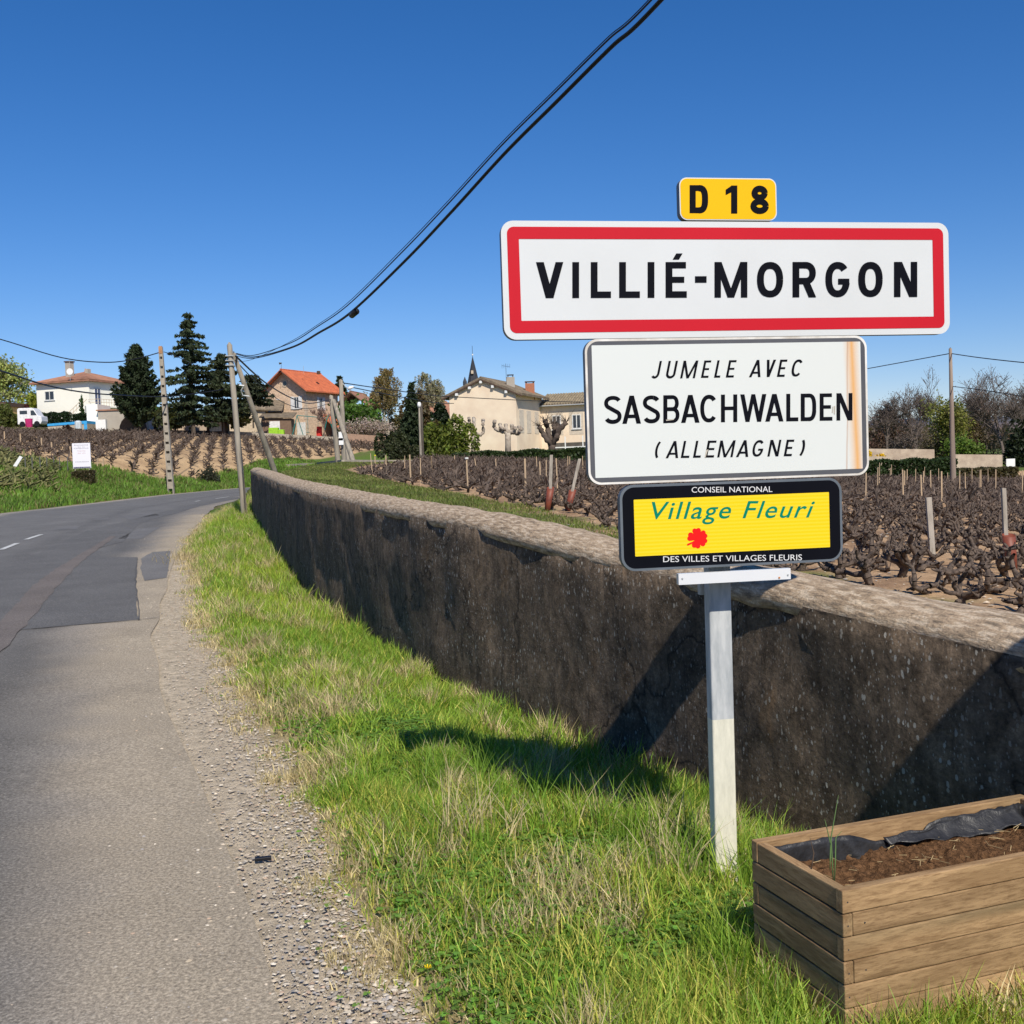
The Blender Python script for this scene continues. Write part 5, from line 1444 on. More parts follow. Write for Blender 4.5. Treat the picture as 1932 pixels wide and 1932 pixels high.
# group of poles beside the far end of the field
g3 = 'poles at the road junction before the stone house'
pole('wooden_pole', (624.5, 747), (638, 872), 68, 'left upright pole of the pair joined like an A, by the low kerb wall', r=(.13, .17), group=g3)
pole('bracing_pole', (629, 755), (670, 882), 68, 'slanting pole leaning right from the A-shaped pair, by the low kerb wall', r=(.13, .16), group=g3, yb=66)
lm, lmt, lmb = pole('street_lamp', (643, 717), (650, 872), 72, 'wooden pole carrying a street lamp arm beside the A-shaped pair', cat='street lamp', r=(.13, .19), group=g3)
bq = MB(); bq.tube([at(645, 722, 72), at(656, 733, 71.9), at(660, 732, 71.8)], .03, 5); bq.build('lamp_arm', M_galv, lm)
bq = MB(); bq.tube([at(656, 734.5, 71.8), at(660, 732, 71.8), at(667, 729.5, 71.8)], [.06, .12, .07], 8); bq.build('lamp_head', M_white, lm, smooth=True)
bq = MB(); bq.box(frame(at(642, 823, 71.6), (1, 0)), -.1, .18, -.05, .05, -.28, .28); bq.build('junction_box', M_white, lm)
bq = MB(); bq.box(frame(at(643, 833, 71.6), (1, 0)), -.12, .18, -.05, .05, -.22, .22); bq.build('junction_box', M_white, lm)
pole('concrete_post', (652, 818), (657, 872), 70, 'short pale concrete post right of the lamp pole', r=(.10, .13), group=g3, m=M_conc, cone=False)
lp2, lt2, lb2 = pole('street_lamp', (791, 866 - 97), (794, 868), 84, 'slim pole with a small round lamp before the dark conifer', cat='street lamp', r=(.07, .10), group=None)
bq = MB(); bq.tube([lt2, lt2 + Vector((0, 0, .2)), lt2 + Vector((0, 0, .42))], [.10, .16, .1], 8); bq.build('lamp_globe', M_white, lp2, smooth=True)
pole('utility_pole', (795, 762), (798, 872), 86, 'dark utility pole just behind the round lamp', r=(.08, .12), m=mat('tarred_pole', (.09, .075, .06)))
P5, P5t, P5b = pole('telephone_pole', (1793, 658), (1798.5, 902), 62, 'wooden telephone pole standing alone right of the signs', r=(.085, .16), m=mat('reddish_pole', (.30, .235, .185), (.19, .145, .12), 3, stretch=(1, 1, .1)))

def cable(name, pts, r, label, group=None, root_loc=None, sides=5, k_=14):
    """smooth curve through world points"""
    P = [Vector(p) for p in pts]
    out = []
    for i in range(len(P) - 1):
        p0 = P[max(i - 1, 0)]; p1 = P[i]; p2 = P[i + 1]; p3 = P[min(i + 2, len(P) - 1)]
        for j in range(k_):
            t = j / k_; out.append(.5 * ((2 * p1) + (p2 - p0) * t + (2 * p0 - 5 * p1 + 4 * p2 - p3) * t * t + (3 * p1 - p0 - 3 * p2 + p3) * t ** 3))
    out.append(P[-1]); bq = MB(); bq.tube(out, r, sides)
    return tag(bq.build(name, M_cable, smooth=True, loc=tuple(P[0])), label, 'cable', group)
CPX = [((446, 668), 27.9), ((480, 673.5), 23.7), ((550, 655), 20.65), ((600, 628), 19.0), ((660, 590), 17.1), ((760, 495), 14.95), ((850, 400), 13.2), ((950, 290), 11.75), ((1050, 190), 10.6), ((1150, 90), 9.75), ((1245, 0), 9.0)]
MPT = [at(*a_, b_) for a_, b_ in CPX]
MPT += [Vector((5.39 - .464 * y_, y_, 5.25 + .155 * (9 - y_))) for y_ in (6, 2, -4, -12)]
gm_ = 'black telephone cables slung from the pole over the verge'
def mline(dx, dz, top, ends=.0):
    out = []
    for p in MPT:
        k_ = np.clip((27.9 - p.y) / 7, 0, 1); out.append(p + Vector((dx * k_, 0, dz * k_ + top * (1 - k_) + ends * max(0, 1 - abs(p.y - 16) / 9))))
    return out
cable('thick_cable', mline(0, 0, 0), .0125, 'thickest black cable carrying the splice box', gm_)
cable('overhead_cable', mline(.012, -.012, -.05, .0), .009, 'black cable hanging tight under the thickest one', gm_)
cable('overhead_cable', mline(-.026, .022, .02, .11), .009, 'black cable running a little above the thickest one', gm_)
cable('thin_cable', mline(-.035, .030, -.20, .135), .005, 'thinnest wire of the bundle overhead', gm_)
pj = at(668, 591, 17.0); dj = (at(700, 567, 16.2) - at(640, 617, 17.7)).normalized()
tag(MB().tube([pj - dj * .16, pj - dj * .12, pj + dj * .12, pj + dj * .16], [.02, .052, .052, .02], 10).build('splice_box', M_black, smooth=True, loc=tuple(pj)), 'black cylindrical splice box hanging on the overhead cables', 'cable box')
def cb(pix, ys__, r, label, group=None): cable('overhead_cable', [at(u, v, y) for (u, v), y in zip(pix, ys__)], r, label, group, k_=6)
cb([(-120, 610), (0, 640), (115, 674.5), (197, 683.6), (252, 678), (301, 665)], [52, 54, 56, 57.5, 59, 60], .028, 'thin wire sagging across the left sky to the concrete pole')
cb([(309, 664), (330, 671), (370, 690)], [60, 63, 70], .02, 'short wire leaving the concrete pole towards the conifers')
cb([(-120, 668), (0, 699.7), (84, 726), (150, 739), (216, 745), (320, 748), (420, 735)], [30, 34, 40, 46, 52, 60, 64], .032, 'dark wire crossing in front of the white house')
cb([(445, 672), (499.5, 721), (546.8, 749.6), (583.8, 761), (624, 753.7)], [28, 38, 48, 58, 68], .026, 'upper wire from the telephone pole down to the A-shaped poles')
cb([(444, 680), (492, 728), (540, 762), (583, 771), (624, 760)], [28, 38, 48, 58, 68], .016, 'lower wire from the telephone pole down to the A-shaped poles')
cb([(650, 723), (740, 736), (820.5, 746.5), (855.5, 748.8), (1019.5, 756.7), (1120, 759)], [72, 84, 95, 96, 97, 98], .035, 'upper wire running right from the lamp pole past the pink house')
cb([(660, 730), (730, 744), (820.5, 760), (856, 761)], [72, 84, 97, 104], .035, 'lower wire running right from the lamp pole to the pink house')
cb([(1637, 695.5), (1700, 684), (1792, 667)], [70, 66, 62], .026, 'wire rising to the lone telephone pole from the left'); cb([(1795, 667), (1850, 675), (1932, 684), (2020, 690)], [62, 58, 54, 50], .026, 'upper wire running right from the lone telephone pole')
cb([(1797, 729), (1850, 735.5), (1932, 748)], [62, 58, 54], .022, 'lower wire running right from the lone telephone pole')

def hit(u, v, y0=30, y1=80):
    for y in np.arange(y0, y1, .2):
        p = at(u, v, y)
        if p.z <= zz(p.x, y): return float(y)
    return y1
# advertising board on the bank
m, n, l, b = newmat('board_white'); b.inputs['Base Color'].default_value = (.80, .78, .82, 1); b.inputs['Roughness'].default_value = .4
yb_ = hit(156, 912) + .5
q4 = [at(138, 884, yb_), at(172, 884, yb_), at(171.5, 836, yb_), at(137.5, 836.5, yb_)]
AB = empty('advertising_board', tuple((q4[0] + q4[1]) / 2), 'white advertising board with faint lettering on the green bank', 'board')
FB = frame(q4[0], (1, 0)); bw = (q4[1] - q4[0]).x; bh = (q4[3] - q4[0]).z
bq = MB(); bq.box(FB, 0, bw, 0, .03, 0, bh); bq.build('panel', m, AB)
bq = MB(); bq.box(FB, .03, bw - .03, -.004, -.001, .01, .075); bq.build('blue_strip', mat('ad_blue', (.04, .04, .13)), AB)
for a_ in (.08, bw - .13): bq = MB(); bq.box(FB, a_, a_ + .05, .031, .07, -.7, bh - .1); bq.build('support', M_grey, AB)
def adtext(t, x0, x1, z0, h, m_, name='text_line'):
    cu = bpy.data.curves.new(name, 'FONT'); cu.body = t; cu.resolution_u = 2; ob = bpy.data.objects.new(name, cu); C.objects.link(ob)
    me = bpy.data.meshes.new_from_object(ob.evaluated_get(bpy.context.evaluated_depsgraph_get())); vs = np.array([v_.co[:] for v_ in me.vertices]); fs = [list(p.vertices) for p in me.polygons]; bpy.data.objects.remove(ob)
    xa, xb = vs[:, 0].min(), vs[:, 0].max()
    mk(name, [FB(x0 + (x - xa) / (xb - xa) * (x1 - x0), -.006, z0 + y / .73 * h) for x, y, _ in vs], fs, m_, AB)
ma, mb_ = mat('ad_grey', (.30, .27, .36)), mat('ad_red', (.70, .42, .42))
adtext('Domaine', .11, bw - .11, bh - .13, .062, ma); adtext('de la', .28, bw - .28, bh - .22, .04, ma); adtext('Chaponne', .09, bw - .09, bh - .30, .06, ma)
adtext('Vente', .26, bw - .26, bh - .44, .06, mb_); adtext('de vin', .28, bw - .26, bh - .56, .06, mb_); adtext('MORGON', .14, bw - .12, .32, .05, ma); adtext('au 1er à Gauche', .05, bw - .05, .025, .035, M_white)

# ------------------------------------------------------------------ houses
M_tile = mat('clay_tile', (.40, .20, .13), (.26, .135, .09), 1.2, bmp=.3, bdist=.03); M_red = mat('red_tile', (.56, .165, .075), (.42, .12, .06), 1.5, bmp=.3, bdist=.03)
M_oldtile = mat('old_tile', (.24, .19, .13), (.12, .095, .07), 2.2, bmp=.3, bdist=.03)
M_cream = mat('cream_render', (.88, .86, .76), (.84, .82, .72), .6); M_pink = mat('pink_render', (.82, .68, .51), (.73, .58, .43), .7); M_frame = mat('house_frame', (.72, .72, .70))
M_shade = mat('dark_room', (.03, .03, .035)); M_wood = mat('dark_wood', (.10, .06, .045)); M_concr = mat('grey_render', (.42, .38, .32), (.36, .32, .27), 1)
m, n, l, b = newmat('rubble_stone')
v = pos(n, l); br = n.new('ShaderNodeTexBrick'); tc = n.new('ShaderNodeTexCoord')
l.new(pos(n, l, uv=True), br.inputs['Vector']); br.inputs['Scale'].default_value = 3.2; br.inputs['Color1'].default_value = (.66, .47, .32, 1); br.inputs['Color2'].default_value = (.52, .36, .24, 1); br.inputs['Mortar'].default_value = (.72, .58, .44, 1); br.inputs['Mortar Size'].default_value = .03
br.inputs['Brick Width'].default_value = .9; br.inputs['Row Height'].default_value = .55
l.new(mix(n, l, 1.0, br.outputs['Color'], ramp(n, l, noise(n, l, v, 5, 4), [(.3, .75), (.7, 1.2)]), 'MULTIPLY'), b.inputs['Base Color']); b.inputs['Roughness'].default_value = .9
M_stone2 = m
def poly(name, pts, m_, parent, uv=False, thick=None):
    o = mk(name, pts, [list(range(len(pts)))], m_, parent, uvs=None)
    return o
def window(F, a0, a1, c0, c1, parent, b=0.0, fr=.09, mull=1, glass=None, framem=None, depth=.06, sill=True):
    """a window on the facade plane b (b grows away from the viewer)"""
    bq = MB(); fm = framem or M_frame
    bq.box(F, a0, a0 + fr, b - depth, b, c0, c1); bq.box(F, a1 - fr, a1, b - depth, b, c0, c1); bq.box(F, a0 + fr, a1 - fr, b - depth, b, c0, c0 + fr); bq.box(F, a0 + fr, a1 - fr, b - depth, b, c1 - fr, c1)
    for i in range(mull):
        am = a0 + (a1 - a0) * (i + 1) / (mull + 1); bq.box(F, am - fr / 2, am + fr / 2, b - depth, b, c0 + fr, c1 - fr)
    o = bq.build('window', fm, parent)
    bq = MB(); bq.box(F, a0 + fr, a1 - fr, b - .012, b - .004, c0 + fr, c1 - fr); p = bq.build('pane', glass or M_glass, o); p.location = (0, 0, 0)
    if sill: bq = MB(); bq.box(F, a0 - .1, a1 + .1, b - .12, b, c0 - .08, c0); bq.build('sill', fm, o)
    return o

# --- white house on the hill
Cw = at(170.5, 797, 140); zc = Cw.z; zw = 14.3 - zc
FL = frame(Cw, (-.947, .32), (.32, .947)); LW, LD = 8.3, 9.0       # a: to the left, b: away
WH = empty('white_house', tuple(Cw), 'large cream white two-storey house with a hipped brown tile roof on the hill', 'house')
bq = MB(); bq.box(FL, 0, LW, 0, LD, -1.5, zw); bq.build('walls', M_cream, WH)
def hip(F, a0, a1, b0, b1, z0, rise, ov, m_, parent, name='roof', apex=None):
    A = [F(a0 - ov, b0 - ov, z0), F(a1 + ov, b0 - ov, z0), F(a1 + ov, b1 + ov, z0), F(a0 - ov, b1 + ov, z0)]
    A2 = [p + Vector((0, 0, -.16)) for p in A]
    am, bm_ = ((a0 + a1) / 2, (b0 + b1) / 2) if apex is None else apex
    T_ = [F(am, bm_, z0 + rise)]
    return mk(name, A + A2 + T_, [[0, 1, 8], [1, 2, 8], [2, 3, 8], [3, 0, 8], [0, 4, 5, 1], [1, 5, 6, 2], [2, 6, 7, 3], [3, 7, 4, 0], [7, 6, 5, 4]], m_, parent)
hip(FL, 0, LW, 0, LD, zw + .02, 1.55, .62, M_tile, WH)
def tile_ribs(F, quad, m_, parent, n_, r=.05, name='tile_rows'):
    """half-round tile rows running up a roof slope; quad: eave-left, eave-right, top-right, top-left"""
    el, er, tr_, tl = [Vector(p) for p in quad]; segs = []
    for i in range(n_):
        t = (i + .5) / n_; p0 = el.lerp(er, t); p1 = tl.lerp(tr_, t)
        if (p1 - p0).length > .3: segs.append((*p0, *p1, r, r))
    v_, q_ = tubes_np(segs, 5); o = mk(name, v_, q_, m_, parent); tag(o, kind='stuff'); return o
ov = .62; ap = FL(LW / 2, LD / 2, zw + 1.6)
tile_ribs(FL, [FL(-ov, -ov, zw + .05), FL(LW + ov, -ov, zw + .05), ap, ap], M_tile, WH, 46, .06); tile_ribs(FL, [FL(-ov, LD + ov, zw + .05), FL(-ov, -ov, zw + .05), ap, ap], M_tile, WH, 46, .06)
bq = MB(); bq.box(FL, 4.1, 4.9, 1.6, 2.3, zw + .6, zw + 2.7); ch = bq.build('chimney', M_concr, WH); bq = MB(); bq.box(FL, 4.0, 5.0, 1.5, 2.4, zw + 2.7, zw + 2.85); bq.build('chimney_cap', M_wood, ch)
bq = MB(); bq.box(FL, 3.0, 3.5, 3.6, 4.2, zw + .8, zw + 1.9); bq.build('chimney', M_concr, WH)
bq = MB(); pd = at(131.5, 701, 139.5); bq.prism([pd + Vector((.42 * math.cos(R(a_)), 0, .42 * math.sin(R(a_)))) for a_ in range(0, 360, 30)], [pd + Vector((.3 * math.cos(R(a_)), .1, .3 * math.sin(R(a_)))) for a_ in range(0, 360, 30)]); bq.build('satellite_dish', M_white, WH)
bq = MB(); pd = at(131.5, 695, 139.6); bq.tube([pd + Vector((0, 0, -1.6)), pd + Vector((0, 0, 1.1))], .025, 4); bq.tube([pd + Vector((-.3, 0, .9)), pd + Vector((.3, 0, .9))], .015, 4); bq.build('aerial', M_galv, WH)
bq = MB(); bq.tube([ap, ap + Vector((0, 0, .5))], [.16, .03], 6); bq.build('finial', M_red, WH)
window(FL, 5.45, 6.95, 3.15, 4.35, WH)
FRt = frame(Cw, (.32, .947), (-.947, .32))      # right facade: a goes away, b to the left (inwards)
dr_ = window(FRt, 1.0, 2.2, 2.1, 4.45, WH, mull=1, sill=False, glass=mat('blue_glass', (.06, .08, .16), rough=.2)); window(FRt, 4.6, 6.2, 2.6, 4.2, WH)
bq = MB(); bq.box(FRt, -.2, 8.0, -1.6, 0, 1.9, 2.08); bl = bq.build('balcony', M_cream, WH)
M_rail = mat('beige_rail', (.66, .52, .36))
bq = MB()
for z_ in (2.5, 2.9): bq.box(FRt, -.2, 8.0, -1.6, -1.56, z_, z_ + .05); bq.box(FRt, -.2, -.16, -1.6, 0, z_, z_ + .05)
for i in range(17): a_ = -.18 + i * .5; bq.box(FRt, a_, a_ + .04, -1.595, -1.565, 2.08, 2.9)
bq.build('railing', M_rail, bl)
for a_ in (.6, 7.4): bq = MB(); bq.box(FRt, a_, a_ + .3, -1.5, -1.2, -1.5, 1.9); bq.build('pillar', M_cream, WH)
bq = MB(); bq.box(FRt, 1.6, 3.6, -.03, -.005, -.4, 1.6); bq.build('garage_door', mat('beige_door', (.35, .28, .18)), WH); bq = MB(); bq.box(FRt, 5.2, 6.2, -.03, -.005, .3, 1.3); bq.build('window', M_glass, WH)
stp = None
ST = [at(161 - i * 3.1, 766 + i * 3.0, 137.5 - i * .06) for i in range(11)]
bq = MB()
for i, p in enumerate(ST): bq.box(frame(p, (1, 0)), -.14, .14, -.6, .6, -.95, 0)
st_ = bq.build('staircase', M_cream, WH)
bq = MB(); bq.tube([p + Vector((0, -.6, .9)) for p in ST], .035, 4); bq.tube([p + Vector((0, .6, .9)) for p in ST], .035, 4)
for p in ST[::2]: bq.tube([p + Vector((0, -.6, 0)), p + Vector((0, -.6, .9))], .025, 4)
bq.build('railing', M_rail, st_)

# --- outbuildings in front of the white house
def shed(name, u0, v0, u1, v1, y, h, label, cat, m_, roofm=None, dep=4):
    p0, p1 = at(u0, v0, y), at(u1, v1, y); F = frame(p0, (p1.x - p0.x, 0)); L_ = p1.x - p0.x
    root = empty(name, tuple(p0), label, cat); bq = MB(); bq.box(F, 0, L_, 0, dep, -.6, h); bq.build('walls', m_, root)
    if roofm: bq = MB(); bq.box(F, -.15, L_ + .15, -.15, dep + .15, h, h + .14); bq.build('roof', roofm, root)
    return root, F, L_
g1, F_, L_ = shed('garden_shed', 186, 812, 238, 813, 124, 2.2, 'low grey rendered shed with a flat tile edge before the white house', 'shed', M_concr, M_tile, 5)
g2, F_, L_ = shed('cream_annex', 165, 811, 186, 812, 124.5, 2.9, 'plain cream wall block beside the blue pool', 'annex', M_cream, None, 4)
g3_, F_, L_ = shed('white_outbuilding', 239, 812, 277, 812, 123, 2.6, 'small white outbuilding left of the green framed shelter', 'outbuilding', M_white, None, 5)
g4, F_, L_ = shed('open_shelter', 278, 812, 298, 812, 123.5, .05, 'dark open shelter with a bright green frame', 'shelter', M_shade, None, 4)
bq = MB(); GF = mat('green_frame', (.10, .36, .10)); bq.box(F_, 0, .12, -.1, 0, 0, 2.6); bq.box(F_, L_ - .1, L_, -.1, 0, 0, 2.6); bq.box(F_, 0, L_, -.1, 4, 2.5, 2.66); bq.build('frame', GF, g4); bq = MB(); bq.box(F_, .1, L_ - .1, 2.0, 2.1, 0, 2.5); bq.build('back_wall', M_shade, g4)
SHg, F_, L_ = shed('tin_shed', 390, 815, 420, 815, 122, 1.9, 'small low shed with a ribbed white door below the cedar', 'shed', M_wood, M_oldtile, 3)
bq = MB()
for i in range(8): bq.box(F_, .35 + i * .17, .35 + i * .17 + .13, -.07, -.01, .05, 1.5)
bq.build('ribbed_door', M_white, SHg)
# pool
pA, pB = at(90, 803, 122), at(165, 806, 122); F_ = frame(pA, (1, 0)); L_ = (pB - pA).x
PO = empty('raised_pool', tuple(pA), 'raised blue rimmed swimming pool in the garden of the white house', 'pool'); M_blue = mat('pool_blue', (.05, .36, .72))
z0_, z1_ = at(90, 802.5, 122).z - pA.z, at(163, 797.5, 122).z - pA.z
bq = MB(); bq.prism([F_(0, 0, -.9), F_(L_, 0, -.9), F_(L_, 3, -.9), F_(0, 3, -.9)], [F_(0, 0, z0_ - .1), F_(L_, 0, z1_ - .1), F_(L_, 3, z1_ - .1), F_(0, 3, z0_ - .1)]); bq.build('pool_side', mat('pool_wall', (.5, .42, .33)), PO)
bq = MB(); bq.prism([F_(0, -.08, z0_ - .09), F_(L_, -.08, z1_ - .09), F_(L_, 3.05, z1_ - .09), F_(0, 3.05, z0_ - .09)], [F_(0, -.08, z0_ + .16), F_(L_, -.08, z1_ + .22), F_(L_, 3.05, z1_ + .22), F_(0, 3.05, z0_ + .16)]); bq.build('pool_rim', M_blue, PO); bq = MB(); bq.box(F_, L_ - .35, L_, -.1, -.085, -.8, z1_ - .1); bq.build('blue_panel', M_blue, PO)
# van
pv = at(33.5, 806, 124); F_ = frame(pv, (1, 0)); VN = empty('white_van', tuple(pv), 'white van parked beside the dark shrub in front of the white house', 'van')
prof = [(0, .3), (3.35, .3), (3.55, .6), (3.5, 1.15), (3.0, 1.25), (2.45, 2.0), (2.1, 2.15), (.2, 2.15), (0, 2.0)]
prof = [(a_ * .78, c_) for a_, c_ in prof]
bq = MB(); bq.prism([F_(a_, 0, c_) for a_, c_ in prof], [F_(a_, 1.7, c_) for a_, c_ in prof]); bevel(bq.build('body', mat('van_paint', (.8, .8, .8), rough=.3), VN), .05)
for pr in ([(1.55, 1.3), (2.22, 1.3), (1.88, 1.85), (1.55, 1.85)], [(.3, 1.45), (1.15, 1.45), (1.15, 1.85), (.3, 1.85)]):
    bq = MB(); bq.prism([F_(a_, -.02, c_) for a_, c_ in pr], [F_(a_, 0, c_) for a_, c_ in pr]); bq.build('side_window', M_glass, VN)
for a_ in (.55, 2.2): bq = MB(); bq.prism([F_(a_ + .32 * math.cos(R(k_)), -.03, .32 + .32 * math.sin(R(k_))) for k_ in range(0, 360, 30)], [F_(a_ + .32 * math.cos(R(k_)), .18, .32 + .32 * math.sin(R(k_))) for k_ in range(0, 360, 30)]); bq.build('wheel', M_black, VN)
pv = at(55, 806, 122); tag(MB().tube([pv, pv + Vector((0, 0, .95))], [.36, .42], 10).build('garden_tub', mat('magenta', (.5, .03, .16)), loc=tuple(pv)), 'magenta garden tub beside the white van', 'tub')
pv = at(148, 809, 121.5); tag(MB().tube([pv, pv + Vector((0, 0, .75)), pv + Vector((0, 0, .9))], [.38, .38, .2], 10).build('gas_tank', mat('pale_blue_tank', (.55, .62, .66)), loc=tuple(pv)), 'pale round container standing before the pool', 'container')
pv = at(190.5, 813, 121); tag(MB().box(frame(pv, (1, 0)), -.55, .55, 0, .5, 0, 1.25).build('white_cabinet', M_white, loc=tuple(pv)), 'square white cabinet against the grey shed', 'cabinet')
pv = at(247, 813, 120.5); bq = MB(); bq.prism([frame(pv, (1, 0))(1.3 * math.cos(R(k_)), 0, 1.7 * math.sin(R(k_))) for k_ in range(0, 181, 20)], [frame(pv, (1, 0))(1.3 * math.cos(R(k_)), 1.6, 1.7 * math.sin(R(k_))) for k_ in range(0, 181, 20)])
tag(bq.build('log_stack', mat('stacked_logs', (.16, .11, .07), (.07, .05, .035), 9), loc=tuple(pv)), 'rounded brown covered log pile before the white outbuilding', 'log pile')

# --- stone house with orange roof
Cs = at(580, 822, 140); ze = 12.4 - Cs.z; GD_, SDr = (-.91, .41), (.41, .91)
FG = frame(Cs, GD_, SDr); GW, SL_ = 6.3, 7.4
SH = empty('stone_house', tuple(Cs), 'stone station-like house with an orange-red gable roof and white shutters', 'house')
rise = 2.35
vs = [FG(0, 0, -1.2), FG(GW, 0, -1.2), FG(GW, SL_, -1.2), FG(0, SL_, -1.2), FG(0, 0, ze), FG(GW, 0, ze), FG(GW, SL_, ze), FG(0, SL_, ze), FG(GW / 2, 0, ze + rise), FG(GW / 2, SL_, ze + rise)]
me_f = [[0, 1, 5, 8, 4], [3, 0, 4, 7], [1, 2, 6, 5], [2, 3, 7, 9, 6]]
o = mk('walls', vs, me_f, M_stone2, SH)
uvl = o.data.uv_layers.new(name='UVMap')
for p in o.data.polygons:
    for li_ in p.loop_indices:
        co = Vector(vs[o.data.loops[li_].vertex_index]); d_ = co - Cs; uvl.data[li_].uv = (d_.dot(Vector((*GD_, 0))) + d_.dot(Vector((*SDr, 0))), d_.z)
def gable_roof(F, a0, a1, b0, b1, z0, rise_, ova, ovb, m_, parent, under, th=.16, ribs=0, rr_=.05, ribm=None):
    am = (a0 + a1) / 2; sl_ = rise_ / (am - a0); zl = z0 - sl_ * ova
    for nm, (ae, zs) in (('roof_slope', (a0 - ova, zl)), ('roof_slope', (a1 + ova, zl))):
        q_ = [F(ae, b0 - ovb, zs + .02), F(am, b0 - ovb, z0 + rise_ + .02), F(am, b1 + ovb, z0 + rise_ + .02), F(ae, b1 + ovb, zs + .02)]
        bq = MB(); bq.prism(q_, [p + Vector((0, 0, th)) for p in q_]); o = bq.build(nm, m_, parent)
        if ribs:
            up_ = Vector((0, 0, th)); tile_ribs(F, [q_[0] + up_, q_[3] + up_, q_[2] + up_, q_[1] + up_], ribm or m_, o, ribs, rr_)
    bq = MB()
    for s_, ae in ((1, a0 - ova), (-1, a1 + ova)):
        bq.prism([F(ae, b0 - ovb, zl - .12), F(am, b0 - ovb, z0 + rise_ - .12), F(am, b0 - ovb + .08, z0 + rise_ - .12), F(ae, b0 - ovb + .08, zl - .12)], [F(ae, b0 - ovb, zl + .02), F(am, b0 - ovb, z0 + rise_ + .02), F(am, b0 - ovb + .08, z0 + rise_ + .02), F(ae, b0 - ovb + .08, zl + .02)])
    bq.build('verge_board', under, parent)
    bq = MB(); bq.tube([F(am, b0 - ovb, z0 + rise_ + th + .03), F(am, b1 + ovb, z0 + rise_ + th + .03)], .10, 6); bq.build('ridge', m_, parent)
gable_roof(FG, 0, GW, 0, SL_, ze, rise, .75, .9, M_red, SH, M_wood, ribs=34, rr_=.045)
M_oc = mat('pale_stone', (.58, .47, .36)); M_shut = mat('white_shutter', (.76, .75, .73))
ctr = (GW / 2, 0, ze + .75)
bq = MB(); bq.prism([FG(ctr[0] + .48 * math.cos(R(k_)), -.06, ctr[2] + .48 * math.sin(R(k_))) for k_ in range(0, 360, 24)], [FG(ctr[0] + .48 * math.cos(R(k_)), 0, ctr[2] + .48 * math.sin(R(k_))) for k_ in range(0, 360, 24)]); oc = bq.build('round_window', M_oc, SH)
bq = MB(); bq.prism([FG(ctr[0] + .3 * math.cos(R(k_)), -.07, ctr[2] + .3 * math.sin(R(k_))) for k_ in range(0, 360, 24)], [FG(ctr[0] + .3 * math.cos(R(k_)), -.061, ctr[2] + .3 * math.sin(R(k_))) for k_ in range(0, 360, 24)]); bq.build('pane', M_glass, oc)
def shuttered(F, a, c0, c1, w_, parent, sw_=.5):
    o = window(F, a - w_ / 2, a + w_ / 2, c0, c1, parent, fr=.07)
    for s_ in (-1, 1):
        bq = MB(); x0, x1 = (a - w_ / 2 - sw_, a - w_ / 2 - .02) if s_ < 0 else (a + w_ / 2 + .02, a + w_ / 2 + sw_); bq.box(F, x0, x1, -.09, -.03, c0 - .06, c1 + .06); bq.build('shutter', M_shut, o)
shuttered(FG, 1.45, 3.55, 5.05, .75, SH); shuttered(FG, 4.95, 3.4, 4.9, .75, SH)
bq = MB(); bq.box(FG, .2, 1.5, -.08, -.01, -.6, 1.75); bq.build('door', M_shut, SH); bq = MB(); bq.box(FG, 3.9, 4.9, -.08, -.01, -.4, 1.8); bq.build('door', mat('brown_door', (.14, .07, .04)), SH)
FS2 = frame(Cs, SDr, GD_); shuttered(FS2, 3.3, 3.45, 5.0, .75, SH)
bq = MB()
for i in range(12):
    z_ = -.8 + i * .58; w_ = .35 if i % 2 else .22; bq.box(FG, -.035, w_, -.035, 0, z_, z_ + .5); bq.box(FG, -.035, 0, 0, w_, z_, z_ + .5)
bq.build('quoins', M_oc, SH)
bq = MB(); bq.tube([at(601, 700, 143), at(601, 706, 143)], .25, 6); bq.build('chimney_pot', M_wood, SH); bq = MB(); pa = at(531, 699, 139.5); bq.tube([pa, pa + Vector((0, 0, .9))], .02, 4); bq.tube([pa + Vector((-.25, 0, .9)), pa + Vector((.1, 0, .95))], [.16, .05], 6); bq.build('weather_vane', M_dark, SH)
bq = MB(); pa = at(573, 705, 141); bq.tube([pa, pa + Vector((0, 0, 1.0))], .02, 4); bq.build('aerial', M_galv, SH)
bq = MB(); q_ = [FS2(3.0, -2.4, .9), FS2(7.0, -2.4, .9), FS2(7.0, 0, 2.7), FS2(3.0, 0, 2.7)]; bq.prism(q_, [p + Vector((0, 0, .14)) for p in q_]); bq.build('lean_to_roof', M_red, SH)
bq = MB(); bq.box(FS2, 3.2, 6.8, -2.1, -2.0, -.8, .9); bq.build('lean_to_wall', M_wood, SH)
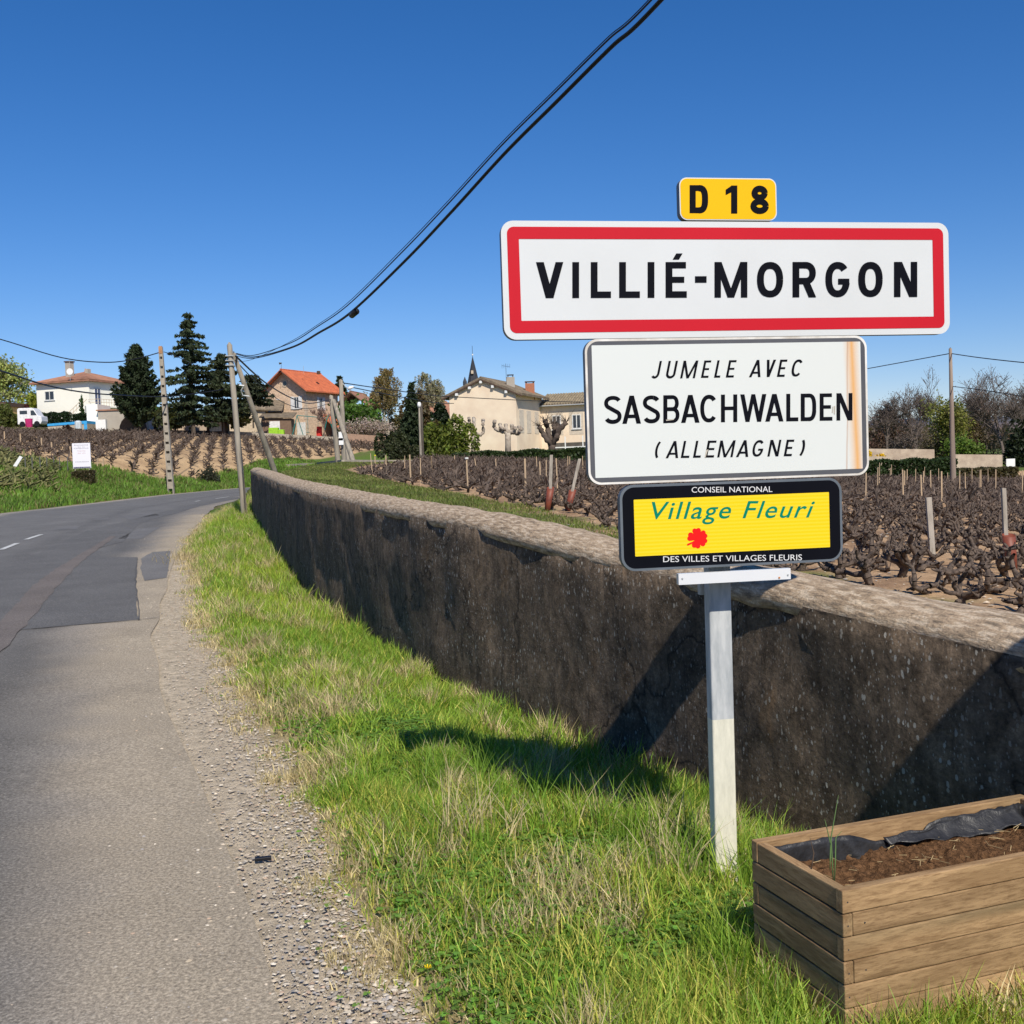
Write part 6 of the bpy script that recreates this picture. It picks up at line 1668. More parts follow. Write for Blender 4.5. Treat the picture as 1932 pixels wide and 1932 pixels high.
# annex left of the stone house
pA = at(452, 824, 138); F_ = frame(pA, (1, .1)); AN = empty('low_farm_building', tuple(pA), 'low cream farm building with grey tile roof left of the stone house', 'building')
bq = MB(); bq.box(F_, -1.2, 3.3, 0, 3, -.6, 3.6); bq.build('walls', mat('buff_render', (.62, .50, .36)), AN)
q_ = [F_(-1.5, -.4, 3.5), F_(5.5, -.4, 3.1), F_(5.5, 3.4, 4.6), F_(-1.5, 3.4, 4.9)]; bq = MB(); bq.prism(q_, [p + Vector((0, 0, .15)) for p in q_]); bq.build('roof', M_oldtile, AN)
pA = at(500, 824, 136); F_ = frame(pA, (1, .05)); AV = empty('low_veranda', tuple(pA), 'low lean-to with grey roof and dark doors before the stone house', 'lean-to')
q_ = [F_(-.6, -.3, 2.35), F_(3.6, -.3, 2.2), F_(3.6, 3.2, 3.0), F_(-.6, 3.2, 3.1)]; bq = MB(); bq.prism(q_, [p + Vector((0, 0, .12)) for p in q_]); bq.build('roof', M_oldtile, AV)
bq = MB(); bq.box(F_, -.3, 3.3, 0, 2.8, -.6, 2.2); bq.build('walls', mat('brown_wall', (.2, .13, .09)), AV); bq = MB(); bq.box(F_, .6, 1.9, -.05, -.01, .2, 1.9); bq.build('window', M_shut, AV)
# house behind with tile gable
pA = at(668, 770, 165); F_ = frame(pA, (-1, .15), (.15, 1)); BH = empty('rear_house', tuple(pA), 'house with a faded pink tile roof half hidden behind the stone house', 'house')
bq = MB(); bq.box(F_, -2, 6.0, 0, 6, -3, .5); bq.build('walls', M_cream, BH)
gable_roof(F_, -2, 2.8, 0, 7, .5, 1.9, .5, .5, M_tile, BH, M_wood, ribs=0)
bq = MB(); bq.box(F_, 2.0, 2.6, 1, 1.6, .5, 3.2); bq.build('chimney', M_oc, BH)
# roof seen behind the birches
pA = at(800, 775, 150); F_ = frame(pA, (1, 0)); RB = empty('brown_roof_house', tuple(pA), 'house with a long brown tile roof behind the birches', 'house')
q_ = [F_(-2, 0, .5), F_(4.6, 0, -1.0), F_(3.0, 4, 1.2), F_(-1.0, 4, 3.2)]; bq = MB(); bq.prism(q_, [p + Vector((0, 0, .2)) for p in q_]); bq.build('roof', M_tile, RB); bq = MB(); bq.box(F_, -1.5, 4.2, .4, 4, -7, -.9); bq.build('walls', M_cream, RB)
# dark red roofs left of the white house
pA = at(62, 785, 150); F_ = frame(pA, (1, 0)); RL = empty('low_red_house', tuple(pA), 'low house with a dark reddish roof left of the white house', 'house')
q_ = [F_(-3.2, 0, -1.4), F_(2.0, 0, -1.4), F_(2.0, 4, .6), F_(-3.2, 4, .6)]; bq = MB(); bq.prism(q_, [p + Vector((0, 0, .2)) for p in q_]); bq.build('roof', mat('dark_red_tile', (.17, .07, .055)), RL); bq = MB(); bq.box(F_, -3, 1.8, .4, 4, -4, -1.3); bq.build('walls', M_cream, RL); bq = MB(); bq.box(F_, .1, .5, 1, 1.4, -1, .6); bq.build('chimney', M_concr, RL)
pA = at(-8, 785, 135); F_ = frame(pA, (1, 0)); RE = empty('edge_house', tuple(pA), 'corner of an ochre house at the left edge of the photo', 'house')
bq = MB(); bq.box(F_, -4, 1.3, 0, 5, -2.5, 1.2); bq.build('walls', mat('ochre', (.6, .42, .16)), RE); bq = MB(); bq.box(F_, -4.3, 1.5, -.4, 5.4, 1.2, 1.7); bq.build('roof', M_wood, RE)

# --- pink house
Cp = Vector((.74, 108, 2.2)); FPg = frame(Cp, (-.95, .31), (.31, .95)); PW_, PD_ = 7.05, 9.2; zeP = 8.75 - Cp.z
PH = empty('pink_house', tuple(Cp), 'large peach coloured house with a plain gable wall and old tile roof', 'house')
vs = [FPg(0, 0, -1.2), FPg(PW_, 0, -1.2), FPg(PW_, PD_, -1.2), FPg(0, PD_, -1.2), FPg(0, 0, zeP), FPg(PW_, 0, zeP), FPg(PW_, PD_, zeP), FPg(0, PD_, zeP), FPg(PW_ / 2, 0, zeP + 1.5), FPg(PW_ / 2, PD_, zeP + 1.5)]
mk('walls', vs, me_f, M_pink, PH)
gable_roof(FPg, 0, PW_, 0, PD_, zeP, 1.5, .75, .35, M_oldtile, PH, M_wood, ribs=40, rr_=.07)
for a_ in (.9, 2.3, PW_ / 2, PW_ - 2.3, PW_ - .9):
    z_ = zeP + 1.5 * (1 - abs(a_ - PW_ / 2) / (PW_ / 2)) - .28; bq = MB(); bq.box(FPg, a_ - .13, a_ + .13, -.33, -.01, z_ - .13, z_ + .13); bq.build('beam_end', M_white, PH)
FPs = frame(Cp, (.31, .95), (-.95, .31))
for a_ in (.9, 3.4, 6.2):
    bq = MB(); bq.box(FPs, a_, a_ + 1.5, -.03, -.005, 2.6, 4.9); bq.build('plaster_patch', mat('pale_plaster', (.66, .58, .48)), PH)
bq = MB(); bq.box(FPs, 5.6, 7.6, -.05, -.005, -1, 1.1); bq.build('pale_door', M_shut, PH)
p = at(963.5, 727, 112); bq = MB(); bq.box(frame(p, (1, 0)), -.42, .42, 0, .7, -1, .85); c1_ = bq.build('chimney', M_concr, PH); bq = MB(); bq.box(frame(p, (1, 0)), -.34, .34, .05, .65, 1.05, 1.12); bq.box(frame(p, (1, 0)), -.3, -.2, .1, .6, .85, 1.05); bq.box(frame(p, (1, 0)), .2, .3, .1, .6, .85, 1.05); bq.build('chimney_cap', M_dark, c1_)
M_brick = mat('orange_brick', (.42, .17, .09), (.33, .13, .08), 6)
p = at(1000, 736, 114); bq = MB(); bq.box(frame(p, (1, 0)), -.48, .48, 0, .7, -1, .72); c1_ = bq.build('chimney', M_brick, PH); bq = MB(); bq.box(frame(p, (1, 0)), -.52, .52, -.03, .73, .85, .93); bq.box(frame(p, (1, 0)), -.45, -.3, .05, .65, .72, .85); bq.box(frame(p, (1, 0)), .3, .45, .05, .65, .72, .85); bq.build('chimney_cap', M_wood, c1_)
p = at(885, 727, 111); bq = MB(); bq.box(frame(p, (1, 0)), -.3, .3, 0, .6, -.8, .15); bq.build('chimney', M_concr, PH)
p = at(955.5, 725, 111); bq = MB(); bq.tube([p, p + Vector((0, 0, 2.1))], .02, 4); bq.tube([p + Vector((-.4, 0, 1.9)), p + Vector((.4, 0, 1.75))], .015, 4)
for x_ in (-.4, -.2, 0, .2, .4): bq.tube([p + Vector((x_, 0, 1.62)), p + Vector((x_, 0, 2.05))], .01, 4)
bq.build('aerial', M_dark, PH)
# wing
W0 = FPs(PD_ - .6, 0, 0); FW = frame(W0, (.95, -.31), (.31, .95)); WLn = 13.0; zeW = 7.7 - Cp.z
WG = empty('house_wing', tuple(W0), 'lower peach wing of the house with a long tile roof, right of the gable', 'building')
bq = MB(); bq.box(FW, 0, WLn, 0, 5, -1.2, zeW); bq.build('walls', M_pink, WG)
q_ = [FW(-.2, -.5, zeW), FW(WLn, -.5, zeW), FW(WLn, 3.2, zeW + 1.35), FW(-.2, 3.2, zeW + 1.35)]; bq = MB(); bq.prism(q_, [p + Vector((0, 0, .15)) for p in q_]); rf = bq.build('roof', M_oldtile, WG)
tile_ribs(FW, [q_[0] + Vector((0, 0, .15)), q_[1] + Vector((0, 0, .15)), q_[2] + Vector((0, 0, .15)), q_[3] + Vector((0, 0, .15))], mat('lichen_tile', (.36, .29, .18), (.2, .16, .1), 2), rf, 44, .085)
bq = MB(); bq.tube([q_[0] + Vector((0, -.06, .02)), q_[1] + Vector((0, -.06, .02))], .07, 6); bq.build('gutter', M_galv, WG)
for a_ in (1.25, 3.45, 6.5, 9.5):
    bq = MB(); bq.box(FW, a_ - .35, a_ + 1.2, -.02, -.002, 2.4, 4.9); bq.build('plaster_patch', mat('pale_plaster2', (.64, .55, .44)), WG)
    window(FW, a_, a_ + .95, 3.0, 4.5, WG, b=-.021)
bq = MB(); bq.box(FW, 1.3, WLn, -1.6, -1.5, -.6, 1.55); vg_ = bq.build('veranda_glass', mat('veranda_glass', (.14, .12, .10), (.08, .07, .06), 1.5, rough=.2, spec=.6), WG)
bq = MB(); bq.box(FW, 1.25, WLn, -1.68, -1.6, 1.0, 1.12)
for a_ in (1.25, 3.0, 4.9, 6.8): bq.box(FW, a_, a_ + .1, -1.69, -1.6, -.6, 1.0 if a_ < 2 else 2.2)
bq.build('veranda_frame', M_white, WG)
# church
pc_ = at(891.5, 671, 330); zt_ = pc_.z
CH = empty('church_spire', (pc_.x, 330, zz(pc_.x, 330)), 'dark slate church spire rising behind the pink house', 'church spire')
bq = MB(); hb = 3.1; zb_ = zt_ - 13.2
bq.add([(pc_.x + hb * math.cos(R(45 * k_ + 22.5)), 330 + hb * math.sin(R(45 * k_ + 22.5)), zb_) for k_ in range(8)] + [(pc_.x, 330, zt_)], [[i, (i + 1) % 8, 8] for i in range(8)]); bq.build('spire', mat('slate', (.045, .048, .06), (.03, .032, .04), 1), CH)
bq = MB(); bq.box(frame((pc_.x, 330, 0), (1, 0)), -2.7, 2.7, -2.7, 2.7, zz(pc_.x, 330) - 1, zb_ + .05); bq.build('tower', M_oc, CH)
bq = MB(); bq.tube([(pc_.x, 330, zt_ - .2), (pc_.x, 330, zt_ + 3.0)], .06, 4); bq.build('rod', M_dark, CH); bq = MB(); bq.tube([(pc_.x, 330, zt_ + .1), (pc_.x, 330, zt_ + .5)], .25, 8); bq.build('ball', M_white, CH)
bq = MB(); bq.box(frame((pc_.x - .2, 328.6, 0), (1, 0)), -.35, .35, -.45, .3, zt_ - 5.6, zt_ - 4.6); bq.build('dormer', M_oc, CH)
bq = MB(); q_ = at(877, 717, 328); bq.tube([q_ + Vector((0, 0, -4)), q_ + Vector((0, 0, -.5)), q_ + Vector((0, 0, 1.0))], [.6, .6, .03], 8); bq.build('pinnacle', mat('slate2', (.06, .065, .08)), CH)

# low kerb wall along the junction, right-hand garden walls
def ribbon_wall(name, pts, h, th, m_, label, cat='wall', capm=None):
    root = empty(name, tuple(pts[0]), label, cat); bq = MB()
    for i in range(len(pts) - 1):
        p, q_ = Vector(pts[i]), Vector(pts[i + 1]); d = (q_ - p); d.z = 0; n_ = Vector((-d.y, d.x, 0)).normalized() * th / 2
        bq.prism([p - n_ - Vector((0, 0, .8)), q_ - n_ - Vector((0, 0, .8)), q_ + n_ - Vector((0, 0, .8)), p + n_ - Vector((0, 0, .8))], [p - n_ + Vector((0, 0, h)), q_ - n_ + Vector((0, 0, h)), q_ + n_ + Vector((0, 0, h)), p + n_ + Vector((0, 0, h))])
    bq.build('wall_body', m_, root)
    return root
kp = [(u_, v0_, y_) for u_, v0_, y_ in ((541, 881, 56), (600, 876.5, 62), (650, 873, 68), (720, 873, 76), (785, 872.5, 84), (850, 873, 88))]
ribbon_wall('low_kerb_wall', [(lambda p: Vector((p.x, p.y, zz(p.x, p.y))))(at(k_[0], k_[1], hit(k_[0], k_[1], 42, 100))) for k_ in kp], .16, .35, M_conc, 'low pale kerb wall bordering the far side of the vine field')
ribbon_wall('terrace_wall', [at(u_, v0_, 124) for u_, v0_ in ((640, 832), (728, 838))], .9, .3, mat('tan_wall', (.36, .24, .17)), 'brown terrace wall below the blossom tree')
M_beige = mat('beige_wall', (.55, .44, .33), (.38, .29, .22), 1.5)
ribbon_wall('garden_wall', [at(1560, 884, 104), at(1742, 884, 103)], 1.15, .35, M_beige, 'long beige garden wall behind the hedge, left of the lone pole')
ribbon_wall('garden_wall', [at(1560, 866, 112), at(1762, 868, 112)], 1.1, .35, M_beige, 'upper beige terrace wall below the bare trees')
ribbon_wall('garden_wall', [at(1796, 889, 100), at(1891, 890, 99)], 1.55, .35, M_beige, 'beige garden wall right of the lone pole')
p0, p1 = at(1899, 893, 98), at(1915.5, 893, 98); F_ = frame(p0, (1, 0)); SB = empty('small_white_board', tuple(p0), 'small blank white board near the right edge beyond the vines', 'board')
bq = MB(); bq.box(F_, 0, p1.x - p0.x, 0, .06, .25, 1.3); bq.build('panel', M_white, SB)
for a_ in (.05, p1.x - p0.x - .1): bq = MB(); bq.box(F_, a_, a_ + .05, .061, .1, -.4, 1.2); bq.build('support', M_grey, SB)

# swing, play box
M_teal = mat('teal_tube', (.02, .22, .20)); p = at(562, 824, 128); F_ = frame(p, (1, .2))
SWg = empty('garden_swing', tuple(p), 'teal metal garden swing frame before the stone house', 'swing'); bq = MB()
for x0_ in (0, 3.6):
    for s_ in (-1, 1): bq.tube([F_(x0_ + s_ * .7, s_ * .4, -.1), F_(x0_, 0, 2.5)], .045, 5)
bq.tube([F_(0, 0, 2.5), F_(3.6, 0, 2.1)], .045, 5); bq.build('frame', M_teal, SWg)
for x0_ in (1.2, 2.4): bq = MB(); bq.tube([F_(x0_, -.15, 2.3), F_(x0_, -.15, .5)], .012, 4); bq.tube([F_(x0_, .15, 2.3), F_(x0_, .15, .5)], .012, 4); bq.box(F_, x0_ - .2, x0_ + .2, -.2, .2, .46, .5); bq.build('swing_seat', M_teal, SWg)
p = at(507, 824, 128); tag(bevel(MB().box(frame(p, (1, 0)), 0, 1.1, 0, 1, -.1, 1.05).box(frame(p, (1, 0)), 1.11, 1.75, .1, .9, -.1, .8).build('play_house', mat('lime_plastic', (.32, .60, .04)), loc=tuple(p)), .05), 'lime green plastic play house before the stone house', 'play house')
p = at(602, 824, 127); tag(bevel(MB().box(frame(p, (1, 0)), -.3, .3, 0, .5, -.1, .75).box(frame(p, (1, 0)), -.3, .3, .3, .5, .75, 1.2).build('toy_chair', mat('red_plastic', (.65, .04, .03)), loc=tuple(p)), .03), 'red plastic toy seat left of the teal swing', 'toy')

# ------------------------------------------------------------------ trees
def grow_tree(r, base, H, r0, maxlev=4, nch=5, spread=.9, up=.35, len0=.45, droop=0.0, trunk=.3):
    segs, tips = [], []
    def br(p, d, L, rad, lev):
        k_ = 3 if lev < 2 else 2
        pts = [p]
        for i in range(k_):
            d = (d + Vector((r.gauss(0, .16), r.gauss(0, .16), r.gauss(0, .10) + (up * .18 if lev > 0 else 0) - droop * lev * .25))).normalized()
            q_ = pts[-1] + d * L / k_; ra, rb = rad * (1 - .5 * i / k_), rad * (1 - .5 * (i + 1) / k_); segs.append((*pts[-1], *q_, ra, rb)); pts.append(q_)
        if lev >= maxlev: tips.append(pts[-1]); return
        for c_ in range(nch + (r.random() < .4)):
            t = r.uniform(.35 if lev else max(trunk, .2), 1.0); i = min(int(t * k_), k_ - 1); q_ = pts[i].lerp(pts[i + 1], t * k_ - i)
            a_ = r.uniform(0, 6.28); side = Vector((math.cos(a_), math.sin(a_), r.uniform(-.15, .5)))
            nd = (d * (1 - spread * .5) + side * spread).normalized()
            br(q_, nd, L * r.uniform(.5, .78), rad * .48, lev + 1)
        tips.append(pts[-1])
    br(Vector(base) - Vector((0, 0, .3)), Vector((r.uniform(-.06, .06), r.uniform(-.06, .06), 1)), H * len0 + .3, r0, 0)
    return segs, tips
def fit(segs, tips, base, H, Wd):
    """scale a grown skeleton to the wanted height and width"""
    s_ = np.array(segs); b_ = np.array(base); top = s_[:, 5].max() - b_[2]; wd = np.percentile(np.abs(s_[:, 3] - b_[0]), 98) * 2
    kz, kx = H / top, Wd / wd
    for c_ in (0, 3): s_[:, c_] = b_[0] + (s_[:, c_] - b_[0]) * kx; s_[:, c_ + 1] = b_[1] + (s_[:, c_ + 1] - b_[1]) * kx; s_[:, c_ + 2] = b_[2] + (s_[:, c_ + 2] - b_[2]) * kz
    t_ = np.array([tuple(t) for t in tips]); t_ = b_ + (t_ - b_) * np.array([kx, kx, kz]); return s_, t_
def tree(name, u, vb, vt, wpx, y, label, cat='tree', leaf=None, leafsize=.3, nleaf=3000, bark=M_bark, seed=1, spread=.9, maxlev=4, nch=5, scatter=.5, rmin=.012, r0=None, lo_=.0, mleaf=None, droop=0, up=.35, var=.35, trunk=.3, group=None, sides=3, aspect=.6):
    p = at(u, vb, y); zg_ = zz(p.x, y); base = (p.x, y, min(p.z, zg_ + .5) if abs(p.z - zg_) < 3 else p.z)
    H = at(u, vt, y).z - base[2]; Wd = wpx * y / FPX
    r = random.Random(seed)
    segs, tips = grow_tree(r, base, H, r0 or H * .022, maxlev, nch, spread, up, .45, droop, trunk); s_, t_ = fit(segs, tips, base, H, Wd)
    s_[:, 6:8] = np.maximum(s_[:, 6:8], rmin)
    root = empty(name, base, label, cat, group)
    v_, q_ = tubes_np(s_, sides); mk('trunk', v_, q_, bark, root, smooth=True)
    if leaf is not None:
        ids = rng.integers(0, len(t_), nleaf); pc2 = t_[ids] + rng.normal(0, scatter, (nleaf, 3)) * np.array([1, 1, .8]); pc2 = pc2[pc2[:, 2] > base[2] + lo_ * H]
        cl = vnoise(pc2[:, 0] * 1.0 + pc2[:, 1] * .7, pc2[:, 2], .9, seed) 
        col = colvar(len(pc2), leaf, var, .1) * (.75 + .5 * cl[:, None])
        v_, q_, t2, c_ = cards(pc2, leafsize * rng.uniform(.6, 1.3, len(pc2)), col, aspect)
        o = mk('crown', v_, q_, mleaf or M_leaf, root, cols=c_)
    return root
def conifer(name, u, vb, vt, wpx, y, label, col, n_=9000, size=.35, layers=26, seed=3, shape=1.0, gap=.25, droop=.25, bare=.05, dense=1.0, jag=.25, steep=0.0, trunkc=None):
    p = at(u, vb, y); base = np.array((p.x, y, p.z)); H = at(u, vt, y).z - p.z; Rm = wpx * y / FPX / 2
    r = random.Random(seed); root = empty(name, tuple(base), label, 'tree'); segs = [(*(base - [0, 0, .5]), *(base + [0, 0, H * .98]), H * .018, .02)]
    P, Cc = [], []
    for i in range(layers):
        t = bare + (1 - bare) * (i + r.random() * .5) / layers; prof = (1 - t) ** shape * (1 if t > bare + .1 else .75)
        for b_ in range(r.randint(7, 10)):
            a_ = r.uniform(0, 6.28); L = Rm * prof * r.uniform(1 - jag * 1.6, 1 + jag) + .12; z0 = H * t
            k_ = max(2, int(n_ / layers / 8.5 * (prof + .15) * 1.6))
            tip_z = z0 + L * (steep - droop); segs.append((*(base + [0, 0, z0]), *(base + [L * math.cos(a_), L * math.sin(a_), tip_z]), .035, .01))
            s_ = rng.random(k_) ** .6; bend = droop * .5 * np.sin(s_ * 3.14)
            q_ = base + np.stack([L * s_ * math.cos(a_), L * s_ * math.sin(a_), z0 + (tip_z - z0) * s_ + bend * .3], 1) + rng.normal(0, 1, (k_, 3)) * np.array([.16, .16, .09]) * (.6 + Rm * .16) * (1.15 - s_[:, None])
            P.append(q_)
    P = np.concatenate(P); v_, q_ = tubes_np(segs, 4); mk('trunk', v_, q_, M_bark, root)
    c_ = colvar(len(P), col, .4, .1); v_, q_, t2, c_ = cards(P, size * rng.uniform(.5, 1.2, len(P)), c_, .42, 0); mk('crown', v_, q_, M_needle, root, cols=c_); return root
def bush(name, u, vb, vt, wpx, y, label, col, n_=3500, size=.18, cat='bush', depth=None, boxy=False, seed=1, mleaf=None, var=.35, kind=None, group=None):
    p = at(u, vb, y); zg_ = zz(p.x, y); zb_ = min(p.z, zg_ + .3) if abs(p.z - zg_) < 2.5 else p.z
    H = at(u, vt, y).z - zb_; Wd = wpx * y / FPX; dp = depth or Wd * .7
    root = empty(name, (p.x, y, zb_), label, cat, group)
    if boxy:
        a_ = rng.uniform(-1, 1, (n_, 3)); f_ = rng.integers(0, 3, n_); sg = np.sign(a_[np.arange(n_), f_]); w_ = rng.random(n_) < .8; a_[np.arange(n_), f_] = np.where(w_, sg * rng.uniform(.82, 1.06, n_), a_[np.arange(n_), f_])
        P = np.stack([a_[:, 0] * Wd / 2, a_[:, 1] * dp / 2, (a_[:, 2] + 1) / 2 * H * (1 + .06 * np.sin(a_[:, 0] * 9))], 1)
    else:
        k_ = 16; cr = np.random.default_rng(seed); cen = cr.normal(0, .42, (k_, 3)); cen[:, 2] = cr.uniform(-.1, .62, k_); rad = cr.uniform(.28, .5, k_)
        ids = rng.integers(0, k_, n_); d = rng.normal(size=(n_, 3)); d /= np.linalg.norm(d, axis=1)[:, None]
        P = cen[ids] + d * (rad[ids] * rng.uniform(.6, 1.05, n_) ** .4)[:, None]
        mxx = np.percentile(np.abs(P[:, 0]), 97); mxz = np.percentile(P[:, 2], 98.5); P = P / np.array([mxx, mxx, mxz]) * np.array([Wd / 2, dp / 2, H]); P[:, 2] = np.abs(P[:, 2])
    cl = vnoise(P[:, 0] * 1.3, P[:, 2] * 1.3 + P[:, 1], 1.2, seed)
    c_ = colvar(n_, col, var, .1) * (.7 + .6 * cl[:, None])
    P = P + np.array([p.x, y, zb_]); v_, q_, t2, c_ = cards(P, size * rng.uniform(.5, 1.3, n_), c_, .6); mk('leaves', v_, q_, mleaf or M_leaf, root, cols=c_)
    bq = MB(); segs = []
    for i in range(6): a2 = i * 1.05; segs.append((p.x, y, zb_ - .2, p.x + Wd * .25 * math.cos(a2), y + dp * .25 * math.sin(a2), zb_ + H * .6, .05, .015))
    v_, q_ = tubes_np(segs, 4); mk('stems', v_, q_, M_bark, root)
    return root
DG = (.030, .046, .020)
tree('pale_spring_tree', 22, 790, 672, 100, 160, 'sparse tree with pale yellow-green spring leaves at the far left', leaf=(.36, .40, .14), leafsize=.22, nleaf=5200, bark=M_barkpale, seed=4, scatter=.55, rmin=.025)
bush('garden_shrubs', 98, 795, 742, 50, 152, 'dark evergreen shrubs between the pale tree and the white house', (.05, .08, .025), 3500, .28)
bush('yellowish_shrub', 62, 775, 744, 38, 150, 'yellow-green shrub before the dark evergreens at the left', (.25, .28, .04), 1800, .25)
bush('round_garden_shrub', 14, 806, 765, 44, 126, 'rounded green shrub with yellow top beside the white van', (.10, .12, .03), 3000, .2)
bush('purple_shrub', 52, 790, 765, 26, 140, 'dark purple shrub behind the white van', (.09, .03, .03), 1200, .2)
bush('clipped_hedge', 96, 804, 780, 68, 133, 'clipped dark green hedge before the white house', (.025, .05, .02), 3600, .17, boxy=True, depth=1.6, cat='hedge')
bush('clipped_bush', 154, 801, 782, 24, 131, 'small clipped bush at the foot of the thin cypress', (.025, .05, .02), 1300, .16, boxy=True, depth=1.6)
bush('slim_cypress', 156.5, 796, 751, 7, 135, 'slim green cypress in front of the white house', (.035, .07, .02), 1200, .14, boxy=False, cat='tree', mleaf=M_needle)
bush('brown_shrub', 129, 812, 803, 15, 121, 'dark rust coloured shrub before the pool', (.07, .03, .02), 500, .14)
conifer('dense_yew', 264, 812, 652, 92, 119, 'broad dense dark conifer covering the right end of the white house', DG, n_=17000, size=.34, layers=30, shape=.78, droop=-.35, bare=.05, seed=3, jag=.28, steep=.45)
conifer('tall_spruce', 365, 815, 589, 122, 117, 'tallest dark spruce with open drooping layers', (.036, .052, .024), n_=9500, size=.34, layers=22, shape=.85, droop=.12, bare=.08, seed=8, jag=.75)
conifer('cedar_tree', 422, 815, 668, 100, 121, 'dark cedar right behind the leaning telephone pole', (.036, .048, .022), n_=8500, size=.36, layers=14, shape=.6, droop=.02, bare=.15, seed=12, jag=.6)
conifer('spreading_cedar', 478, 800, 706, 112, 131, 'spreading cedar with flat branches before the stone house', (.035, .045, .022), n_=3200, size=.36, layers=8, shape=.55, droop=.08, bare=.38, seed=15, jag=.4)
tree('low_spring_trees', 335, 812, 765, 60, 118, 'low olive trees below the tall spruce', leaf=(.06, .07, .025), leafsize=.25, nleaf=2200, seed=33, scatter=.5)
tree('olive_tree', 445, 815, 765, 40, 124, 'low olive green tree right of the cedar trunk', leaf=(.10, .10, .04), leafsize=.25, nleaf=1600, seed=34, scatter=.45)
tree('bare_garden_tree', 613, 825, 765, 44, 126, 'small bare tree in front of the stone house', bark=mat('pinkish_bark', (.24, .16, .13)), seed=6, nch=4, rmin=.02, trunk=.5)
conifer('small_conifer', 642, 745, 710, 26, 150, 'small dark conifer behind the lamp pole', DG, n_=1600, size=.35, layers=9, seed=5)
tree('green_laurel', 684, 822, 768, 62, 133, 'bright green leafy tree right of the stone house', leaf=(.09, .17, .03), leafsize=.26, nleaf=5200, seed=21, scatter=.75)
def birch(u, vb, vt, wpx, y, label, col, n_, seed):
    """upright tree with hanging curtains of small leaves"""
    p = at(u, vb, y); base = np.array((p.x, y, p.z)); H = at(u, vt, y).z - p.z; Rm = wpx * y / FPX / 2; r = random.Random(seed)
    root = empty('birch_tree', tuple(base), label, 'tree', 'birches behind the vine field'); segs = []; P = []
    for k_ in range(3):
        dx = r.uniform(-.45, .45) * Rm; top = base + np.array([dx, r.uniform(-.4, .4), H * (1 - .13 * k_)]); pts = [base - [0, 0, .4], base + (top - base) * .4 + [dx * .3, 0, 0], base + (top - base) * .75, top]
        for i in range(3): segs.append((*pts[i], *pts[i + 1], .16 * (1 - i * .3), .16 * (1 - (i + 1) * .31)))
        for b_ in range(46):
            t = r.uniform(.25, .99); q_ = pts[1] + (pts[3] - pts[1]) * t if t < .99 else pts[3]
            a_ = r.uniform(0, 6.28); L = Rm * (1.05 - t * .78) * r.uniform(.5, 1.15); e = q_ + np.array([L * math.cos(a_), L * math.sin(a_), L * .55]); segs.append((*q_, *e, .03, .015))
            for s_ in range(5):
                st = q_ + (e - q_) * r.uniform(.4, 1.05); hang = r.uniform(.5, 1.0) * H * .17 * (1.1 - t * .5); m_ = max(4, int(n_ / 690))
                zzs = rng.random(m_); P.append(st + np.stack([rng.normal(0, .10, m_), rng.normal(0, .10, m_), -zzs * hang], 1)); segs.append((*st, *(st - [0, 0, hang * .9]), .012, .008))
    P = np.concatenate(P); v_, q_ = tubes_np(segs, 3); mk('trunk', v_, q_, M_barkpale, root)
    v_, q_, t2, c_ = cards(P, rng.uniform(.06, .16, len(P)), colvar(len(P), col, .4, .12), .5); mk('crown', v_, q_, M_leaf, root, cols=c_)
bush('brown_thicket', 738, 836, 752, 116, 143, 'olive brown thicket filling in below the left birch', (.15, .125, .05), 8000, .2, seed=11)
bush('brown_thicket', 815, 836, 760, 90, 155, 'brown thicket below the right birch', (.16, .12, .06), 6000, .2, seed=12)
birch(733, 825, 697, 88, 138, 'left birch with hanging yellow-brown spring twigs', (.25, .19, .075), 12500, 17)
birch(815, 820, 702, 70, 152, 'right, paler birch behind the dark spruce', (.30, .28, .17), 8000, 18)
tree('blossom_tree', 702, 833, 785, 92, 128, 'wide low tree covered in pinkish white blossom', leaf=(.46, .37, .33), leafsize=.09, nleaf=5200, bark=M_bark, seed=23, scatter=.28, spread=1.1, var=.25)
bush('undergrowth', 690, 834, 812, 90, 131, 'dark green undergrowth below the blossom tree', (.035, .055, .02), 2800, .22)
conifer('dark_spruce', 780, 850, 722, 62, 112, 'dark spruce between the two birches', DG, n_=5500, size=.32, layers=20, seed=9)
bush('brown_thicket', 800, 855, 752, 66, 114, 'brown leafless thicket beside the dark spruce', (.12, .09, .045), 6000, .2)
bush('dark_laurels', 838, 852, 770, 62, 116, 'very dark evergreen laurels left of the pink house', (.02, .038, .016), 5200, .24)
bush('olive_bush', 757, 868, 818, 74, 97, 'rounded dark olive bush at the end of the vine field', (.055, .065, .03), 6500, .16, var=.3)
bush('holly_bush', 852, 870, 797, 100, 96, 'yellow-green leafy bush in front of the pink house', (.13, .16, .028), 9500, .17, var=.45, seed=5)
bush('field_hedge', 985, 882, 851, 250, 92, 'long dark hedge between vines and pink house', (.04, .065, .022), 13000, .14, boxy=True, depth=1.6, cat='hedge')
bush('field_hedge', 1710, 902, 868, 168, 80, 'dense green hedge before the beige walls, left of the lone pole', (.035, .06, .02), 9500, .13, boxy=True, depth=1.8, cat='hedge')
bush('bramble_hedge', 1850, 901, 884, 120, 86, 'low brown and green bramble hedge right of the lone pole', (.10, .085, .04), 5500, .13, boxy=True, depth=1.8, cat='hedge')
bush('bramble_hedge', 1330, 890, 862, 420, 94, 'hedge running behind the signs at the end of the vines', (.045, .06, .022), 9000, .16, boxy=True, depth=1.6, cat='hedge')
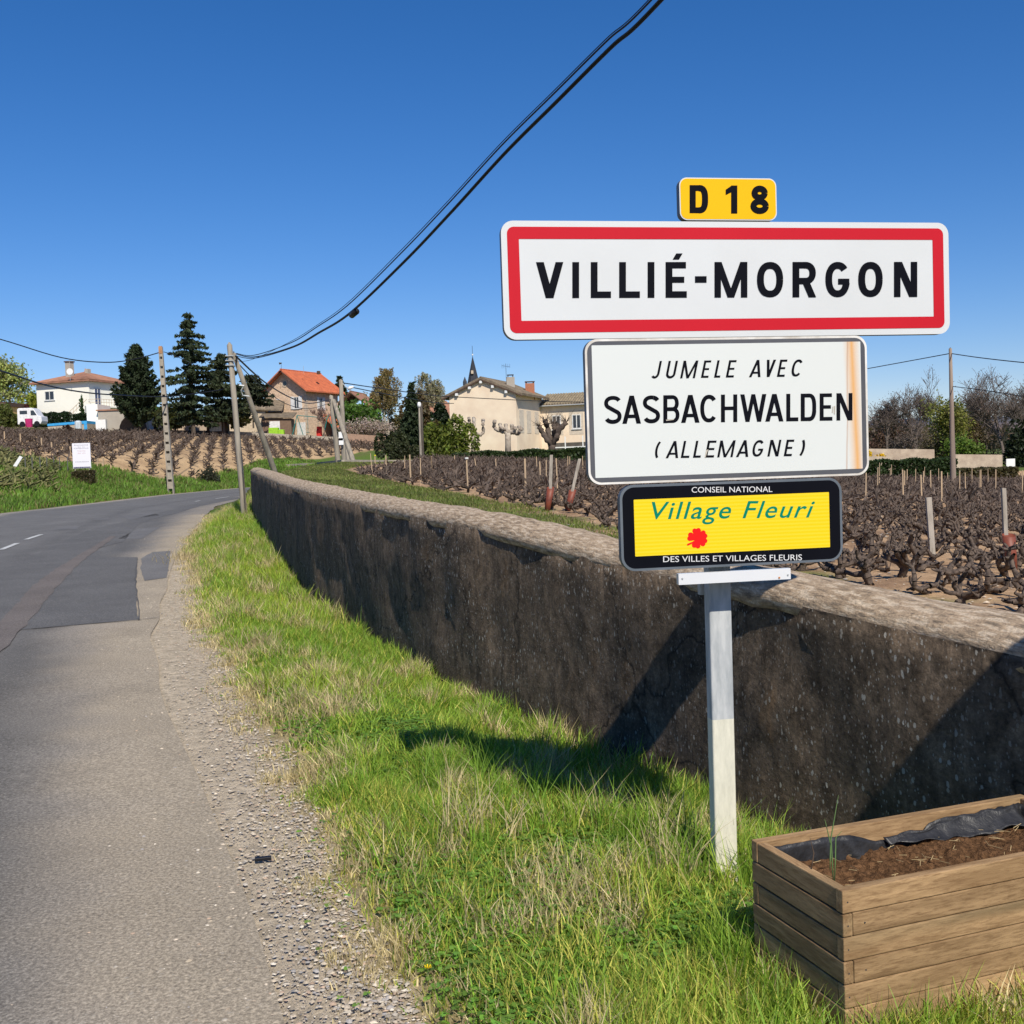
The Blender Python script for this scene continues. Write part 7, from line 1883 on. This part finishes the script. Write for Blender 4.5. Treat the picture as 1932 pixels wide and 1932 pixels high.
bush('forsythia', 1666, 872, 858, 30, 108, 'bright yellow forsythia bush on the beige wall', (.75, .50, .02), 1200, .12)
bush('forsythia', 1640, 862, 850, 26, 110, 'yellow forsythia partly hidden by the right edge of the sign', (.70, .48, .02), 700, .12)
# pollarded planes
def pollard(u, vb, y, arms, label, m_, twigs=False, tr=.24, knob=.17):
    p = at(u, vb, y); root = empty('pollarded_tree', (p.x, y, p.z), label, 'tree', 'pollarded trees before the pink house'); crot = at(u, arms[0][1], y)
    bq = MB(); bq.tube([p - Vector((0, 0, .4)), p * .5 + crot * .5, crot], [tr * 1.15, tr * .9, tr * 1.05], 8); bq.build('trunk', m_, root, smooth=True)
    for (path) in arms[1:]:
        pts = [crot] + [at(a_, b_, y + random.uniform(-.5, .5)) for a_, b_ in path]; bq = MB(); rs = []
        full = []
        for i in range(len(pts) - 1):
            for j in range(3): full.append(pts[i].lerp(pts[i + 1], j / 3)); rs.append(knob * (.8 + .35 * ((i * 3 + j) % 2)) )
        full.append(pts[-1]); rs.append(knob * 1.15); bq.tube(full, rs, 7); b_ = bq.build('branch', m_, root, smooth=True)
        if twigs:
            sg = []
            for _ in range(26):
                a_ = random.uniform(0, 6.28); L = random.uniform(.4, 1.3); sg.append((*full[-1], *(full[-1] + Vector((math.cos(a_) * L * .6, math.sin(a_) * .4, L * random.uniform(.1, 1)))), .022, .012))
            v_, q_ = tubes_np(sg, 3); mk('twigs', v_, q_, M_bark, b_)
def a6(x, y): return (846.9 + x / 6.95, 701.3 + y / 6.95)
pollard(a6(775, 0)[0], 856, 98, [a6(775, 800), [a6(700, 790), a6(620, 760), a6(590, 720), a6(600, 640)], [a6(740, 760), a6(680, 740), a6(670, 690)], [a6(750, 740), a6(745, 690)], [a6(820, 770), a6(830, 690)], [a6(860, 790), a6(870, 730)],
    [a6(850, 800), a6(910, 820), a6(930, 770), a6(920, 710)], [a6(900, 800), a6(960, 740)]], 'pollarded plane tree with pale knuckled branches, centre of three', mat('plane_bark', (.46, .40, .32), (.24, .19, .15), 3.5), tr=.27, knob=.16)
pollard(a6(320, 0)[0], 858, 98.5, [a6(320, 800), [a6(290, 720), a6(270, 660), a6(262, 605)], [a6(330, 700), a6(325, 610)], [a6(420, 830), a6(455, 790), a6(445, 700), a6(450, 625)]], 'pollarded plane tree rising out of the yellow-green bush', mat('plane_bark2', (.46, .40, .32), (.24, .19, .15), 3.5), tr=.2, knob=.15)
pollard(a6(1350, 0)[0], 850, 96, [a6(1350, 960), [a6(1290, 900), a6(1230, 800), a6(1180, 720)], [a6(1320, 860), a6(1290, 720), a6(1265, 650)], [a6(1370, 860), a6(1390, 760), a6(1380, 700)], [a6(1410, 880), a6(1450, 760), a6(1540, 660)], [a6(1420, 850), a6(1440, 700), a6(1360, 690)]],
        'dark pollarded tree with twiggy heads at the right end of the gable', mat('dark_plane', (.12, .09, .07), (.06, .045, .035), 4), True, .34, .24)
# right-hand trees
M_brb = mat('grey_twigs', (.17, .135, .115), (.10, .08, .07), 3)
for i, (u_, vb_, vt_, w_, y_, lb) in enumerate(((1675, 868, 722, 110, 125, 'bare twiggy tree just right of the twin town sign'), (1728, 868, 692, 84, 128, 'tallest bare tree left of the lone pole'), (1716, 862, 790, 70, 115, 'small spreading bare tree growing before the garden wall'),
                                               (1898, 880, 684, 150, 112, 'large bare tree at the right edge of the photo'), (1950, 880, 700, 130, 118, 'bare tree partly cut by the right edge'), (1818, 868, 748, 76, 130, 'greyish bare tree right of the lone pole'))):
    tree('bare_tree', u_, vb_, vt_, w_, y_, lb, bark=M_brb, seed=50 + i, maxlev=4 if i != 2 else 3, nch=6, rmin=.017, r0=.22, scatter=.5, spread=.85, leaf=(.16, .12, .10), leafsize=.07, nleaf=1500)
tree('budding_tree', 1790, 870, 757, 66, 121, 'tree with yellow-green spring buds behind the lone pole', leaf=(.21, .22, .06), leafsize=.15, nleaf=4500, seed=61, scatter=.6)
tree('green_tree', 1812, 880, 830, 56, 108, 'small bright green tree right of the lone pole', leaf=(.11, .17, .03), leafsize=.17, nleaf=2600, seed=62, scatter=.45)
bush('grey_willow', 1848, 882, 770, 84, 122, 'rounded grey-brown leafless thicket right of the lone pole', (.17, .13, .08), 9000, .12, seed=3)
bush('evergreen_mass', 1925, 895, 800, 70, 104, 'very dark evergreen bush under the bare tree at the right edge', (.025, .035, .018), 4500, .2, seed=4)
bush('brown_thicket', 1690, 868, 780, 130, 136, 'brown leafless thicket behind the garden walls', (.15, .095, .07), 12000, .14, seed=7)
bush('brown_thicket', 1780, 872, 790, 90, 134, 'olive brown thicket behind the lone pole', (.14, .12, .06), 7000, .14, seed=8)
bush('garden_hedge', 742, 838, 800, 190, 148, 'dark leafy hedge closing the gardens behind the blossom tree', (.05, .065, .03), 6500, .28, boxy=True, depth=3, cat='hedge')
bush('garden_hedge', 405, 822, 795, 200, 146, 'dark garden hedge behind the spruces', (.05, .055, .03), 5000, .28, boxy=True, depth=3, cat='hedge')
ribbon_wall('garden_wall', [at(298, 816, 128), at(395, 818, 128)], 1.7, .3, M_beige, 'beige garden wall seen under the dark spruces')
ribbon_wall('vineyard_edge_wall', [at(160, 815, 123), at(430, 819, 124.5), at(700, 834, 126)], .35, .3, M_conc, 'low pale kerb along the top of the hillside vineyard')
# distant wooded band, right
n_ = 26000
xx = rng.uniform(20, 330, n_); yy = rng.uniform(230, 420, n_); ok = (xx / yy < .62) & (xx / yy > .05); xx, yy = xx[ok], yy[ok]
hh_ = 2 + 6 * vnoise(xx, yy, .03, 70); zz_ = Z(xx, yy) + hh_ * rng.random(len(xx))
v_, q_, t2, c_ = cards(np.stack([xx, yy, zz_], 1), rng.uniform(.5, 1.2, len(xx)), colvar(len(xx), (.13, .095, .07), .35), .6)
tag(mk('distant_wood', v_, q_, M_leaf, cols=c_), 'far leafless wood beyond the right-hand trees', 'wood', kind='stuff')
# shrubs and stones on the far bank
bush('bank_shrub', 398, 910, 884, 46, hit(398, 912) , 'dark low shrub on the green bank right of the concrete pole', (.05, .055, .035), 2600, .07, seed=2)
bush('clipped_bank_bush', 158, 912, 889, 38, hit(158, 912) - .6, 'square dead brown bush below the advertising board', (.10, .085, .04), 3000, .05, boxy=True, depth=.6)
bush('ivy_clump', 324, 919, 908, 12, hit(324, 919), 'small brown weed clump at the foot of the concrete pole', (.09, .07, .04), 400, .05)
# posts of the small plot
for i, (u_, v0_, v1_) in enumerate(((8, 814, 833), (38, 818, 838), (78, 826, 846), (97, 834, 848), (132, 842, 857))):
    y_ = hit(u_, v1_ + 4, 44, 80); pt = at(u_, v0_, y_); pb = at(u_ + .6, v1_, y_); tag(MB().tube([pb - Vector((0, 0, .4)), pt], .05, 5).build('vineyard_post', M_stake, loc=tuple(pb)), f'pale post on the slope left of the board, {ORD[i]} from the left', 'post', 'pale posts of the small plot')
for i, u_ in enumerate((47, 60, 75, 88, 101, 112, 127)):
    yq = hit(u_, 890, 38, 60); pt = at(u_, 862, yq); pb = at(u_ + 1, 890, yq); tag(MB().tube([pb - Vector((0, 0, .4)), pt], .028, 5).build('thin_post', mat('grey_steel_post', (.14, .14, .13)), loc=tuple(pb)), f'thin dark post along the small plot, {ORD[i]} from the left', 'post', 'thin dark posts of the small plot')
pw = at(29, 879, 46); tag(MB().prism([pw + Vector((-.1, 0, 0)), pw + Vector((.05, 0, -.03)), pw + Vector((.32, 0, .35)), pw + Vector((.2, 0, .42))], [pw + Vector((-.1, .05, 0)), pw + Vector((.05, .05, -.03)), pw + Vector((.32, .05, .35)), pw + Vector((.2, .05, .42))]).build('white_bag', M_white, loc=tuple(pw)), 'white plastic sleeve caught at the left of the small plot', 'litter')
yq = hit(183, 880, 40, 70); p = at(183, 878, yq); F_ = frame(p, (1, 0)); TR = empty('wooden_trestle', tuple(p), 'small pale wooden trestle right of the advertising board', 'trestle')
for a_ in (0, .34): bq = MB(); bq.box(F_, a_, a_ + .05, 0, .05, -.4, .4); bq.build('leg', M_stake, TR)
bq = MB(); bq.box(F_, .051, .339, 0, .05, .1, .15); bq.build('crossbar', M_stake, TR)

# ------------------------------------------------------------------ grass on the far bank and behind the wall
parts = []
def tuftfield(x, y, H, Wd, base, yel=.25):
    col = np.where(rng.random((len(x), 1)) < yel, np.array([[.20, .19, .07]]), np.array([base])) * rng.uniform(.6, 1.35, (len(x), 1)) * (.7 + .6 * vnoise(x, y, .8, 80)[:, None])
    return blades(np.stack([x, y, Z(x, y)], 1), H * rng.uniform(.4, 1.3, len(x)), Wd * rng.uniform(.7, 1.3, len(x)), col, .8, 2)
y = rng.uniform(26, 92, 110000); x = xl(y) - .3 - rng.random(len(y)) * 15; ok = (x > -.52 * y) 
x, y = x[ok], y[ok]; ok = ~inhill(x, y, HALF + FPX * x / y, None); x, y = x[ok], y[ok]; hh0 = .12 + .28 * vnoise(x, y, .5, 81)
parts.append(tuftfield(x, y, hh0, .03 + .0006 * y, (.15, .26, .04), .18))
y = 4 + 76 * rng.random(90000) ** 1.3; lo__ = np.where(y < 30, xw(y) + .35, xr(y) + 1.2); x = lo__ + rng.random(len(y)) * (xs(y) - lo__ + .15); ok = (x < .5 * y + .5) & (x > lo__)
x, y = x[ok], y[ok]; parts.append(tuftfield(x, y, .055 + .07 * vnoise(x, y, .9, 82), .006 + .0008 * y, (.16, .20, .045), .4))
v_, q_, t_, c_ = merge(parts)
tag(mk('meadow_grass', v_, (q_, t_), M_grass, cols=c_), 'green grass of the bank beyond the road and of the strip behind the wall', 'grass', kind='stuff')
